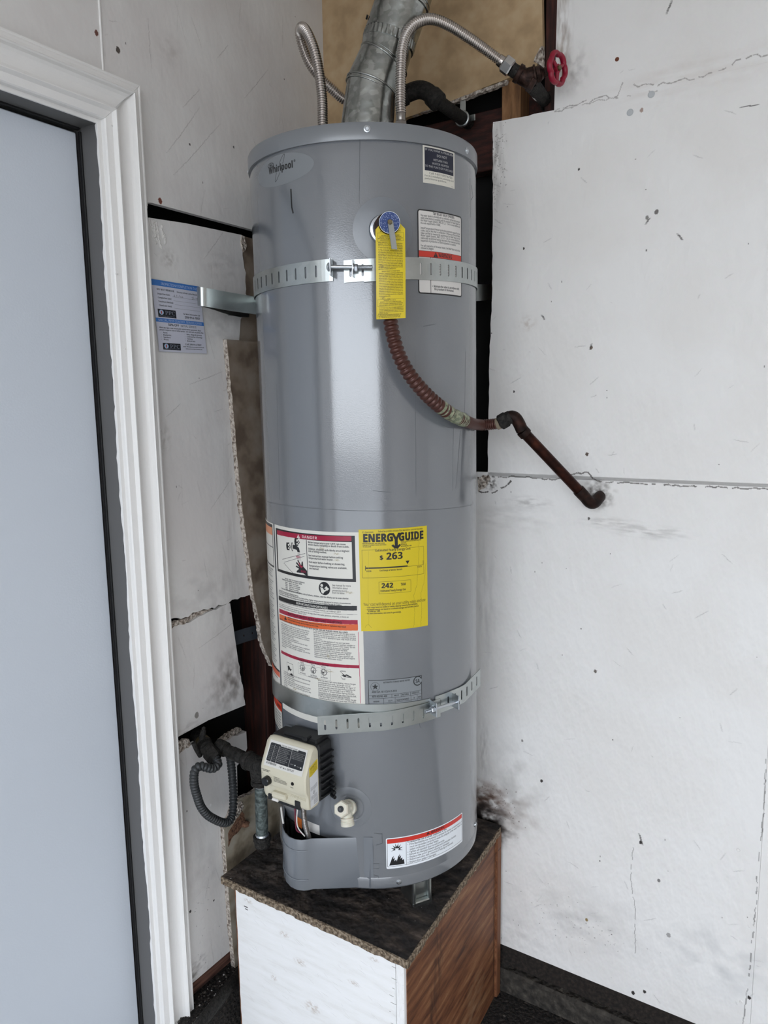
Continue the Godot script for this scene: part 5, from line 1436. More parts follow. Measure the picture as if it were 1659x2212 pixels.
	var bx0 := at(c, Vector2(-0.1551, 0.5318))
	var bx1 := at(c, Vector2(0.1966, 0.5082))
	for e in [[bx0.x, bx0.y, bx1.x - bx0.x, 1], [bx0.x, bx1.y, bx1.x - bx0.x, 1], [bx0.x, bx0.y, 1, bx1.y - bx0.y], [bx1.x, bx0.y, 1, bx1.y - bx0.y]]: fill(im, e[0], e[1], e[2], e[3], col("55524f"))
	lt(c, "CONTROL KNOB", Vector2(-0.0355, 0.5068), Vector2(0.0726, 0.5073), 0.0036, ink)
	lt(c, "THERMOPILE", Vector2(0.2918, 0.5293), Vector2(0.3406, 0.5295), 0.0034, ink)
	lt(c, "PILOT", Vector2(0.3011, 0.5131), Vector2(0.3362, 0.5132), 0.0036, ink)
	var pl := at(c, Vector2(0.3339, 0.5221))
	poly(im, [pl + Vector2(-26, -18), pl + Vector2(-4, -2), pl + Vector2(6, -8), pl + Vector2(36, 6), pl + Vector2(36, 12), pl + Vector2(-8, 10), pl + Vector2(-28, -2), pl + Vector2(-12, 0)], ink)
	poly(im, [pl + Vector2(2, 0), pl + Vector2(26, 6), pl + Vector2(4, 7)], pap)
	line(im, pl + Vector2(-34, -26), pl + Vector2(-22, -14), 2, ink); line(im, pl + Vector2(-30, 8), pl + Vector2(-22, 20), 2, ink)
	var lo := ["1. STOP! It is imperative that you read all safety warnings", "before lighting the pilot.", "2. Turn the gas control/temperature knob counterclock-", "wise to the \"OFF\" setting.", "3. Wait ten (10) minutes to clear out any gas. If you then", "smell gas, STOP! Follow \"B\" in the safety information", "above on this label. If you do not smell gas, go to the", "next step.", "4. Turn the gas control/temperature knob clockwise to", "\"PILOT\" (see Figure \"A\")."]
	var c0 := at(c, Vector2(-0.3909, 0.5004))
	var c1 := at(c, Vector2(-0.0087, 0.5038))
	for i in lo.size(): text(im, lo[i], c0.x, c0.y + 8 + i * 12.2, 11.0, ink, false, minf((c1.x - c0.x) * lo[i].length() / 55.0, c1.x - c0.x))
	var ro := ["When the status light starts blinking, release the gas", "control/temperature knob.  Set the gas control/", "temperature knob to the desired setting. See Figure \"C\"", "If the status light does not start blinking within 90", "seconds, repeat steps 3 through 5 up to THREE (3)", "times, waiting 10 minutes between lighting attempts.", "The circuitry in this advanced gas valve requires that", "you wait 10 minutes between lighting attempts.", "If the status light turns a solid color, release the gas", "control/temperature knob and repeat steps 3 through 5."]
	var e0 := at(c, Vector2(0.0686, 0.5037))
	var e1 := at(c, Vector2(0.4272, 0.5027))
	for i in ro.size():
		text(im, ro[i], e0.x, e0.y + i * 12.4, 11.4, ink, false, minf((e1.x - e0.x) * ro[i].length() / 54.0, e1.x - e0.x))
		if i in [6, 7]: fill(im, e0.x, e0.y + i * 12.4 + 2, e1.x - e0.x - (i - 6) * 40, 1, ink)
	ll(c, Vector2(0.4553, 0.6119), Vector2(0.4595, 0.4655), 3, col("b5345a"))
	lt(c, "Use only the type of gas shown on the rating plate after the water heater is filled", Vector2(-0.3521, 0.425), Vector2(-0.0634, 0.4185), 0.0040, ink)
	# brown age marks and glue smears
	for e in [[Vector2(0.1538, 0.7754), 26, 10], [Vector2(0.287, 0.7663), 26, 8], [Vector2(0.2907, 0.7542), 24, 9], [Vector2(0.3889, 0.6907), 34, 10], [Vector2(0.0692, 0.5071), 36, 8], [Vector2(0.1812, 0.5272), 50, 6], [Vector2(0.18, 0.5584), 16, 14], [Vector2(-0.2151, 0.4709), 30, 10]]: smudge(im, at(c, e[0]), e[1], e[2], col("8b7c58"), 0.9, int(e[1]))
	part("instruction_label", [patch(t0, t1, h0, h1, 0.23035, 40)], paper("main_print", im, 0.30), w, "large white instruction label with crimson and orange bars")
	# the column that runs on round the left side
	var u0 := -1.25
	var u1: float = Vector2(-0.4631, 0.8061).x
	var k0: float = Vector2(-0.4667, 0.3536).y
	var d := ctx(u0, u1, k0, h1, 2200.0, pap)
	var ji: Image = d.im
	var R := d.im.get_width() as int
	fill(ji, 0, 6, R - 16, 200, ink)
	fill(ji, 0, 20, R - 22, 178, pap)
	fill(ji, 0, 20, R - 22, 36, col("d98a5e"))
	fill(ji, 0, 110, R - 22, 4, ink)
	for i in 46:
		var y := 222.0 + i * 11.6
		if y > ji.get_height() - 175: break
		var ln := "Install and operate this water heater only as the manual describes and keep the area clear"
		if i % 9 != 4: text(ji, ln.substr((i * 7) % 30, 48 + (i * 13) % 14), 6, y, 10.5, ink, i % 9 == 0, R - 36.0 - (i * 17) % 40)
	var hb: float = Vector2(-0.5353, 0.4746).y
	var yb := (h1 - hb) * 2200.0
	fill(ji, 0, yb - 40, R - 8, 36, ink)
	fill(ji, 0, yb - 30, R - 8, 26, col("d9674a"))
	var hw: float = Vector2(-0.4975, 0.4066).y
	var yw := (h1 - hw) * 2200.0
	fill(ji, 0, yw - 34, R - 4, 8, ink)
	fill(ji, 0, yw - 26, R - 4, 40, col("cf3f26"))
	text(ji, "WARNING", R - 70, yw + 4, 22, ink, true, 56)
	for i in 6: text(ji, "do not store or use gasoline or other vapors here", 8, yw + 34 + i * 15, 12, ink, true, R - 26.0)
	fill(ji, R - 4, 0, 4, ji.get_height(), ink)
	part("side_column_label", [patch(u0, u1, k0, h1, 0.23035, 20)], paper("column_print", ji, 0.30), w, "white text column at the left side of the large label")

func energy_label(w: Node3D, ink: Color) -> void:
	var t0: float = Vector2(0.4823, 0.8117).x
	var t1: float = Vector2(1.0717, 0.8136).x
	var h1: float = Vector2(0.756, 0.8146).y
	var h0: float = Vector2(0.7737, 0.6141).y
	var yl := col("d2bb1c")
	var c := ctx(t0, t1, h0, h1, 4000.0, yl)
	var im: Image = c.im
	lt(c, "U.S. Government", Vector2(0.5093, 0.8075), Vector2(0.6062, 0.8083), 0.0042, ink)
	lt(c, "Federal law prohibits removal of this label before consumer purchase.", Vector2(0.6426, 0.8076), Vector2(1.0372, 0.8095), 0.0046, ink)
	var a := at(c, Vector2(0.509, 0.7895))
	var b := at(c, Vector2(1.0434, 0.7915))
	var hh := absf(at(c, Vector2(0.5106, 0.8043)).y - a.y)
	var mid: float = (a.y + b.y) / 2.0
	var xs := [at(c, Vector2(0.5099, 0.798)).x, at(c, Vector2(0.7714, 0.7959)).x, at(c, Vector2(0.812, 0.7953)).x, at(c, Vector2(1.0436, 0.7955)).x]
	for o in [Vector2(0, 0), Vector2(4, 0), Vector2(0, 3), Vector2(4, 3), Vector2(2, -2)]:
		text(im, "ENERG", xs[0] + o.x, mid + o.y, hh / 0.714, ink, true, xs[1] - xs[0])
		text(im, "GUIDE", xs[2] - 2 + o.x, mid + o.y, hh / 0.714, ink, true, xs[3] - xs[2])
	var yx := at(c, Vector2(0.7906, 0.7956)).x
	var yt := mid - hh - 2
	poly(im, [Vector2(yx - 34, yt), Vector2(yx - 16, yt), Vector2(yx + 2, yt + 34), Vector2(yx + 18, yt), Vector2(yx + 36, yt), Vector2(yx + 14, yt + 50), Vector2(yx + 14, mid + 38), Vector2(yx + 26, mid + 26), Vector2(yx + 40, mid + 36), Vector2(yx + 2, mid + 72), Vector2(yx - 36, mid + 36), Vector2(yx - 22, mid + 26), Vector2(yx - 10, mid + 38), Vector2(yx - 10, yt + 50)], ink)
	for l in [["WATER HEATER, GAS NATURAL", Vector2(0.5111, 0.7858), Vector2(0.704, 0.7865)], ["CAPACITY (FIRST HOUR RATING)", Vector2(0.5116, 0.7829), Vector2(0.7112, 0.783)], ["73 GALLONS", Vector2(0.512, 0.7797), Vector2(0.586, 0.7802)], ["CRAFTMASTER WATER HEATER", Vector2(0.8299, 0.787), Vector2(1.0204, 0.7872)], ["COMPANY", Vector2(0.8306, 0.7841), Vector2(0.8832, 0.7843)], ["MODEL(S)", Vector2(0.8303, 0.7811), Vector2(0.8874, 0.7812)], ["40T6-40UNG  400", Vector2(0.8301, 0.7779), Vector2(0.9294, 0.7779)]]: lt(c, l[0], l[1], l[2], 0.0029, ink, true)
	var q := at(c, Vector2(0.5048, 0.7741))
	var r := at(c, Vector2(1.0367, 0.7219))
	var fr := func(x0, y0, x1, y1, k):
		fill(im, x0, y0, x1 - x0, 2, k); fill(im, x0, y1, x1 - x0, 2, k); fill(im, x0, y0, 2, y1 - y0, k); fill(im, x1, y0, 2, y1 - y0, k)
	fr.call(q.x, q.y - 4, r.x, r.y + 6, col("3e3a10"))
	lr(c, Vector2(0.6154, 0.7756), Vector2(0.9205, 0.7677), yl)
	lt(c, "Estimated Yearly Energy Cost", Vector2(0.615, 0.771), Vector2(0.9208, 0.7717), 0.0062, ink, true)
	for o in [0.0, 2.0]:
		text(im, "$", at(c, Vector2(0.6467, 0.7543)).x + o, at(c, Vector2(0.6467, 0.7548)).y, 46, ink, true, 36)
		text(im, "263", at(c, Vector2(0.7024, 0.7552)).x + o, at(c, Vector2(0.7765, 0.7547)).y, 76, ink, true, at(c, Vector2(0.8524, 0.7553)).x - at(c, Vector2(0.7024, 0.7552)).x)
	var ya := at(c, Vector2(0.7073, 0.7394)).y
	var xa := at(c, Vector2(0.5285, 0.7392)).x
	var xb := at(c, Vector2(0.888, 0.7397)).x
	var xc := at(c, Vector2(1.0304, 0.7381)).x
	fill(im, xa, ya - 5, xb - xa, 9, ink); fill(im, xa, ya + 3, xc - xa, 2, ink); fill(im, xa, ya - 18, 4, 36, ink); fill(im, xc, ya - 30, 3, 34, ink)
	poly(im, [Vector2(xb - 16, ya - 42), Vector2(xb + 16, ya - 42), Vector2(xb, ya - 14)], ink)
	text(im, "$ 239", xa + 8, ya + 30, 17, ink, true, 42)
	text(im, "Cost Range of Similar Models", at(c, Vector2(0.6459, 0.7331)).x, ya + 27, 17, ink, true, at(c, Vector2(0.8451, 0.7342)).x - at(c, Vector2(0.6459, 0.7331)).x)
	text(im, "$ 273", xc - 50, ya + 22, 16, ink, true, 42)
	var b0 := at(c, Vector2(0.6392, 0.7104))
	var b1 := at(c, Vector2(0.9133, 0.6904))
	fr.call(b0.x, b0.y - 6, b1.x, b1.y + 8, col("4a4614"))
	for o in [0.0, 2.0]: text(im, "242", at(c, Vector2(0.6561, 0.6988)).x + o, at(c, Vector2(0.7123, 0.6992)).y, 54, ink, true, at(c, Vector2(0.7643, 0.6994)).x - at(c, Vector2(0.6561, 0.6988)).x)
	lt(c, "THM", Vector2(0.8232, 0.7008), Vector2(0.8719, 0.7022), 0.0070, ink, true)
	lt(c, "Estimated Yearly Energy Use", Vector2(0.6495, 0.6911), Vector2(0.8721, 0.6927), 0.0052, ink, true)
	lt(c, "Your cost will depend on your utility rates and use", Vector2(0.506, 0.6637), Vector2(1.0531, 0.6657), 0.0078, col("2e2b14"))
	for l in [["\u2022  Cost range based on models of similar capacity fueled by GAS NATURAL.", Vector2(0.5253, 0.6592), Vector2(0.9801, 0.6615)], ["\u2022  Estimated energy cost based on a national average GAS NATURAL cost at", Vector2(0.5248, 0.6549), Vector2(0.9869, 0.6567)], ["    $1.0900 per THM.", Vector2(0.5308, 0.6516), Vector2(0.6497, 0.6529)], ["\u2022  For more information, visit www.ftc.gov/energy.", Vector2(0.524, 0.6474), Vector2(0.8289, 0.6489)]]: lt(c, l[0], l[1], l[2], 0.0040, ink, true)
	# creases
	var crease_ := col("8f7f12")
	var ln := [Vector2(0.5624, 0.7725), Vector2(0.5525, 0.7293), Vector2(0.5477, 0.6996), Vector2(0.5527, 0.6596), Vector2(0.547, 0.6254)]
	for l in [[Vector2(0.9943, 0.8105), Vector2(0.9942, 0.772), Vector2(0.9876, 0.7423), Vector2(0.9683, 0.6988), Vector2(0.9392, 0.6794), Vector2(0.946, 0.6428), Vector2(0.94, 0.6226), Vector2(0.9278, 0.6148)], [Vector2(1.0575, 0.7404), Vector2(1.0406, 0.7057), Vector2(1.0076, 0.6814), Vector2(1.0129, 0.6508), Vector2(1.001, 0.6154)], [Vector2(0.5149, 0.6214), Vector2(0.5281, 0.6264), Vector2(0.5493, 0.6269), Vector2(0.5697, 0.6202)]]:
		var g := RandomNumberGenerator.new()
		g.seed = 4
		for i in l.size() - 1:
			var p0 := at(c, l[i])
			var p1 := at(c, l[i + 1])
			var n := int(p0.distance_to(p1) / 8) + 1
			var last := p0
			for k in range(1, n + 1):
				var p2 := p0.lerp(p1, float(k) / n) + Vector2(g.randf_range(-3, 3), 0)
				line(im, last, p2, 2, crease_)
				last = p2
	for l in ln.size() - 1: line(im, at(c, ln[l]), at(c, ln[l + 1]), 2, col("b5a118"))
	part("energy_label", [patch(t0, t1, h0, h1, 0.23042, 28)], paper("energy_print", im, 0.36), w, "bright yellow energy cost label")

func rating_plate(w: Node3D) -> void:
	var ink := col("242628")
	var t0: float = Vector2(0.5294, 0.509).x
	var t1: float = Vector2(1.0034, 0.5137).x
	var h1: float = Vector2(0.7573, 0.5136).y
	var h0: float = Vector2(0.7601, 0.4632).y
	var c := ctx(t0, t1, h0, h1, 5000.0, col("84888b"))
	var im: Image = c.im
	var W := float(im.get_width())
	var Hh := float(im.get_height())
	for e in [[0, 0, W, 5], [0, 0, 5, Hh], [W - 5, 0, 5, Hh], [0, Hh * 0.60, W, 3], [0, Hh * 0.75, W, 3], [0, Hh * 0.94, W, 3], [W * 0.42, Hh * 0.60, 3, Hh * 0.15], [W * 0.59, Hh * 0.60, 3, Hh * 0.15], [W * 0.77, Hh * 0.60, 3, Hh * 0.15], [W * 0.27, Hh * 0.75, 3, Hh * 0.25], [W * 0.48, Hh * 0.75, 3, Hh * 0.25], [W * 0.78, Hh * 0.75, 3, Hh * 0.25], [W * 0.9, Hh * 0.75, 3, Hh * 0.25]]: fill(im, e[0], e[1], e[2], e[3], ink)
	var s := Vector2(W * 0.125, Hh * 0.27)
	disc(im, s, 46, 46, col("55585a")); disc(im, s, 42, 42, col("84888b"))
	var st := []
	for k in 10: st.append(s + Vector2.from_angle(-PI / 2 + k * PI / 5) * (34.0 if k % 2 == 0 else 14.0))
	poly(im, st, ink)
	text(im, "AUTOMATIC STORAGE WATER HEATER", W * 0.27, Hh * 0.14, 22, ink, true, W * 0.50)
	text(im, "ANSI Z21.10.1-CSA 4.1-2014", W * 0.06, Hh * 0.52, 27, ink, true, W * 0.46)
	text(im, "40T6-40UNG 400", W * 0.06, Hh * 0.71, 26, ink, true, W * 0.28)
	text(im, "40.0", W * 0.46, Hh * 0.71, 24, ink, true); text(im, "NATURAL", W * 0.61, Hh * 0.71, 24, ink, true, W * 0.14); text(im, "100261173", W * 0.79, Hh * 0.71, 24, ink, true, W * 0.16)
	text(im, "40000", W * 0.08, Hh * 0.91, 22, ink, true); text(im, "43.1", W * 0.35, Hh * 0.91, 22, ink, true); text(im, "1636103636963", W * 0.50, Hh * 0.91, 24, ink, true, W * 0.25); text(im, "0", W * 0.83, Hh * 0.91, 22, ink, true); text(im, "0400", W * 0.915, Hh * 0.91, 22, ink, true, W * 0.07)
	var g := Vector2(W * 0.92, Hh * 0.20)
	disc(im, g, 48, 50, ink); disc(im, g, 38, 40, col("84888b")); fill(im, g.x + 18, g.y - 16, 34, 32, col("84888b"))
	text(im, "SA", g.x - 25, g.y + 20, 52, ink, true, 50)
	part("rating_plate", [patch(t0, t1, h0, h1, 0.2304, 20)], paper("rating_print", im, 0.32), w, "grey rating plate with black rules and lettering")

func warning_label(w: Node3D, ink: Color) -> void:
	var t0: float = Vector2(0.6506, 0.1684).x
	var t1: float = Vector2(1.4929, 0.1679).x
	var h1: float = Vector2(1.0044, 0.174).y
	var h0: float = Vector2(1.0003, 0.1055).y
	var c := ctx(t0, t1, h0, h1, 4500.0, Color(1, 1, 1, 0))
	var im: Image = c.im
	var W := float(im.get_width())
	var Hh := float(im.get_height())
	rrect(im, 0, 0, W, Hh, 14, col("eceff2"))
	rrect(im, 10, 10, W - 20, Hh - 30, 8, ink); rrect(im, 13, 13, W - 26, Hh - 36, 7, col("e9edf1"))
	fill(im, 12, 12, W - 24, Hh * 0.135, col("cf3226"))
	warn_sign(im, Vector2(W * 0.472, Hh * 0.085), 18, ink, col("cf3226"))
	text(im, "WARNING", W * 0.505, Hh * 0.13, 36, ink, true, W * 0.19)
	fill(im, W * 0.215, Hh * 0.155, 3, Hh * 0.78, ink)
	var f := Vector2(W * 0.115, Hh * 0.40)
	var bu := []
	for k in 15: bu.append(f + Vector2.from_angle(-PI * 1.05 + k * PI * 1.1 / 14) * Vector2(1.0, 1.15) * (58.0 if k % 2 == 0 else 26.0))
	for k in 5: bu.append(f + Vector2.from_angle(0.3 - k * 0.9) * (14.0 + (k % 2) * 10))
	poly(im, bu, ink)
	var l := Vector2(W * 0.115, Hh * 0.86)
	poly(im, [l + Vector2(-74, 10), l + Vector2(-60, -26), l + Vector2(-44, -70), l + Vector2(-30, -84), l + Vector2(-38, -52), l + Vector2(-22, -66), l + Vector2(-26, -30), l + Vector2(-8, -46), l + Vector2(-4, -24), l + Vector2(10, -70), l + Vector2(28, -98), l + Vector2(20, -64), l + Vector2(38, -80), l + Vector2(32, -46), l + Vector2(50, -58), l + Vector2(50, -30), l + Vector2(64, -40), l + Vector2(70, 10)], ink)
	var ts := ["To reduce the risk of death, explosion, or fire:", "\u2022  If the Manifold/Burner Assembly is removed for service or maintenance, it", "    must be reinstalled correctly to retain the integrity of the water heater's", "    sealed combustion chamber design.", "\u2022  Tighten all manifold door screws securely.", "\u2022  Remove any fiberglass between gasket and combustion chamber.", "\u2022  Replace view port if glass is missing or damaged.", "\u2022  Replace two piece wire connector if missing or removed.", "\u2022  Replace door gasket if damaged."]
	for i in ts.size(): text(im, ts[i], W * 0.228, Hh * (0.235 + i * 0.083), 25, ink, i == 0, W * (0.50 if i == 0 else minf(0.0104 * ts[i].length(), 0.755)))
	var m := paper("warning_print", im, 0.36)
	m.transparency = BaseMaterial3D.TRANSPARENCY_ALPHA_SCISSOR
	m.alpha_scissor_threshold = 0.5
	part("warning_label", [patch(t0, t1, h0, h1, 0.23045, 24)], m, w, "white warning label with a red bar")

func relief_label(w: Node3D, ink: Color) -> void:
	var t0: float = Vector2(1.0192, 1.3929).x
	var t1: float = Vector2(1.5184, 1.3958).x
	var h1: float = Vector2(1.2314, 1.3956).y
	var h0: float = Vector2(1.2239, 1.2481).y
	var c := ctx(t0, t1, h0, h1, 4500.0, Color(1, 1, 1, 0))
	var im: Image = c.im
	var W := float(im.get_width())
	var Hh := float(im.get_height())
	var pap := col("d8d4cf")
	rrect(im, 0, 0, W, Hh, 22, ink)
	rrect(im, 10, 10, W - 20, Hh - 20, 15, pap)
	text(im, "T&P RELIEF VALVE OPENING", W * 0.29, Hh * 0.052, 29, ink, true, W * 0.50)
	var ts := ["This water heater is provided with a combination temperature-pressure", "relief valve listed as complying with the standard for Relief Valves for", "Hot Water Supply Systems, ANSI Z21.22 - CSA 4.4 current edition and", "the code requirements of ASME.", "", "Install Temperature-Pressure protective equipment required by local", "codes, but not less than a combination Temperature-Pressure Relief", "Valve certified as meeting the requirements for Relief Valves for Hot", "Water Supply Systems, ANSI Z21.22 - CSA 4.4 current edition by a", "nationally recognized testing laboratory that maintains periodic", "inspection of production of listed equipment or materials.", "", "For safe operation of the water heater, the Relief Valve must not be", "removed or plugged."]
	for i in ts.size():
		if ts[i] != "": text(im, ts[i], W * 0.055, Hh * (0.083 + i * 0.0295), 21, ink, false, W * (0.90 if ts[i].length() > 60 else 0.0135 * ts[i].length()))
	fill(im, 10, Hh * 0.484, W - 20, 3, ink)
	fill(im, 10, Hh * 0.487, W - 20, Hh * 0.07, col("c8392a"))
	fill(im, 10, Hh * 0.556, W - 20, 3, ink)
	warn_sign(im, Vector2(W * 0.345, Hh * 0.525), 25, ink, col("c8392a"))
	text(im, "WARNING", W * 0.40, Hh * 0.545, 46, ink, true, W * 0.33)
	fill(im, W * 0.235, Hh * 0.558, 5, Hh * 0.43, ink)
	text(im, "To reduce risk of explosion, resulting in", W * 0.265, Hh * 0.595, 25, ink, true, W * 0.66)
	for i in 6: text(im, "death or injury: install the relief valve", W * 0.27, Hh * (0.635 + i * 0.033), 22, ink, false, W * 0.62)
	text(im, "\u2022  Maintain the valve in accordance with", W * 0.262, Hh * 0.915, 25, ink, true, W * 0.66)
	text(im, "    the procedure in the manual.", W * 0.27, Hh * 0.949, 25, ink, true, W * 0.50)
	var m := paper("relief_print", im, 0.5)
	m.transparency = BaseMaterial3D.TRANSPARENCY_ALPHA_SCISSOR
	m.alpha_scissor_threshold = 0.5
	part("relief_valve_label", [patch(t0, t1, h0, h1, 0.2304, 20)], m, w, "white relief valve label with a red bar, behind the upper strap")

func problem_label(w: Node3D, ink: Color) -> void:
	var t0: float = Vector2(1.0746, 1.5063).x
	var t1: float = Vector2(1.4175, 1.5044).x
	var h1: float = Vector2(1.228, 1.5048).y
	var h0: float = Vector2(1.2218, 1.4415).y
	var im := blank(440, 600, col("d6d2c6"))
	fill(im, 22, 24, 400, 372, col("12172b"))
	var pap := col("cfcdc8")
	for l in [["IF YOU HAVE A PROBLEM", 26, 74, 44, 392], ["DO NOT", 172, 150, 56, 150], ["RETURN THIS", 128, 222, 46, 206], ["WATER HEATER", 112, 282, 46, 236], ["TO THE PLACE OF PURCHASE", 26, 340, 46, 386]]: text(im, l[0], l[1], l[2], l[3], pap, false, l[4])
	text(im, "Call 1-877-817-6750", 74, 448, 46, ink, false, 330)
	text(im, "For ALL installation, warranty and", 18, 494, 36, ink, false, 408)
	text(im, "performance questions.", 18, 538, 36, ink, false, 296)
	text(im, "9003541", 386, 582, 11, ink, true, 40)
	part("service_label", [patch(t0, t1, h0, h1, 0.2304, 16)], paper("problem_print", im, 0.45), w, "small dark blue and white service label")

func badge(w: Node3D) -> void:
	var c: Vector2 = Vector2(-0.0639, 1.4731)
	var a: Vector2 = Vector2(-0.4525, 1.4775)
	var b: Vector2 = Vector2(0.2046, 1.4794)
	var t: Vector2 = Vector2(-0.0041, 1.5013)
	var l: Vector2 = Vector2(-0.1385, 1.4484)
	var rx := (b.x - a.x) / 2.0 * 0.23
	var ry := (t.y - l.y) / 2.0
	var mid := Vector2((a.x + b.x) / 2.0, (t.y + l.y) / 2.0)
	var im := blank(900, int(900.0 * ry / rx), col("7d8083"))
	var P := func(q: Vector2) -> Vector2: return Vector2(((q.x - mid.x) * 0.23 / rx * 0.5 + 0.5) * im.get_width(), (0.5 - (q.y - mid.y) / ry * 0.5) * im.get_height())
	var ink := col("0e0e10")
	var p0: Vector2 = P.call(Vector2(-0.2693, 1.474))
	var p1: Vector2 = P.call(Vector2(0.016, 1.4725))
	var bl := (p0.y + p1.y) / 2.0
	var cap := bl - (P.call(Vector2(-0.2653, 1.4852)) as Vector2).y
	for o in [0.0, 3.0]: text(im, "Whirlpool", p0.x + o, bl, cap * 1.38, ink, true, p1.x - p0.x)
	text(im, "\u00ae", p1.x + 4, bl - cap * 0.75, 34, ink, true)
	# the slanting loop through the word and the small swirl over its first letter
	var m := Vector2((p0.x + p1.x) / 2.0 - 4, bl - cap * 0.42)
	var last := Vector2.ZERO
	for k in 49:
		var g := TAU * k / 48
		var q := m + Vector2(cos(g) * 150.0, sin(g) * 26.0).rotated(-1.02)
		if k > 0 and not (absf(sin(g)) < 0.995 and absf(cos(g)) < 0.30): line(im, last, q, 5, ink)
		last = q
	var s := Vector2(p0.x + 42, bl - cap * 1.22)
	disc(im, s, 54, 26, ink); disc(im, s, 46, 19, col("7d8083")); disc(im, s + Vector2(6, 0), 30, 12, ink); disc(im, s + Vector2(10, -1), 22, 7, col("7d8083")); disc(im, s + Vector2(4, 0), 12, 5, ink)
	part("logo_badge", [wrap_poly(mid, oval(rx, ry, 0.0, 64), 0.2302, func(f): return 0.0006 - 0.0005 * pow(f, 8.0), 6)], paper("badge_print", im, 0.38), w, "grey oval badge with black lettering")

func disc_picture() -> Image:
	var im := blank(512, 512, col("1d3a76"))
	var r := RandomNumberGenerator.new()
	r.seed = 3
	for ring in [[215, 40, 30], [165, 30, 28], [118, 22, 24]]:
		for k in ring[1]:
			var a: float = TAU * k / ring[1]
			if r.randf() < 0.36: continue
			var q := Vector2(256, 256) + Vector2.from_angle(a) * float(ring[0])
			var o := Vector2.from_angle(a)
			var t := o.orthogonal()
			line(im, q - o * ring[2] * 0.5, q + o * ring[2] * 0.5 + t * r.randf_range(-6, 6), 6, col("b4c2d6"))
			if r.randf() < 0.6: line(im, q + o * ring[2] * 0.4, q + o * ring[2] * 0.4 + t * 14, 5, col("b4c2d6"))
	return im

func status_picture() -> Image:
	var im := blank(640, 420, col("d6d3cc"))
	rrect(im, 18, 40, 604, 300, 20, col("17181c"))
	fill(im, 190, 22, 300, 40, col("d6d3cc"))
	text(im, "STATUS LIGHT CODE", 200, 58, 34, col("1a1a1c"), true, 280)
	for x in [92, 170, 388]: fill(im, x, 64, 4, 276, col("cfccc6"))
	for i in 9:
		text(im, "Flash", 28, 96 + i * 27, 20, col("8f8d88"), false, 56)
		text(im, "Blink", 104, 96 + i * 27, 20, col("8f8d88"), false, 56)
		text(im, ["Normal Operation", "Low Thermopile Voltage", "Pressure Switch Open", "Temperature Cutoff", "Valve Lockout, see manual", "Vapor Sensor Failure", "Water Sensor Failed", "Valve Failure", "Replace Gas Control"][i], 180, 96 + i * 27, 22, col("b9b6b0"), false, 200.0 - (i * 37) % 60)
		if i < 5: text(im, "If the light is off, check pilot and wiring", 400, 96 + i * 25, 20, col("b9b6b0"), false, 210.0 - (i * 23) % 40)
	text(im, "READY", 410, 290, 18, col("b9b6b0")); text(im, "PILOT", 520, 300, 18, col("b9b6b0"))
	for q in [Vector2(490, 284), Vector2(590, 296)]:
		for k in 4: line(im, q - Vector2.from_angle(k * PI / 4) * 14, q + Vector2.from_angle(k * PI / 4) * 14, 3, col("e8e6e2"))
		disc(im, q, 6, 6, col("f2f0ec"))
	var x := 30.0
	var r := RandomNumberGenerator.new()
	r.seed = 2
	while x < 200:
		var wd := r.randi_range(2, 6)
		fill(im, x, 350, wd, 34, col("1a1a1c"))
		x += wd + r.randi_range(2, 5)
	text(im, "/ 8\" w.c. OUTLET", 250, 392, 40, col("1a1a1c"), true, 250)
	return im

func control_front_picture() -> Image:
	var im := blank(900, 234, Color(0.8, 0.78, 0.7, 0))
	var ink := col("3b3934")
	text(im, "FOR FIRST TIME OPERATION", 20, 40, 20, ink, true, 190)
	text(im, "SEE INSTRUCTIONS", 50, 62, 20, ink, true, 130)
	for i in 4: text(im, ["TO LIGHT PILOT:", "Push knob and turn to PILOT position", "Press and hold igniter until light blinks", "Release and set the temperature"][i], 270, 118 + i * 22, 22, ink, true, [130, 260, 280, 270][i])
	for k in 9: line(im, Vector2(120, 150) + Vector2.from_angle(-2.6 + k * 0.62) * 92, Vector2(120, 150) + Vector2.from_angle(-2.6 + k * 0.62) * 106, 6, ink)
	text(im, "STATUS", 610, 196, 20, ink, true, 70)
	return im

func side_picture() -> Image:
	var im := blank(300, 1080, col("d9dadc"))
	fill(im, 0, 0, 300, 250, col("e0c51e"))
	for i in 6: text(im, ["WARNING TO", "CONTRACTOR", "Read the installation guide", "before removing this valve", "from the water heater", "Do not disassemble"][i], 26, 60 + i * 34, 40 if i < 2 else 28, col("2a2610"), true, 248)
	for i in 4: text(im, "Natural gas control for storage water heaters", 20, 560 + i * 26, 20, col("2b2b2d"), true, 250)
	disc(im, Vector2(150, 720), 46, 46, col("2b2b2d")); disc(im, Vector2(150, 720), 36, 36, col("d9dadc")); fill(im, 172, 706, 40, 28, col("d9dadc")); text(im, "SA", 126, 738, 48, col("2b2b2d"), true, 48)
	for i in 4: text(im, "Certified for use with pilot burner", 30, 800 + i * 24, 18, col("2b2b2d"), true, 230)
	fill(im, 0, 890, 300, 4, col("2b2b2d"))
	for i in 5: text(im, "Made and tested to", 130, 930 + i * 28, 22, col("2b2b2d"), true, 150)
	return im

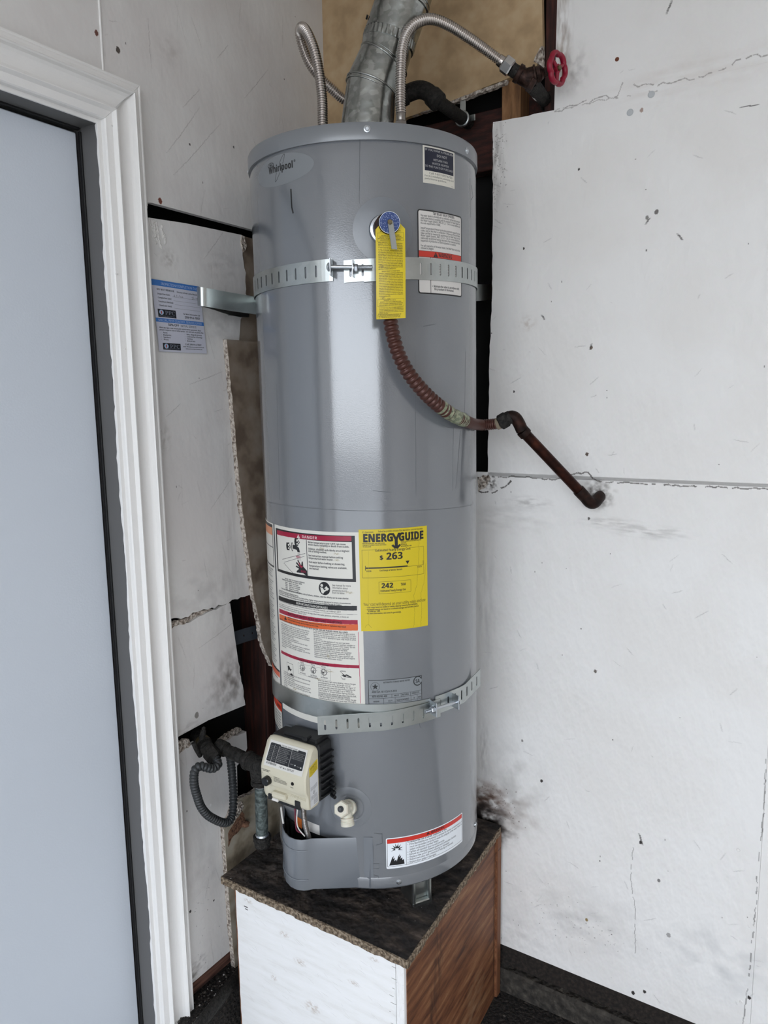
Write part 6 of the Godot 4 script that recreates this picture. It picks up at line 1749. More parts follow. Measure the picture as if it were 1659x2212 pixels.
# ---------------------------------------------------------------- perforated strap: a run of plates with one long hole each, bent along a path
func slotted(path: PackedVector3Array, up: Vector3, width: float, t: float, pitch: float, first: float, hole := Vector2(0.0040, 0.021), skip := []) -> Array:
	var run := PackedFloat32Array([0.0])
	for i in range(1, path.size()): run.append(run[i - 1] + path[i].distance_to(path[i - 1]))
	var L: float = run[-1]
	var ctrl := H.origin + H.basis.y * 1.0
	var f := func(s: float, v: float, d: float) -> Vector3:
		var i := 0
		var lo := 0
		var hi := path.size() - 2
		while lo < hi:
			i = (lo + hi + 1) / 2
			if run[i] <= s: lo = i
			else: hi = i - 1
		i = lo
		var k: float = clampf((s - run[i]) / maxf(run[i + 1] - run[i], 1e-6), -2.0, 2.0)
		var p: Vector3 = path[i].lerp(path[i + 1], k)
		var tg: Vector3 = (path[mini(i + 2, path.size() - 1)] - path[maxi(i - 1, 0)]).normalized()
		var n := tg.cross(up).normalized()
		if n.dot(p - ctrl - up * (p - ctrl).dot(up)) < 0.0: n = -n
		return p + up * v + n * d
	var out := []
	var cuts := [0.0]
	var c := first
	while c - pitch / 2.0 < 0.0: c += pitch
	var centres := []
	while c + pitch / 2.0 < L:
		centres.append(c)
		c += pitch
	var p := piece()
	var band := func(s0: float, s1: float):
		var n := maxi(1, int((s1 - s0) / 0.006))
		for i in n:
			var a: float = lerpf(s0, s1, float(i) / n)
			var b: float = lerpf(s0, s1, float(i + 1) / n)
			for d in [t, 0.0]:
				var q := [f.call(a, -width / 2, d), f.call(b, -width / 2, d), f.call(b, width / 2, d), f.call(a, width / 2, d)]
				if d == 0.0: q.reverse()
				quad(p, q[0], q[1], q[2], q[3])
			quad(p, f.call(a, -width / 2, 0.0), f.call(b, -width / 2, 0.0), f.call(b, -width / 2, t), f.call(a, -width / 2, t))
			quad(p, f.call(a, width / 2, t), f.call(b, width / 2, t), f.call(b, width / 2, 0.0), f.call(a, width / 2, 0.0))
	var at_s := 0.0
	for ci in centres.size():
		var m: float = centres[ci]
		if m - pitch / 2.0 > at_s + 1e-5: band.call(at_s, m - pitch / 2.0)
		at_s = m + pitch / 2.0
		var outer := []
		var hw := pitch / 2.0
		var hh := width / 2.0
		for k in 10: outer.append(Vector2(-hw + 2 * hw * k / 10.0, -hh))
		for k in 6: outer.append(Vector2(hw, -hh + 2 * hh * k / 6.0))
		for k in 10: outer.append(Vector2(hw - 2 * hw * k / 10.0, hh))
		for k in 6: outer.append(Vector2(-hw, hh - 2 * hh * k / 6.0))
		var inner := []
		for o in outer:
			var d: Vector2 = o.normalized()
			var lo2 := 0.0
			var hi2 := 0.03
			for it in 18:
				var mid2 := (lo2 + hi2) / 2.0
				var e: Vector2 = d * mid2
				e.y = maxf(absf(e.y) - (hole.y - hole.x) / 2.0, 0.0)
				if e.length() < hole.x / 2.0: lo2 = mid2
				else: hi2 = mid2
			inner.append(d * lo2)
		var n: int = outer.size()
		for k in n:
			var l := (k + 1) % n
			var A := [outer[k], outer[l], inner[l], inner[k]]
			var q := []
			var r := []
			for v in A:
				q.append(f.call(m + v.x, v.y, t))
				r.append(f.call(m + v.x, v.y, 0.0))
			quad(p, q[0], q[1], q[2], q[3])
			quad(p, r[3], r[2], r[1], r[0])
			quad(p, q[3], q[2], r[2], r[3])
			if k < 10 or (k >= 16 and k < 26): quad(p, q[1], q[0], r[0], r[1])
	if at_s < L - 1e-5: band.call(at_s, L)
	for e in [0.0, L]:
		var q := [f.call(e, -width / 2, 0.0), f.call(e, -width / 2, t), f.call(e, width / 2, t), f.call(e, width / 2, 0.0)]
		if e > 0.0: q.reverse()
		quad(p, q[0], q[1], q[2], q[3])
	return [p]

func arc(t_h: Array, r: float, step := 0.02) -> PackedVector3Array:
	var out := PackedVector3Array()
	for i in t_h.size() - 1:
		var a: Vector2 = t_h[i]
		var b: Vector2 = t_h[i + 1]
		var n := maxi(1, int(absf(b.x - a.x) / step))
		for k in n:
			var q := a.lerp(b, float(k) / n)
			out.append(hc(q.x, q.y, r))
	out.append(hc(t_h[-1].x, t_h[-1].y, r))
	return out

func tension_bolt(parent: Node3D, a: Vector3, b: Vector3, c: Vector3, up: Vector3, out: Vector3) -> void:   # head plate at a, nut plate at b, thread ends at c
	var d := (c - a).normalized()
	var bs := Basis(d, up, d.cross(up))
	part("bolt", [cyl(a, c, 0.0034, 0.0034, 16), lathe([Vector2(0, -0.0045), Vector2(0.004, -0.004), Vector2(0.0072, -0.002), Vector2(0.0078, 0.0), Vector2(0, 0.0)], frame_y(a - d * 0.001, d), 20)] + threads(b, c, 0.0035), M.zinc, parent)
	part("lug", [box(a + d * 0.0015 - out * 0.004, Vector3(0.0022, 0.030, 0.024), 0.0007, bs)], M.zinc, parent)
	part("lug", [box(b - out * 0.004, Vector3(0.0022, 0.030, 0.024), 0.0007, bs)], M.zinc, parent)
	part("nut", [cyl(b + d * 0.001, b + d * 0.0030, 0.0078, 0.0078, 22, 0.0004), hexnut(b + d * 0.0032, b + d * 0.0092, 0.0072, 0.3)], M.zinc, parent)

func threads(a: Vector3, b: Vector3, r: float) -> Array:
	var d := (b - a).normalized()
	var f := frame_y(a, d)
	var L := a.distance_to(b)
	var pts := PackedVector3Array()
	var n := int(L / 0.0013 * 10)
	for i in n + 1:
		var t := TAU * i / 10.0
		pts.append(f * Vector3(cos(t) * r, L * i / n, sin(t) * r))
	return [tube(pts, 0.0004, 5)]

func build_straps() -> void:
	var up := H.basis.y
	var s := thing("seismic_strap", "perforated steel strap round the top of the grey heater", "strap", hc(0.3, 1.286, 0.232), "perforated heater straps")
	var a0: Vector2 = Vector2(-0.42, 1.2865)
	var a1: Vector2 = Vector2(0.3349, 1.2901)
	var k := (a1.y - a0.y) / (a1.x - a0.x)
	part("band", slotted(arc([Vector2(-2.3, a0.y + k * (-2.3 - a0.x) * 0.5), a0, a1], 0.2312), up, 0.0385, 0.0014, 0.0218, 0.010), M.galvanised, s)
	var b0: Vector2 = Vector2(0.423, 1.2859)
	var b1: Vector2 = Vector2(0.9236, 1.291)
	var b2: Vector2 = Vector2(1.5274, 1.294)
	part("band", slotted(arc([b0, b1, b2, Vector2(2.9, b2.y + 0.004)], 0.2312), up, 0.0385, 0.0014, 0.0218, 0.012), M.galvanised, s)
	part("tail", slotted(arc([Vector2(0.5781, 1.2861), b1, Vector2(1.0192, 1.2916)], 0.2328), up, 0.0385, 0.0014, 0.0218, 0.008), M.galvanised, s)
	var o := (hc(0.36, 1.28, 1.0) - hc(0.36, 1.28, 0.0)).normalized()
	tension_bolt(s, Vector3(0.3823, 1.7589, 0.5131), Vector3(0.4207, 1.7555, 0.4962), Vector3(0.4504, 1.7564, 0.4784), up, o)
	var s2 := thing("seismic_strap", "perforated steel strap round the lower part of the grey heater, its tail sticking out", "strap", hc(0.3, 0.45, 0.232), "perforated heater straps")
	part("band", slotted(arc([Vector2(-2.3, Vector2(-0.8363, 0.4328).y - 0.004), Vector2(-0.8363, 0.4328), Vector2(-0.4025, 0.4461), Vector2(0.0699, 0.446), Vector2(0.455, 0.4455), Vector2(0.8627, 0.4437), Vector2(1.0845, 0.4425)], 0.2312), up, 0.0385, 0.0014, 1.0, 10.0), M.galvanised, s2)
	var t0: Vector2 = Vector2(0.6543, 0.4293)
	var pts := PackedVector3Array()
	var p0 := hc(t0.x, t0.y, 0.2335)
	var tg := H.basis * Vector3(-cos(t0.x), 0, sin(t0.x))
	for i in range(14, 0, -1): pts.append(p0 + (tg * 1.0 + H.basis * Vector3(sin(t0.x), 0, cos(t0.x)) * 0.02) * 0.0093 * i)
	for q in arc([t0, Vector2(0.9009, 0.4343), Vector2(1.1823, 0.4374)], 0.2335): pts.append(q)
	part("tail", slotted(pts, up, 0.0385, 0.0014, 0.0220, 0.0145), M.galvanised, s2)
	var e0: Vector2 = Vector2(1.1303, 0.4442)
	var e1: Vector2 = Vector2(1.5267, 0.4427)
	pts = arc([e0, Vector2(1.3209, 0.4446), e1], 0.2325)
	var te := H.basis * Vector3(cos(e1.x), 0, -sin(e1.x))
	for i in range(1, 9): pts.append(hc(e1.x, e1.y, 0.2325) + te * 0.0085 * i + up * 0.0015 * i)
	part("wall_end", slotted(pts, up, 0.0385, 0.0014, 0.0220, 0.012), M.galvanised, s2)
	var o2 := (hc(1.05, 0.4, 1.0) - hc(1.05, 0.4, 0.0)).normalized()
	tension_bolt(s2, Vector3(0.5401, 0.9115, 0.3271), Vector3(0.5184, 0.9117, 0.3836), Vector3(0.5081, 0.9107, 0.4029), up, o2)
	# the folded arm that ties the upper strap to the left wall
	var arm := thing("strap_arm", "folded steel strap arm running from the heater to the left wall over the paper tag", "bracket", Vector3(0.05, 1.7372, 0.5105))
	part("arm", [ribbon([Vector3(0.092, 1.7273, 0.3894), Vector3(0.078, 1.7303, 0.4472), Vector3(0.068, 1.7335, 0.4963), Vector3(0.061, 1.7352, 0.5123), Vector3(0.052, 1.7367, 0.5137), Vector3(0.043, 1.7381, 0.5076), Vector3(0.036, 1.7391, 0.4958)], 0.037, 0.0014)], M.galvanised, arm)
	part("return_leaf", [ribbon([Vector3(0.036, 1.7391, 0.4958), Vector3(0.028, 1.7372, 0.4569), Vector3(0.018, 1.7322, 0.3993), Vector3(0.012, 1.7304, 0.3498)], 0.037, 0.0014)], M.galvanised, arm)
	part("wall_leaf", [ribbon([Vector3(0.008, 1.7303, 0.3864), Vector3(0.007, 1.7306, 0.3519), Vector3(0.006, 1.7318, 0.3177)], 0.034, 0.0014)], M.galvanised, arm)
	part("screw", [lathe([Vector2(0, 0.003), Vector2(0.004, 0.002), Vector2(0.0045, 0.0), Vector2(0.0045, -0.006)], frame_y(Vector3(0.008, 1.7312, 0.3336), Vector3(1, 0, 0)), 14)], M.zinc, arm)
	var arm2 := thing("strap_arm", "dark steel strap end entering the black gap right of the heater", "bracket", Vector3(0.4298, 1.7725, -0.03))
	part("arm", [ribbon([Vector3(0.4708, 1.7525, 0.1), Vector3(0.451, 1.7619, 0.03), Vector3(0.4416, 1.7693, -0.02), Vector3(0.4467, 1.7727, -0.045)], 0.036, 0.0015)], M.galvanised, arm2)
	var pl := thing("nail_plate", "dark blue-grey punched metal plate inside the torn wall opening", "metal plate", Vector3(-0.03, 0.9697, 0.3281))
	part("plate", slotted(PackedVector3Array([Vector3(-0.0125, 0.9736, 0.4016), Vector3(-0.0125, 0.9718, 0.3548), Vector3(-0.0125, 0.9655, 0.2721)]), Vector3.UP, 0.034, 0.0012, 0.030, 0.012, Vector2(0.005, 0.0055)), M.dark_plate, pl)

func ribbon(pts: Array, width: float, t: float) -> Dictionary:      # a flat strip standing on edge
	var path := spline(pts, 0.003)
	var rings := []
	for i in path.size():
		var d := (path[mini(i + 1, path.size() - 1)] - path[maxi(i - 1, 0)]).normalized()
		var n := d.cross(Vector3.UP).normalized() * t / 2.0
		var u := Vector3.UP * width / 2.0
		rings.append(PackedVector3Array([path[i] - u - n, path[i] - u + n, path[i] + u + n, path[i] + u - n]))
	return smooth_long(loft(rings, 0), 4)

func smooth_long(p: Dictionary, n: int) -> Dictionary:      # each long side of a strip smooth by itself
	var g := PackedInt32Array()
	var i := 0
	for k in p.g.size():
		if p.g[k] < 0: g.append(-1)
		else:
			g.append((i / 2) % n)
			i += 1
	p.g = g
	return p

# ---------------------------------------------------------------- flue
func build_vent() -> void:
	var v := thing("vent_pipe", "galvanised vent pipe with an angled elbow rising from the heater top", "vent pipe", Vector3(0.3042, 2.0151, 0.2822))
	var right := Vector3(cos(0.5717), 0, -sin(0.5717))
	var n0 := H.basis.y
	var n1 := Vector3.UP.rotated(right.cross(Vector3.UP).normalized() * -1.0, deg_to_rad(22))
	if n1.dot(right) < 0.0: n1 = n1 - right * n1.dot(right) * 2.0
	var n2 := (Vector3.UP * cos(0.60) + right * sin(0.60)).normalized()
	var n3 := (Vector3.UP * cos(0.31) + right * sin(0.31)).normalized()
	var c := [Vector3(0.3029, 2.0045, 0.2824), Vector3(0.3213, 2.1485, 0.273), Vector3(0.3411, 2.1953, 0.2592), Vector3(0.3454, 2.2141, 0.2568), Vector3(0.3531, 2.236, 0.2528), Vector3(0.376, 2.2984, 0.2427), Vector3(0.3902, 2.347, 0.237)]
	var r := 0.0530
	part("flue_collar", [lathe([Vector2(0.040, -0.004), Vector2(0.062, -0.004), Vector2(0.062, 0.003), Vector2(0.0545, 0.006), Vector2(0.0540, 0.020), Vector2(0.052, 0.020)], frame_y(c[0], n0), 48)], M.vent_metal, v)
	part("lower_section", [loft([circle(c[0], n0, r * 1.015, 48), circle(c[0].lerp(c[1], 0.5), (n0 + n1 * 0.3).normalized(), r * 1.0, 48), circle(c[1], n1, r * 0.99, 48)], 0)], M.vent_metal, v)
	part("seam_ring", [ring_bead(c[1], n1, r * 0.99, 0.0022), ring_bead(c[1] - n1 * 0.007, n1, r * 0.992, 0.0014)], M.vent_metal, v)
	part("elbow_gore", [loft([circle(c[1], n1, r * 0.99, 48), circle(c[2], n2, r * 0.985, 48)], 0)], M.vent_metal, v)
	part("seam_ring", [ring_bead(c[2], n2, r * 0.985, 0.0022), ring_bead(c[2] + n2 * 0.006, n2, r * 0.985, 0.0013)], M.vent_metal, v)
	part("elbow_gore", [loft([circle(c[2], n2, r * 0.985, 48), circle(c[3] + n3 * 0.012, n3, r * 0.975, 48), circle(c[4], n3, r * 0.975, 48)], 0)], M.vent_metal, v)
	# crimped end
	var rings := []
	for k in 5:
		var ring := PackedVector3Array()
		var f := frame_y(c[4] - n3 * (0.013 - k * 0.0045), n3)
		for j in 144:
			var t := TAU * j / 144
			var rr: float = r * 0.975 + 0.0013 * (sin(t * 36.0) * [0.2, 1.0, 1.0, 1.0, 0.2][k] + 0.6)
			ring.append(f * Vector3(rr * cos(t), 0, rr * sin(t)))
		rings.append(ring)
	part("crimp", [loft(rings, 0)], M.vent_metal, v)
	part("upper_pipe", [loft([circle(c[4] + n3 * 0.004, n3, r * 1.0, 48), circle(c[5], n3, r * 1.005, 48)], 0)], M.vent_metal, v)
	part("seam_ring", [ring_bead(c[5], n3, r * 1.02, 0.0028), ring_bead(c[5] + n3 * 0.008, n3, r * 1.02, 0.0022)], M.vent_metal, v)
	part("top_section", [loft([circle(c[5] - n3 * 0.001, n3, r * 1.025, 48), circle(c[6] + n3 * 0.55, n3, r * 1.025, 48)], 0)], M.vent_metal, v)
	for t in [0.2, 2.4, 4.4]:
		var f := frame_y(c[4] + n3 * 0.022, n3)
		var d := f.basis * Vector3(cos(t), 0, sin(t))
		part("screw", [hexnut(f.origin + d * r, f.origin + d * (r + 0.004), 0.0042)], M.iron, v)

func ring_bead(at_: Vector3, n: Vector3, r: float, b: float) -> Dictionary:
	var f := frame_y(at_, n)
	var rings := []
	for k in 49:
		var t := TAU * (k % 48) / 48.0
		var o := f.basis * Vector3(cos(t), 0, sin(t))
		var ring := PackedVector3Array()
		for j in 8:
			var s := TAU * j / 8
			ring.append(at_ + o * (r + b * 0.8 * cos(s)) + n * b * sin(s))
		rings.append(ring)
	return loft(rings, 0, false)

# ---------------------------------------------------------------- water connectors, valve and hot pipe
func build_water_lines() -> void:
	var f := thing("flexible_connector", "corrugated stainless water connector looping up at the left of the vent pipe", "water pipe", Vector3(0.2332, 2.0126, 0.3247), "flexible water connectors")
	part("tube", [hose([Vector3(0.234, 2.0126, 0.3242), Vector3(0.2342, 2.0528, 0.3242), Vector3(0.2335, 2.0868, 0.3234), Vector3(0.233, 2.1287, 0.3224), Vector3(0.23, 2.1764, 0.3256), Vector3(0.2238, 2.2177, 0.3308), Vector3(0.2133, 2.2454, 0.3326), Vector3(0.199, 2.2661, 0.3286), Vector3(0.1811, 2.2784, 0.3175), Vector3(0.166, 2.277, 0.3035), Vector3(0.1626, 2.2574, 0.291), Vector3(0.1683, 2.2291, 0.2779), Vector3(0.1832, 2.2024, 0.2634), Vector3(0.1995, 2.1821, 0.2469), Vector3(0.2181, 2.1623, 0.2263), Vector3(0.2452, 2.1508, 0.2085)], 0.0106, 0.0026, 0.0046, 20)], M.stainless, f)
	part("nut", [hexnut(Vector3(0.2452, 2.1508, 0.2085), Vector3(0.2584, 2.1494, 0.1979), 0.0145)], M.nut_metal, f)
	part("nipple", [cyl(Vector3(0.2338, 1.9973, 0.3246), Vector3(0.2342, 2.0214, 0.3249), 0.0098, 0.0098, 20)], M.bare_steel, f)
	var g := thing("flexible_connector", "corrugated stainless water connector arching right from the heater top to the red-wheeled valve", "water pipe", Vector3(0.3677, 2.0055, 0.2394), "flexible water connectors")
	part("tube", [hose([Vector3(0.4042, 2.0734, 0.2977), Vector3(0.4041, 2.095, 0.2988), Vector3(0.404, 2.1289, 0.2978), Vector3(0.4046, 2.1625, 0.2963), Vector3(0.4064, 2.1929, 0.2934), Vector3(0.4125, 2.2205, 0.2858), Vector3(0.4251, 2.2406, 0.2717), Vector3(0.4437, 2.2521, 0.2481), Vector3(0.4651, 2.2481, 0.2159), Vector3(0.489, 2.2338, 0.1789), Vector3(0.5129, 2.2166, 0.1437), Vector3(0.5359, 2.1985, 0.1201)], 0.0104, 0.0025, 0.0044, 20)], M.stainless, g)
	part("nipple", [cyl(Vector3(0.4024, 1.9595, 0.2973), Vector3(0.4038, 2.0635, 0.2973), 0.0090, 0.0090, 22, 0.0006), hexnut(Vector3(0.4038, 2.0482, 0.2976), Vector3(0.4041, 2.0599, 0.2978), 0.0120)], M.bare_steel, g)
	part("end_sleeve", [cyl(Vector3(0.4041, 2.0599, 0.2978), Vector3(0.404, 2.0761, 0.2974), 0.0090, 0.0094, 22, 0.0006)], M.bare_steel, g)
	part("end_sleeve", [cyl(Vector3(0.5313, 2.2018, 0.1213), Vector3(0.543, 2.1924, 0.1154), 0.0112, 0.0118, 22, 0.0006)], M.stainless, g)
	part("nut", [hexnut(Vector3(0.5388, 2.1962, 0.1175), Vector3(0.5534, 2.1833, 0.1091), 0.0175, 0.35)], M.nut_metal, g)
	# gate valve on the cold line
	var a: Vector3 = Vector3(0.5534, 2.1833, 0.1091)
	var b: Vector3 = Vector3(0.5759, 2.167, 0.0927)
	var e: Vector3 = Vector3(0.5754, 2.1537, -0.07)
	var v := thing("gate_valve", "dark bronze gate valve with a red handwheel by the wall notch", "valve", b)
	var ax := (b - a).normalized()
	part("nipple", [cyl(a, a.lerp(b, 0.55), 0.0132, 0.0132, 24)], M.iron, v)
	part("valve_body", [cyl(b - ax * 0.020, b - ax * 0.010, 0.0185, 0.0185, 28, 0.002), cyl(b - ax * 0.012, b + ax * 0.020, 0.0165, 0.0165, 28, 0.003), hexnut(b + ax * 0.012, b + ax * 0.024, 0.0195, 0.2)], M.brass_dark, v)
	var wh: Vector3 = Vector3(0.6365, 2.1772, 0.0723)
	var bx := (wh - b).normalized()
	var q := b + bx * 0.010
	part("bonnet", [cyl(b, q + bx * 0.010, 0.0165, 0.0165, 28, 0.001), cyl(q + bx * 0.008, q + bx * 0.0125, 0.0190, 0.0190, 28, 0.001), hexnut(q + bx * 0.0125, q + bx * 0.022, 0.0165), cyl(q + bx * 0.022, q + bx * 0.028, 0.0130, 0.0100, 24, 0.001), hexnut(q + bx * 0.028, q + bx * 0.042, 0.0095)], M.brass_dark, v)
	part("packing_nut", [hexnut(q + bx * 0.034, q + bx * 0.046, 0.0102)], M.brass_olive, v)
	part("stem", [cyl(q + bx * 0.04, wh + bx * 0.004, 0.0036, 0.0036, 14)], M.brass_olive, v)
	part("handwheel", wheel(wh, Vector3(0.94, -0.05, 0.20).normalized(), 0.0335), M.red_wheel, v, "red lobed handwheel")
	part("wheel_nut", [hexnut(wh, wh + Vector3(1, 0, 0.2).normalized() * 0.007, 0.0055)], M.brass_olive, v)
	part("supply_pipe", [cyl(b + ax * 0.015, b.lerp(e, 0.85), 0.0137, 0.0137, 26), cyl(b.lerp(e, 0.80), e, 0.0172, 0.0172, 26, 0.002), cyl(b.lerp(e, 0.26), b.lerp(e, 0.60), 0.01375, 0.01375, 26)], M.iron, v)
	part("pipe_tape", [cyl(b.lerp(e, 0.40), b.lerp(e, 0.49), 0.01385, 0.01385, 26)], M.white_paint, v, "band of white tape")
	part("pipe_bracket", [box(Vector3(0.581, 2.1903, -0.03), Vector3(0.012, 0.085, 0.012), 0.002), cyl(Vector3(0.5871, 2.1718, -0.02), Vector3(0.5875, 2.1485, -0.02), 0.0075, 0.0075, 14)], M.iron, v)
	# hot pipe behind the vent
	var h := thing("hot_pipe", "dark iron elbow and pipe behind the vent, entering the opened wall", "pipe", Vector3(0.3732, 2.1628, 0.1722))
	var el := spline([Vector3(0.2584, 2.1494, 0.1979), Vector3(0.2909, 2.1539, 0.1786), Vector3(0.3198, 2.1613, 0.1647), Vector3(0.3409, 2.1706, 0.1555), Vector3(0.3598, 2.1741, 0.1488), Vector3(0.3767, 2.1679, 0.145), Vector3(0.3934, 2.1521, 0.143)], 0.005)
	part("elbow", [tube(el, func(s): return 0.0118 if s < 0.060 else 0.0178, 24), cyl(Vector3(0.3871, 2.1588, 0.1435), Vector3(0.4038, 2.1411, 0.1418), 0.0205, 0.0205, 26, 0.002), cyl(Vector3(0.3198, 2.1613, 0.1647), Vector3(0.3342, 2.1676, 0.1579), 0.0205, 0.0205, 26, 0.002)], M.iron, h)
	part("pipe", [cyl(Vector3(0.397, 2.1482, 0.1414), Vector3(0.3882, 2.1527, -0.03), 0.0138, 0.0138, 26)], M.iron, h)
	part("pipe_strap", [ring_bead(Vector3(0.397, 2.1482, 0.1414).lerp(Vector3(0.3882, 2.1527, -0.03), 0.80), (Vector3(0.3882, 2.1527, -0.03) - Vector3(0.397, 2.1482, 0.1414)).normalized(), 0.0145, 0.0045), box(Vector3(0.4041, 2.1553, -0.012), Vector3(0.020, 0.014, 0.003), 0.001), box(Vector3(0.387, 2.1792, -0.004), Vector3(0.014, 0.030, 0.003), 0.001)], M.galvanised, h)

func wheel(c: Vector3, n: Vector3, r: float) -> Array:
	var f := frame_y(c, n, Vector3(0, 1, 0))
	var rings := []
	for k in 97:
		var t := TAU * (k % 96) / 96.0
		var rr := r * (0.90 + 0.11 * pow(absf(cos(t * 3.0)), 0.8))
		var o := Vector3(cos(t), 0, sin(t))
		var ring := PackedVector3Array()
		for j in 10:
			var s := TAU * j / 10
			ring.append(f * (o * (rr - 0.005 + 0.0050 * cos(s)) + Vector3(0, 0.0062 * sin(s), 0)))
		rings.append(ring)
	var out := [loft(rings, 0, false), lathe([Vector2(0, -0.004), Vector2(0.008, -0.004), Vector2(0.008, 0.003), Vector2(0, 0.003)], f, 20)]
	for k in 3:
		var t := TAU * k / 3 + 0.5
		var o := Vector3(cos(t), 0, sin(t))
		out.append(cyl(f * (o * 0.006), f * (o * (r - 0.006)), 0.0042, 0.0038, 10))
	return out

# ---------------------------------------------------------------- discharge line of the relief valve
func build_discharge() -> void:
	var d := thing("discharge_pipe", "brown corrugated hose and copper pipe running from the relief valve to the right wall", "discharge pipe", Vector3(0.4956, 1.662, 0.4897))
	var e1: Vector3 = Vector3(0.5835, 1.4854, 0.165)
	var pts := [Vector3(0.4801, 1.7904, 0.4753), Vector3(0.4818, 1.7351, 0.4781), Vector3(0.4869, 1.6713, 0.4802), Vector3(0.4922, 1.6353, 0.4788), Vector3(0.5005, 1.6007, 0.4727), Vector3(0.5111, 1.5684, 0.456), Vector3(0.5256, 1.5371, 0.4299), Vector3(0.5382, 1.5133, 0.4007), Vector3(0.5493, 1.4938, 0.365), Vector3(0.5553, 1.4814, 0.3228), Vector3(0.5255, 1.4686, 0.185), Vector3(0.5597, 1.4712, 0.172)]
	var low := [pts[9], pts[10], pts[11]]
	part("hose", [hose(pts.slice(0, 9), 0.0136, 0.0034, 0.0098, 24)], M.hose_brown, d)
	part("hose_sleeve", [tube(spline([pts[7].lerp(pts[8], 0.15), pts[8].lerp(pts[7], 0.3), pts[8], pts[9].lerp(pts[8], 0.2), pts[9]], 0.004), func(s): return 0.0130 + 0.0006 * sin(s * 300.0), 22)], M.pale_tape, d, "wrinkled pale printed sleeve")
	part("hose", [hose([pts[8], pts[9]] + low.slice(1), 0.0118, 0.0016, 0.0046, 22)], M.hose_brown, d)
	part("end_ring", [cyl(Vector3(0.5549, 1.4702, 0.173), Vector3(0.5618, 1.4722, 0.172), 0.0124, 0.0124, 24, 0.0005)], M.grey_board_paper, d)
	part("adapter", [hexnut(Vector3(0.5607, 1.4721, 0.172), Vector3(0.5766, 1.4816, 0.168), 0.0165), cyl(Vector3(0.5745, 1.4807, 0.168), e1, 0.0140, 0.0140, 22, 0.001)], M.iron, d, "dark threaded adapter")
	var p0: Vector3 = Vector3(0.6032, 1.4563, 0.152)
	var p1: Vector3 = Vector3(0.7059, 1.3123, 0.052)
	part("elbow", [tube(spline([Vector3(0.5776, 1.4826, 0.168), e1, Vector3(0.5905, 1.4834, 0.162), Vector3(0.5962, 1.4747, 0.158), p0], 0.003), 0.0128, 22), cyl(p0, p0.lerp(p1, 0.06), 0.0136, 0.0136, 24, 0.0008)], M.copper_fitting, d)
	part("pipe", [cyl(p0, p1, 0.0112, 0.0112, 26)], M.copper, d)
	part("elbow", [cyl(p0.lerp(p1, 0.90), p1, 0.0130, 0.0130, 24, 0.0008), tube(spline([p0.lerp(p1, 0.96), p1, Vector3(0.7162, 1.2976, 0.042), Vector3(0.7222, 1.2968, 0.032), Vector3(0.7247, 1.3039, 0.014), Vector3(0.7235, 1.3082, -0.01)], 0.003), 0.0126, 22)], M.copper_fitting, d)

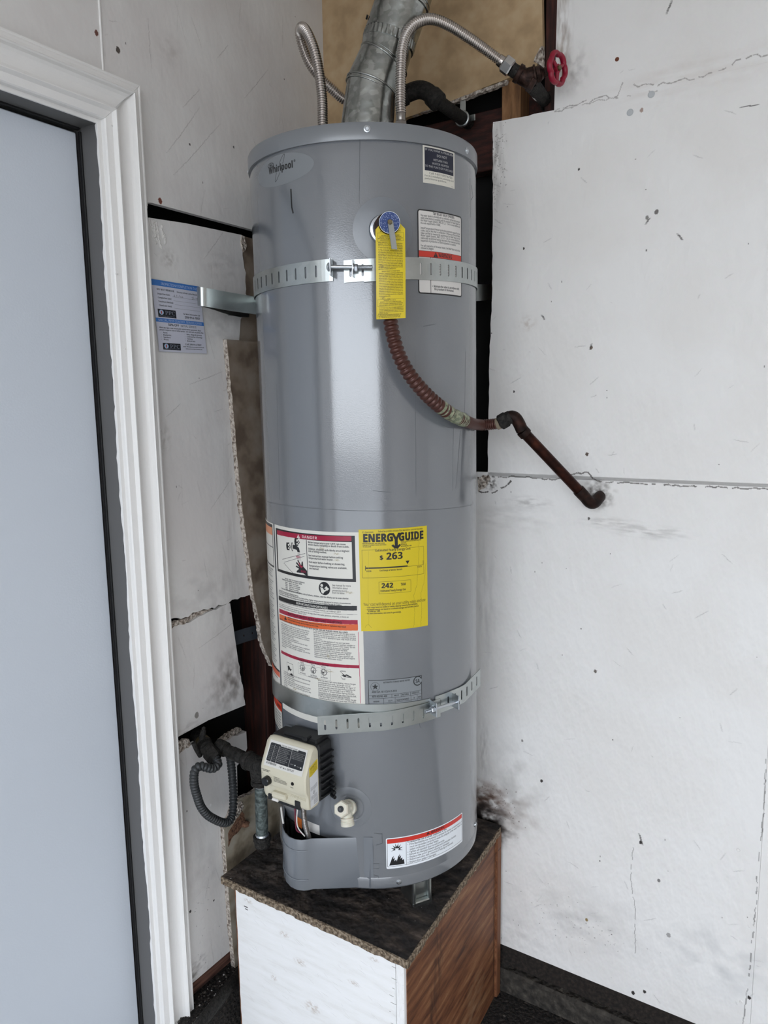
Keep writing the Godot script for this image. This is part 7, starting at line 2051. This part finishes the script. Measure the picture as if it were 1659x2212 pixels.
# ---------------------------------------------------------------- gas line at the left
func build_gas_line() -> void:
	var g := thing("gas_pipe", "dark iron gas tee and pipe with a capped drip leg beside the heater", "gas pipe", Vector3(0.1757, 0.755, 0.52))
	var t: Vector3 = Vector3(0.1642, 0.7604, 0.52)
	var n: Vector3 = Vector3(0.048, 0.7743, 0.52)
	var dn: Vector3 = Vector3(0.1692, 0.5788, 0.52)
	var top: Vector3 = Vector3(0.1712, 0.7181, 0.52)
	var ax := (t - n).normalized()
	part("nipple", [cyl(n, t, 0.0128, 0.0128, 24), cyl(n, n.lerp(t, 0.22), 0.0165, 0.0165, 24, 0.002), cyl(n.lerp(t, 0.38), n.lerp(t, 0.66), 0.0142, 0.0142, 24, 0.002)], M.iron, g)
	part("tee", [cyl(t - ax * 0.026, t + ax * 0.030, 0.0185, 0.0185, 28, 0.003), cyl(t - ax * 0.030, t - ax * 0.020, 0.0208, 0.0208, 28, 0.002), cyl(t, top, 0.0180, 0.0180, 28, 0.002), cyl(top + Vector3(0, 0.011, 0), top, 0.0206, 0.0206, 28, 0.002), cyl(t + ax * 0.022, t + ax * 0.032, 0.0208, 0.0208, 28, 0.002)], M.iron, g)
	part("nipple", [cyl(t + ax * 0.02, Vector3(0.255, 0.790, 0.524), 0.0110, 0.0110, 20)], M.iron, g)
	part("thread_tape", [cyl(top + Vector3(0, 0.001, 0), top - Vector3(0, 0.004, 0), 0.0150, 0.0140, 22)], M.zinc, g, "ring of bright thread tape")
	part("drip_leg", [cyl(top, dn, 0.0132, 0.0132, 28)], M.grey_pipe, g, "grey galvanised drip leg")
	part("cap", [lathe([Vector2(0, 0.0), Vector2(0.0135, 0.0), Vector2(0.0165, 0.003), Vector2(0.0175, 0.016), Vector2(0.0195, 0.018), Vector2(0.0195, 0.026), Vector2(0.0175, 0.028), Vector2(0.0, 0.028)], frame_y(dn + Vector3(0, -0.006, 0), Vector3.UP), 28)], M.iron, g)
	part("thread_tape", [cyl(dn + Vector3(0, 0.021, 0), dn + Vector3(0, 0.026, 0), 0.0150, 0.0138, 22)], M.zinc, g)
	var v := thing("gas_cock", "dark iron gas shutoff valve coming out of the torn left wall", "valve", Vector3(0.03, 0.794, 0.5496))
	var a: Vector3 = Vector3(-0.03, 0.7761, 0.509)
	var b: Vector3 = Vector3(0.045, 0.7801, 0.5486)
	var c: Vector3 = Vector3(0.075, 0.7636, 0.5518)
	var d := (b - a).normalized()
	part("valve_body", [cyl(a, b, 0.0150, 0.0150, 24), cyl(a.lerp(b, 0.45), a.lerp(b, 0.80), 0.0180, 0.0180, 24, 0.003), cyl(b, c, 0.0155, 0.0150, 24, 0.001), hexnut(b.lerp(c, 0.25), c, 0.0182)], M.iron, v)
	part("valve_key", [cyl(Vector3(0.03, 0.7976, 0.548), Vector3(0.034, 0.8176, 0.545), 0.0070, 0.0055, 14, 0.001), box(Vector3(0.034, 0.8197, 0.5449), Vector3(0.008, 0.010, 0.008), 0.002)], M.iron, v)
	part("handle", [tube(spline([Vector3(0.03, 0.7989, 0.5721), Vector3(0.034, 0.7838, 0.5689), Vector3(0.036, 0.7645, 0.5601)], 0.004), 0.0052, 12)], M.iron, v)
	part("rust_patch", [cyl(a.lerp(b, 0.60), a.lerp(b, 0.76), 0.0182, 0.0182, 24)], M.brass_olive, v)
	var h := thing("gas_hose", "black corrugated gas hose hanging in a loop below the shutoff valve", "hose", Vector3(0.06, 0.7135, 0.5905))
	part("hose", [hose([Vector3(0.074, 0.7677, 0.5546), Vector3(0.084, 0.7617, 0.5568), Vector3(0.09, 0.7586, 0.5629), Vector3(0.09, 0.7573, 0.5766), Vector3(0.086, 0.7647, 0.5908), Vector3(0.08, 0.771, 0.6017), Vector3(0.076, 0.7679, 0.611), Vector3(0.072, 0.7524, 0.6135), Vector3(0.068, 0.727, 0.6102), Vector3(0.064, 0.6983, 0.6006), Vector3(0.062, 0.6694, 0.5901), Vector3(0.062, 0.6416, 0.5731), Vector3(0.064, 0.6195, 0.5518), Vector3(0.066, 0.6035, 0.5322), Vector3(0.066, 0.5974, 0.5182), Vector3(0.064, 0.5994, 0.5059), Vector3(0.06, 0.6129, 0.495), Vector3(0.056, 0.6472, 0.4872), Vector3(0.052, 0.6837, 0.4837), Vector3(0.05, 0.7167, 0.484), Vector3(0.05, 0.738, 0.487), Vector3(0.054, 0.7562, 0.5016)], 0.0096, 0.0028, 0.0074, 20)], M.hose_black, h)
	part("end_fitting", [cyl(Vector3(0.066, 0.7731, 0.5546), Vector3(0.078, 0.7651, 0.556), 0.0098, 0.0092, 18)], M.iron, h)

# ---------------------------------------------------------------- papers and scraps
func sheet_quad(c: Array, bow: float, n: int, out: Vector3) -> Dictionary:
	var p := piece()
	for i in n:
		for j in n:
			var q := []
			var u := []
			for e in [[i, j], [i + 1, j], [i + 1, j + 1], [i, j + 1]]:
				var x: float = float(e[0]) / n
				var y: float = float(e[1]) / n
				var a: Vector3 = c[0].lerp(c[1], x)
				var b: Vector3 = c[3].lerp(c[2], x)
				q.append(a.lerp(b, y) + out * bow * sin(PI * y) * (0.4 + 0.6 * sin(PI * x)))
				u.append(Vector2(x, y))
			quad(p, q[0], q[1], q[2], q[3], 0, u[0], u[1], u[2], u[3])
	p.open = out
	return p

func build_papers() -> void:
	var t := part("inspection_tag", [sheet_quad([Vector3(0.0025, 1.7664, 0.5904), Vector3(0.0025, 1.7662, 0.4633), Vector3(0.003, 1.628, 0.4506), Vector3(0.003, 1.6267, 0.5805)], 0.002, 8, Vector3(1, 0, 0))], paper("tag_print", inspection_picture(), 0.5))
	tag(t, "white and blue printed inspection tag stuck on the left wall", "paper tag")
	var w := thing("warning_tag", "long yellow warning tag hanging from the relief valve", "tag", Vector3(0.5027, 1.8213, 0.5013))
	var out := (hc(0.72, 1.3, 1.0) - hc(0.72, 1.3, 0.0)).normalized()
	var c := [Vector3(0.4824, 1.81, 0.5154), Vector3(0.5202, 1.8124, 0.4809), Vector3(0.5199, 1.6631, 0.4812), Vector3(0.4818, 1.662, 0.5156)]
	var p := sheet_quad([Vector3(0.4828, 1.8093, 0.5157), Vector3(0.5207, 1.8119, 0.4811), Vector3(0.5201, 1.6633, 0.4817), Vector3(0.4819, 1.6608, 0.5161)], 0.004, 10, out)
	var m := paper("hang_print", hang_picture(), 0.32)
	part("card", [p], m, w)
	var q := piece()
	var pt := [Vector3(0.4828, 1.8093, 0.5157), Vector3(0.4907, 1.8206, 0.5096), Vector3(0.5135, 1.8221, 0.4889), Vector3(0.5207, 1.8119, 0.4811)]
	quad(q, pt[0], pt[1], pt[2], pt[3], -1, Vector2(0.02, 0.003), Vector2(0.02, 0.002), Vector2(0.03, 0.002), Vector2(0.03, 0.003))
	q.open = out
	part("card_top", [q], m, w)

func inspection_picture() -> Image:
	var im := blank(700, 1050, col("c9cad6"))
	var ink := col("202228")
	var blue := col("3f76bd")
	fill(im, 0, 0, 700, 86, blue)
	text(im, "INSPECTION/COMPLETION TAG", 130, 66, 52, col("c3cde2"), false, 540)
	text(im, "DO NOT REMOVE", 60, 148, 36, ink, true, 250)
	text(im, "- Structural Pest Control Board Yr", 330, 150, 30, ink, true, 350)
	for i in 4:
		text(im, ["Inspection Date:", "Completion Date:", "Treatment Method:", "Chemicals Used:"][i], 62, 212 + i * 56, 32, ink, true, [180, 196, 214, 186][i])
		fill(im, [270, 278, 290, 266][i], 220 + i * 56, 400, 2, ink)
	for l in [[Vector2(292, 196), Vector2(304, 188)], [Vector2(304, 188), Vector2(306, 200)], [Vector2(306, 200), Vector2(290, 214)], [Vector2(290, 214), Vector2(312, 212)], [Vector2(326, 216), Vector2(340, 180)], [Vector2(352, 190), Vector2(350, 214)], [Vector2(364, 216), Vector2(380, 180)], [Vector2(390, 196), Vector2(402, 190)], [Vector2(402, 190), Vector2(390, 214)], [Vector2(390, 214), Vector2(410, 212)], [Vector2(424, 190), Vector2(414, 212)], [Vector2(414, 212), Vector2(430, 206)], [Vector2(560, 190), Vector2(584, 178)], [Vector2(584, 178), Vector2(590, 196)], [Vector2(590, 196), Vector2(560, 216)], [Vector2(560, 216), Vector2(640, 200)], [Vector2(640, 200), Vector2(650, 180)], [Vector2(650, 180), Vector2(640, 214)], [Vector2(640, 214), Vector2(676, 196)], [Vector2(664, 180), Vector2(670, 216)]]: line(im, l[0], l[1], 3, ink)
	for e in [[40, 424, 250, 116], [60, 920, 250, 100]]:
		fill(im, e[0], e[1], e[2], e[3], col("14151c"))
		disc(im, Vector2(e[0] + 48, e[1] + 46), 30, 36, col("a9c0dc"))
		disc(im, Vector2(e[0] + 48, e[1] + 46), 9, 24, col("b8504a"))
		text(im, "PPC", e[0] + 94, e[1] + 72, 74, col("8f95a4"), false, 146, true)
		text(im, "PARAMOUNT PEST CONTROL", e[0] + 14, e[1] + e[3] - 10, 18, col("9a9fad"), false, 222)
	text(im, "For More Information Call", 396, 470, 30, ink, true, 262)
	text(im, "209-914-7807", 412, 524, 46, ink, true, 240)
	fill(im, 0, 556, 700, 58, blue)
	text(im, "SPECIAL PEST CONTROL SERVICE OFFER", 30, 602, 46, col("c3cde2"), false, 640)
	text(im, "50% OFF", 160, 662, 48, ink, true, 160)
	text(im, "INITIAL SERVICE", 336, 662, 44, ink, false, 244)
	text(im, "When you sign a new annual pest control service agreement. Must", 34, 704, 28, ink, true, 610)
	text(im, "present coupon at time of initial service - not valid with any other offer.", 34, 738, 28, ink, true, 650)
	for i in 4:
		text(im, ["Ants", "Rodents", "Spiders", "Fleas"][i], 76, 778 + i * 34, 28, ink, true)
		text(im, ["Bees, Wasps & Hornets", "Cockroaches & Earwigs", "Termites", "Birds & Bats"][i], 412, 778 + i * 34, 28, ink, true, [240, 244, 90, 128][i])
		for x in [46, 384]: line(im, Vector2(x, 778 + i * 34), Vector2(x + 10, 756 + i * 34), 2, col("6b6d78"))
	text(im, "Call 209-914-7807", 380, 934, 36, ink, true, 250)
	text(im, "email: office@paramountpestcontrol.com", 346, 966, 24, ink, true, 320)
	text(im, "www.paramountpestcontrol.com", 380, 998, 24, ink, true, 256)
	return im

func hang_picture() -> Image:
	var yl := col("d9c126")
	var im := blank(480, 1480, yl)
	var ink := col("2c2710")
	text(im, "DO NOT REMOVE TAG FROM VALVE", 70, 40, 22, ink, true, 340)
	var fr := func(y0, y1):
		fill(im, 24, y0, 432, 3, ink); fill(im, 24, y1, 432, 3, ink); fill(im, 24, y0, 3, y1 - y0, ink); fill(im, 453, y0, 3, y1 - y0, ink)
	fr.call(58, 190)
	for i in 5: text(im, ["WARNING", "FAILURE TO COMPLY WITH THESE", "INSTRUCTIONS REGARDING VALVE USE", "MAY RESULT IN SERIOUS INJURY OR DEATH", "AND/OR SEVERE PROPERTY DAMAGE"][i], [180, 90, 60, 34, 70][i], 86 + i * 24, 21, ink, true, [110, 300, 360, 412, 340][i])
	var body := ["ANNUAL OPERATION OF T&P RELIEF VALVES", "WARNING: Following installation, the valve lever", "MUST be operated AT LEAST ONCE A YEAR by the wa-", "ter heater owner/operator to ensure that waterways", "are clear. Certain naturally occurring mineral deposits", "may adhere to the valve, blocking waterways, render-", "ing it inoperative. When the lever is operated, hot water", "will discharge if the waterways are clear. PRECAUTIONS", "MUST BE TAKEN TO AVOID PERSONAL INJURY FROM", "CONTACT WITH HOT WATER AND TO AVOID PROPERTY", "DAMAGE. BEFORE operating lever, check to see that a", "discharge line is connected to this valve, directing the", "flow of hot water from the valve to a proper place of", "disposal. If no water flows when the lever is operated,", "replacement of the valve is required at once. TURN", "THE WATER HEATER OFF (see instruction manual)", "AND CALL A PLUMBER IMMEDIATELY."]
	for i in body.size(): text(im, body[i], 38, 222 + i * 27.5, 23, ink, true, 400.0 if i % 16 else 290.0)
	text(im, "REINSPECTION OF T & P RELIEF VALVES", 90, 700, 23, ink, true, 300)
	var b2 := ["WARNING: Temperature and Pressure Relief Valves", "should be inspected and replaced, if necessary, AT", "LEAST ONCE EVERY TWO TO FOUR YEARS, depend-", "ing on local water conditions and the advice of a li-", "censed plumber or qualified service technician.", "If corrosion or scaling of the valve is noticed, the", "replacement of the valve and the valve's installation", "environment should be reviewed. Certain naturally oc-", "curring conditions may corrode the valve or its compo-", "nents over time, rendering the valve inoperative. Such", "conditions can only be detected if the valve and its", "components are physically removed and inspected. Do", "not attempt to conduct an inspection on your own.", "Contact your plumbing contractor for a reinspection", "to assure continuing safety."]
	for i in b2.size(): text(im, b2[i], 44, 732 + i * 27.0, 23, ink, true, 396.0 if i < 14 else 190.0)
	fr.call(1150, 1270)
	for i in 4: text(im, ["WARNING: FAILURE TO", "REINSPECT THIS VALVE AS DIRECTED COULD", "RESULT IN UNSAFE TEMPERATURE OR PRESSURE", "BUILD-UP WHICH CAN CAUSE SERIOUS INJURY"][i], [120, 60, 48, 50][i], 1178 + i * 27, 22, ink, true, [200, 350, 390, 380][i])
	for i in 5: text(im, ["If discharge occurs, CALL A PLUMBER IMMEDIATELY.", "Discharge may indicate that an unsafe temperature or", "pressure condition exists which requires immediate", "attention by a qualified service technician or licensed", "plumbing contractor."][i], 48, 1300 + i * 24, 22, ink, true, [400, 400, 400, 400, 150][i])
	for i in 3: text(im, ["SEE WATER HEATER INSTRUCTION MANUAL FOR", "ADDITIONAL INFORMATION REGARDING THE", "TEMPERATURE AND PRESSURE RELIEF VALVE."][i], [70, 80, 78][i], 1416 + i * 22, 21, ink, true, [340, 316, 320][i])
	for e in [[Vector2(110, 1130), 60, 40], [Vector2(200, 1150), 50, 30], [Vector2(90, 600), 50, 50], [Vector2(50, 1420), 50, 60]]: smudge(im, e[0], e[1], e[2], col("6b5d22"), 0.9, int(e[1]))
	return im

func build_small() -> void:
	# two offcuts of board on the left wall, each edge-on to the door
	var b := thing("drywall_offcut", "tall brown-faced drywall offcut leaning on the left wall, tapering to a torn lower end", "drywall scrap", Vector3(0.013, 1.2774, 0.348))
	var up := [Vector2(0.3993, 1.6606), Vector2(0.012, Vector2(0.3993, 1.6606).y), Vector2(0.012, 0.86), Vector2(0.2929, 0.8783), Vector2(0.3051, 0.9058), Vector2(0.3142, 0.9227), Vector2(0.3271, 0.959), Vector2(0.3326, 1.0066), Vector2(0.3469, 1.0669), Vector2(0.3565, 1.1449), Vector2(0.3672, 1.2258), Vector2(0.3763, 1.3025), Vector2(0.3815, 1.3878), Vector2(0.3883, 1.4921), Vector2(0.395, 1.5938)]
	part("board", [slab(ragged(up, [2, 3, 4, 5, 6, 7, 8, 9, 10, 11, 12, 13], 0.0016, 0.008, 41), 0.0010, on_left(0.0140))], M.dusty_paper, b)
	var core := PackedVector2Array()
	for q in up: core.append(q)
	part("gypsum_core", [slab(ragged(up, [2, 3, 4, 5, 6, 7, 8, 9, 10, 11, 12, 13], 0.0022, 0.006, 42), 0.0122, on_left(0.0130))], M.torn_gypsum, b, "white gypsum core along the cut edge")
	var l := thing("drywall_offcut", "low grey-faced drywall offcut standing behind the plywood stand", "drywall scrap", Vector3(0.013, 0.3349, 0.4449))
	var lo := [Vector2(0.4356, 0.594), Vector2(0.3802, 0.5864), Vector2(0.012, 0.60), Vector2(0.012, 0.05), Vector2(0.4476, 0.0657), Vector2(0.4614, 0.0787), Vector2(0.4725, 0.2797), Vector2(0.4777, 0.4623), Vector2(0.4799, 0.5452), Vector2(0.4622, 0.5617), Vector2(0.4458, 0.5803)]
	part("board", [slab(ragged(lo, [0, 1, 4, 8, 9, 10], 0.0015, 0.008, 43), 0.0010, on_left(0.0140))], M.grey_board_paper, l)
	part("gypsum_core", [slab(ragged(lo, [0, 4, 5, 6, 7, 8, 9, 10], 0.0012, 0.008, 44), 0.0122, on_left(0.0130))], M.torn_gypsum, l, "white gypsum core along the cut edge")
	part("torn_lip", [slab(ragged([Vector2(0.4368, 0.5918), Vector2(0.4215, 0.5867), Vector2(0.4164, 0.5665), Vector2(0.4344, 0.5554), Vector2(0.4489, 0.5474), Vector2(0.4493, 0.5652)], [0, 1, 2, 3, 4, 5], 0.0015, 0.005, 45), 0.004, on_left(0.0165))], M.torn_gypsum, l)
	part("torn_face", [slab(ragged([Vector2(0.4445, 0.5448), Vector2(0.4185, 0.5588), Vector2(0.4104, 0.5356), Vector2(0.4274, 0.5181), Vector2(0.4591, 0.5089), Vector2(0.4693, 0.4932), Vector2(0.4686, 0.528)], [0, 1, 2, 3, 4, 5, 6], 0.002, 0.006, 46), 0.0008, on_left(0.0147))], M.torn_brown, l, "brown torn paper")
	var chip := part("gypsum_chip", [chip_shape(Vector3(0.022, 0.5279, 0.4188), 0.010, 5)], M.torn_brown)
	tag(chip, "small tan chip of board stuck on the grey drywall offcut", "debris")
	var pipe := part("conduit", [cyl(Vector3(0.075, 0.186, 0.655), Vector3(0.040, 0.186, 0.46), 0.013, 0.013, 20, 0.001)], M.iron)
	tag(pipe, "dark rusty pipe stub lying on the kerb by the door casing", "pipe")
	# grit and paint chips
	var r := RandomNumberGenerator.new()
	r.seed = 77
	var grit := MultiMesh.new()
	grit.transform_format = MultiMesh.TRANSFORM_3D
	grit.use_colors = true
	grit.mesh = commit([chip_shape(Vector3.ZERO, 1.0, 3)], Transform3D())
	grit.instance_count = 420
	for i in grit.instance_count:
		var p := Vector3.ZERO
		var s := r.randf_range(0.0008, 0.0028)
		if i < 150: p = Vector3(r.randf_range(0.0, 0.048), 0.177, r.randf_range(0.42, 0.64))
		elif i < 300: p = Vector3(r.randf_range(0.54, 0.95), 0.0005, r.randf_range(0.02, 0.32))
		else:
			p = Vector3(r.randf_range(0.07, 0.50), 0.4705, r.randf_range(0.05, 0.53))
			s *= 0.55
		if r.randf() < 0.06: s *= 2.0
		grit.set_instance_transform(i, Transform3D(Basis.from_euler(Vector3(r.randf() * TAU, r.randf() * TAU, r.randf() * TAU)).scaled(Vector3(1, 0.5, 1) * s), p))
		var k := r.randf()
		grit.set_instance_color(i, Color(0.5, 0.48, 0.45) if k < 0.12 else Color(0.08, 0.07, 0.06) * (0.4 + r.randf()))
	var gm := mat("grit", Color.WHITE, 0.9)
	gm.vertex_color_use_as_albedo = true
	var gi := MultiMeshInstance3D.new()
	gi.multimesh = grit
	gi.material_override = gm
	put(self, gi, "grit")
	tag(gi, "loose grit and pale paint chips on the floor, kerb and stand", "grit", "", "stuff")

func chip_shape(c: Vector3, s: float, sd: int) -> Dictionary:
	var r := RandomNumberGenerator.new()
	r.seed = sd
	var rings := []
	for k in 4:
		var ring := PackedVector3Array()
		var y: float = lerpf(-0.6, 0.6, k / 3.0)
		for j in 7:
			var t := TAU * j / 7
			var rr: float = [0.6, 1.0, 0.95, 0.5][k] * r.randf_range(0.75, 1.2)
			ring.append(c + Vector3(cos(t) * rr, y * r.randf_range(0.8, 1.2), sin(t) * rr) * s)
		rings.append(ring)
	return loft(rings, -1)
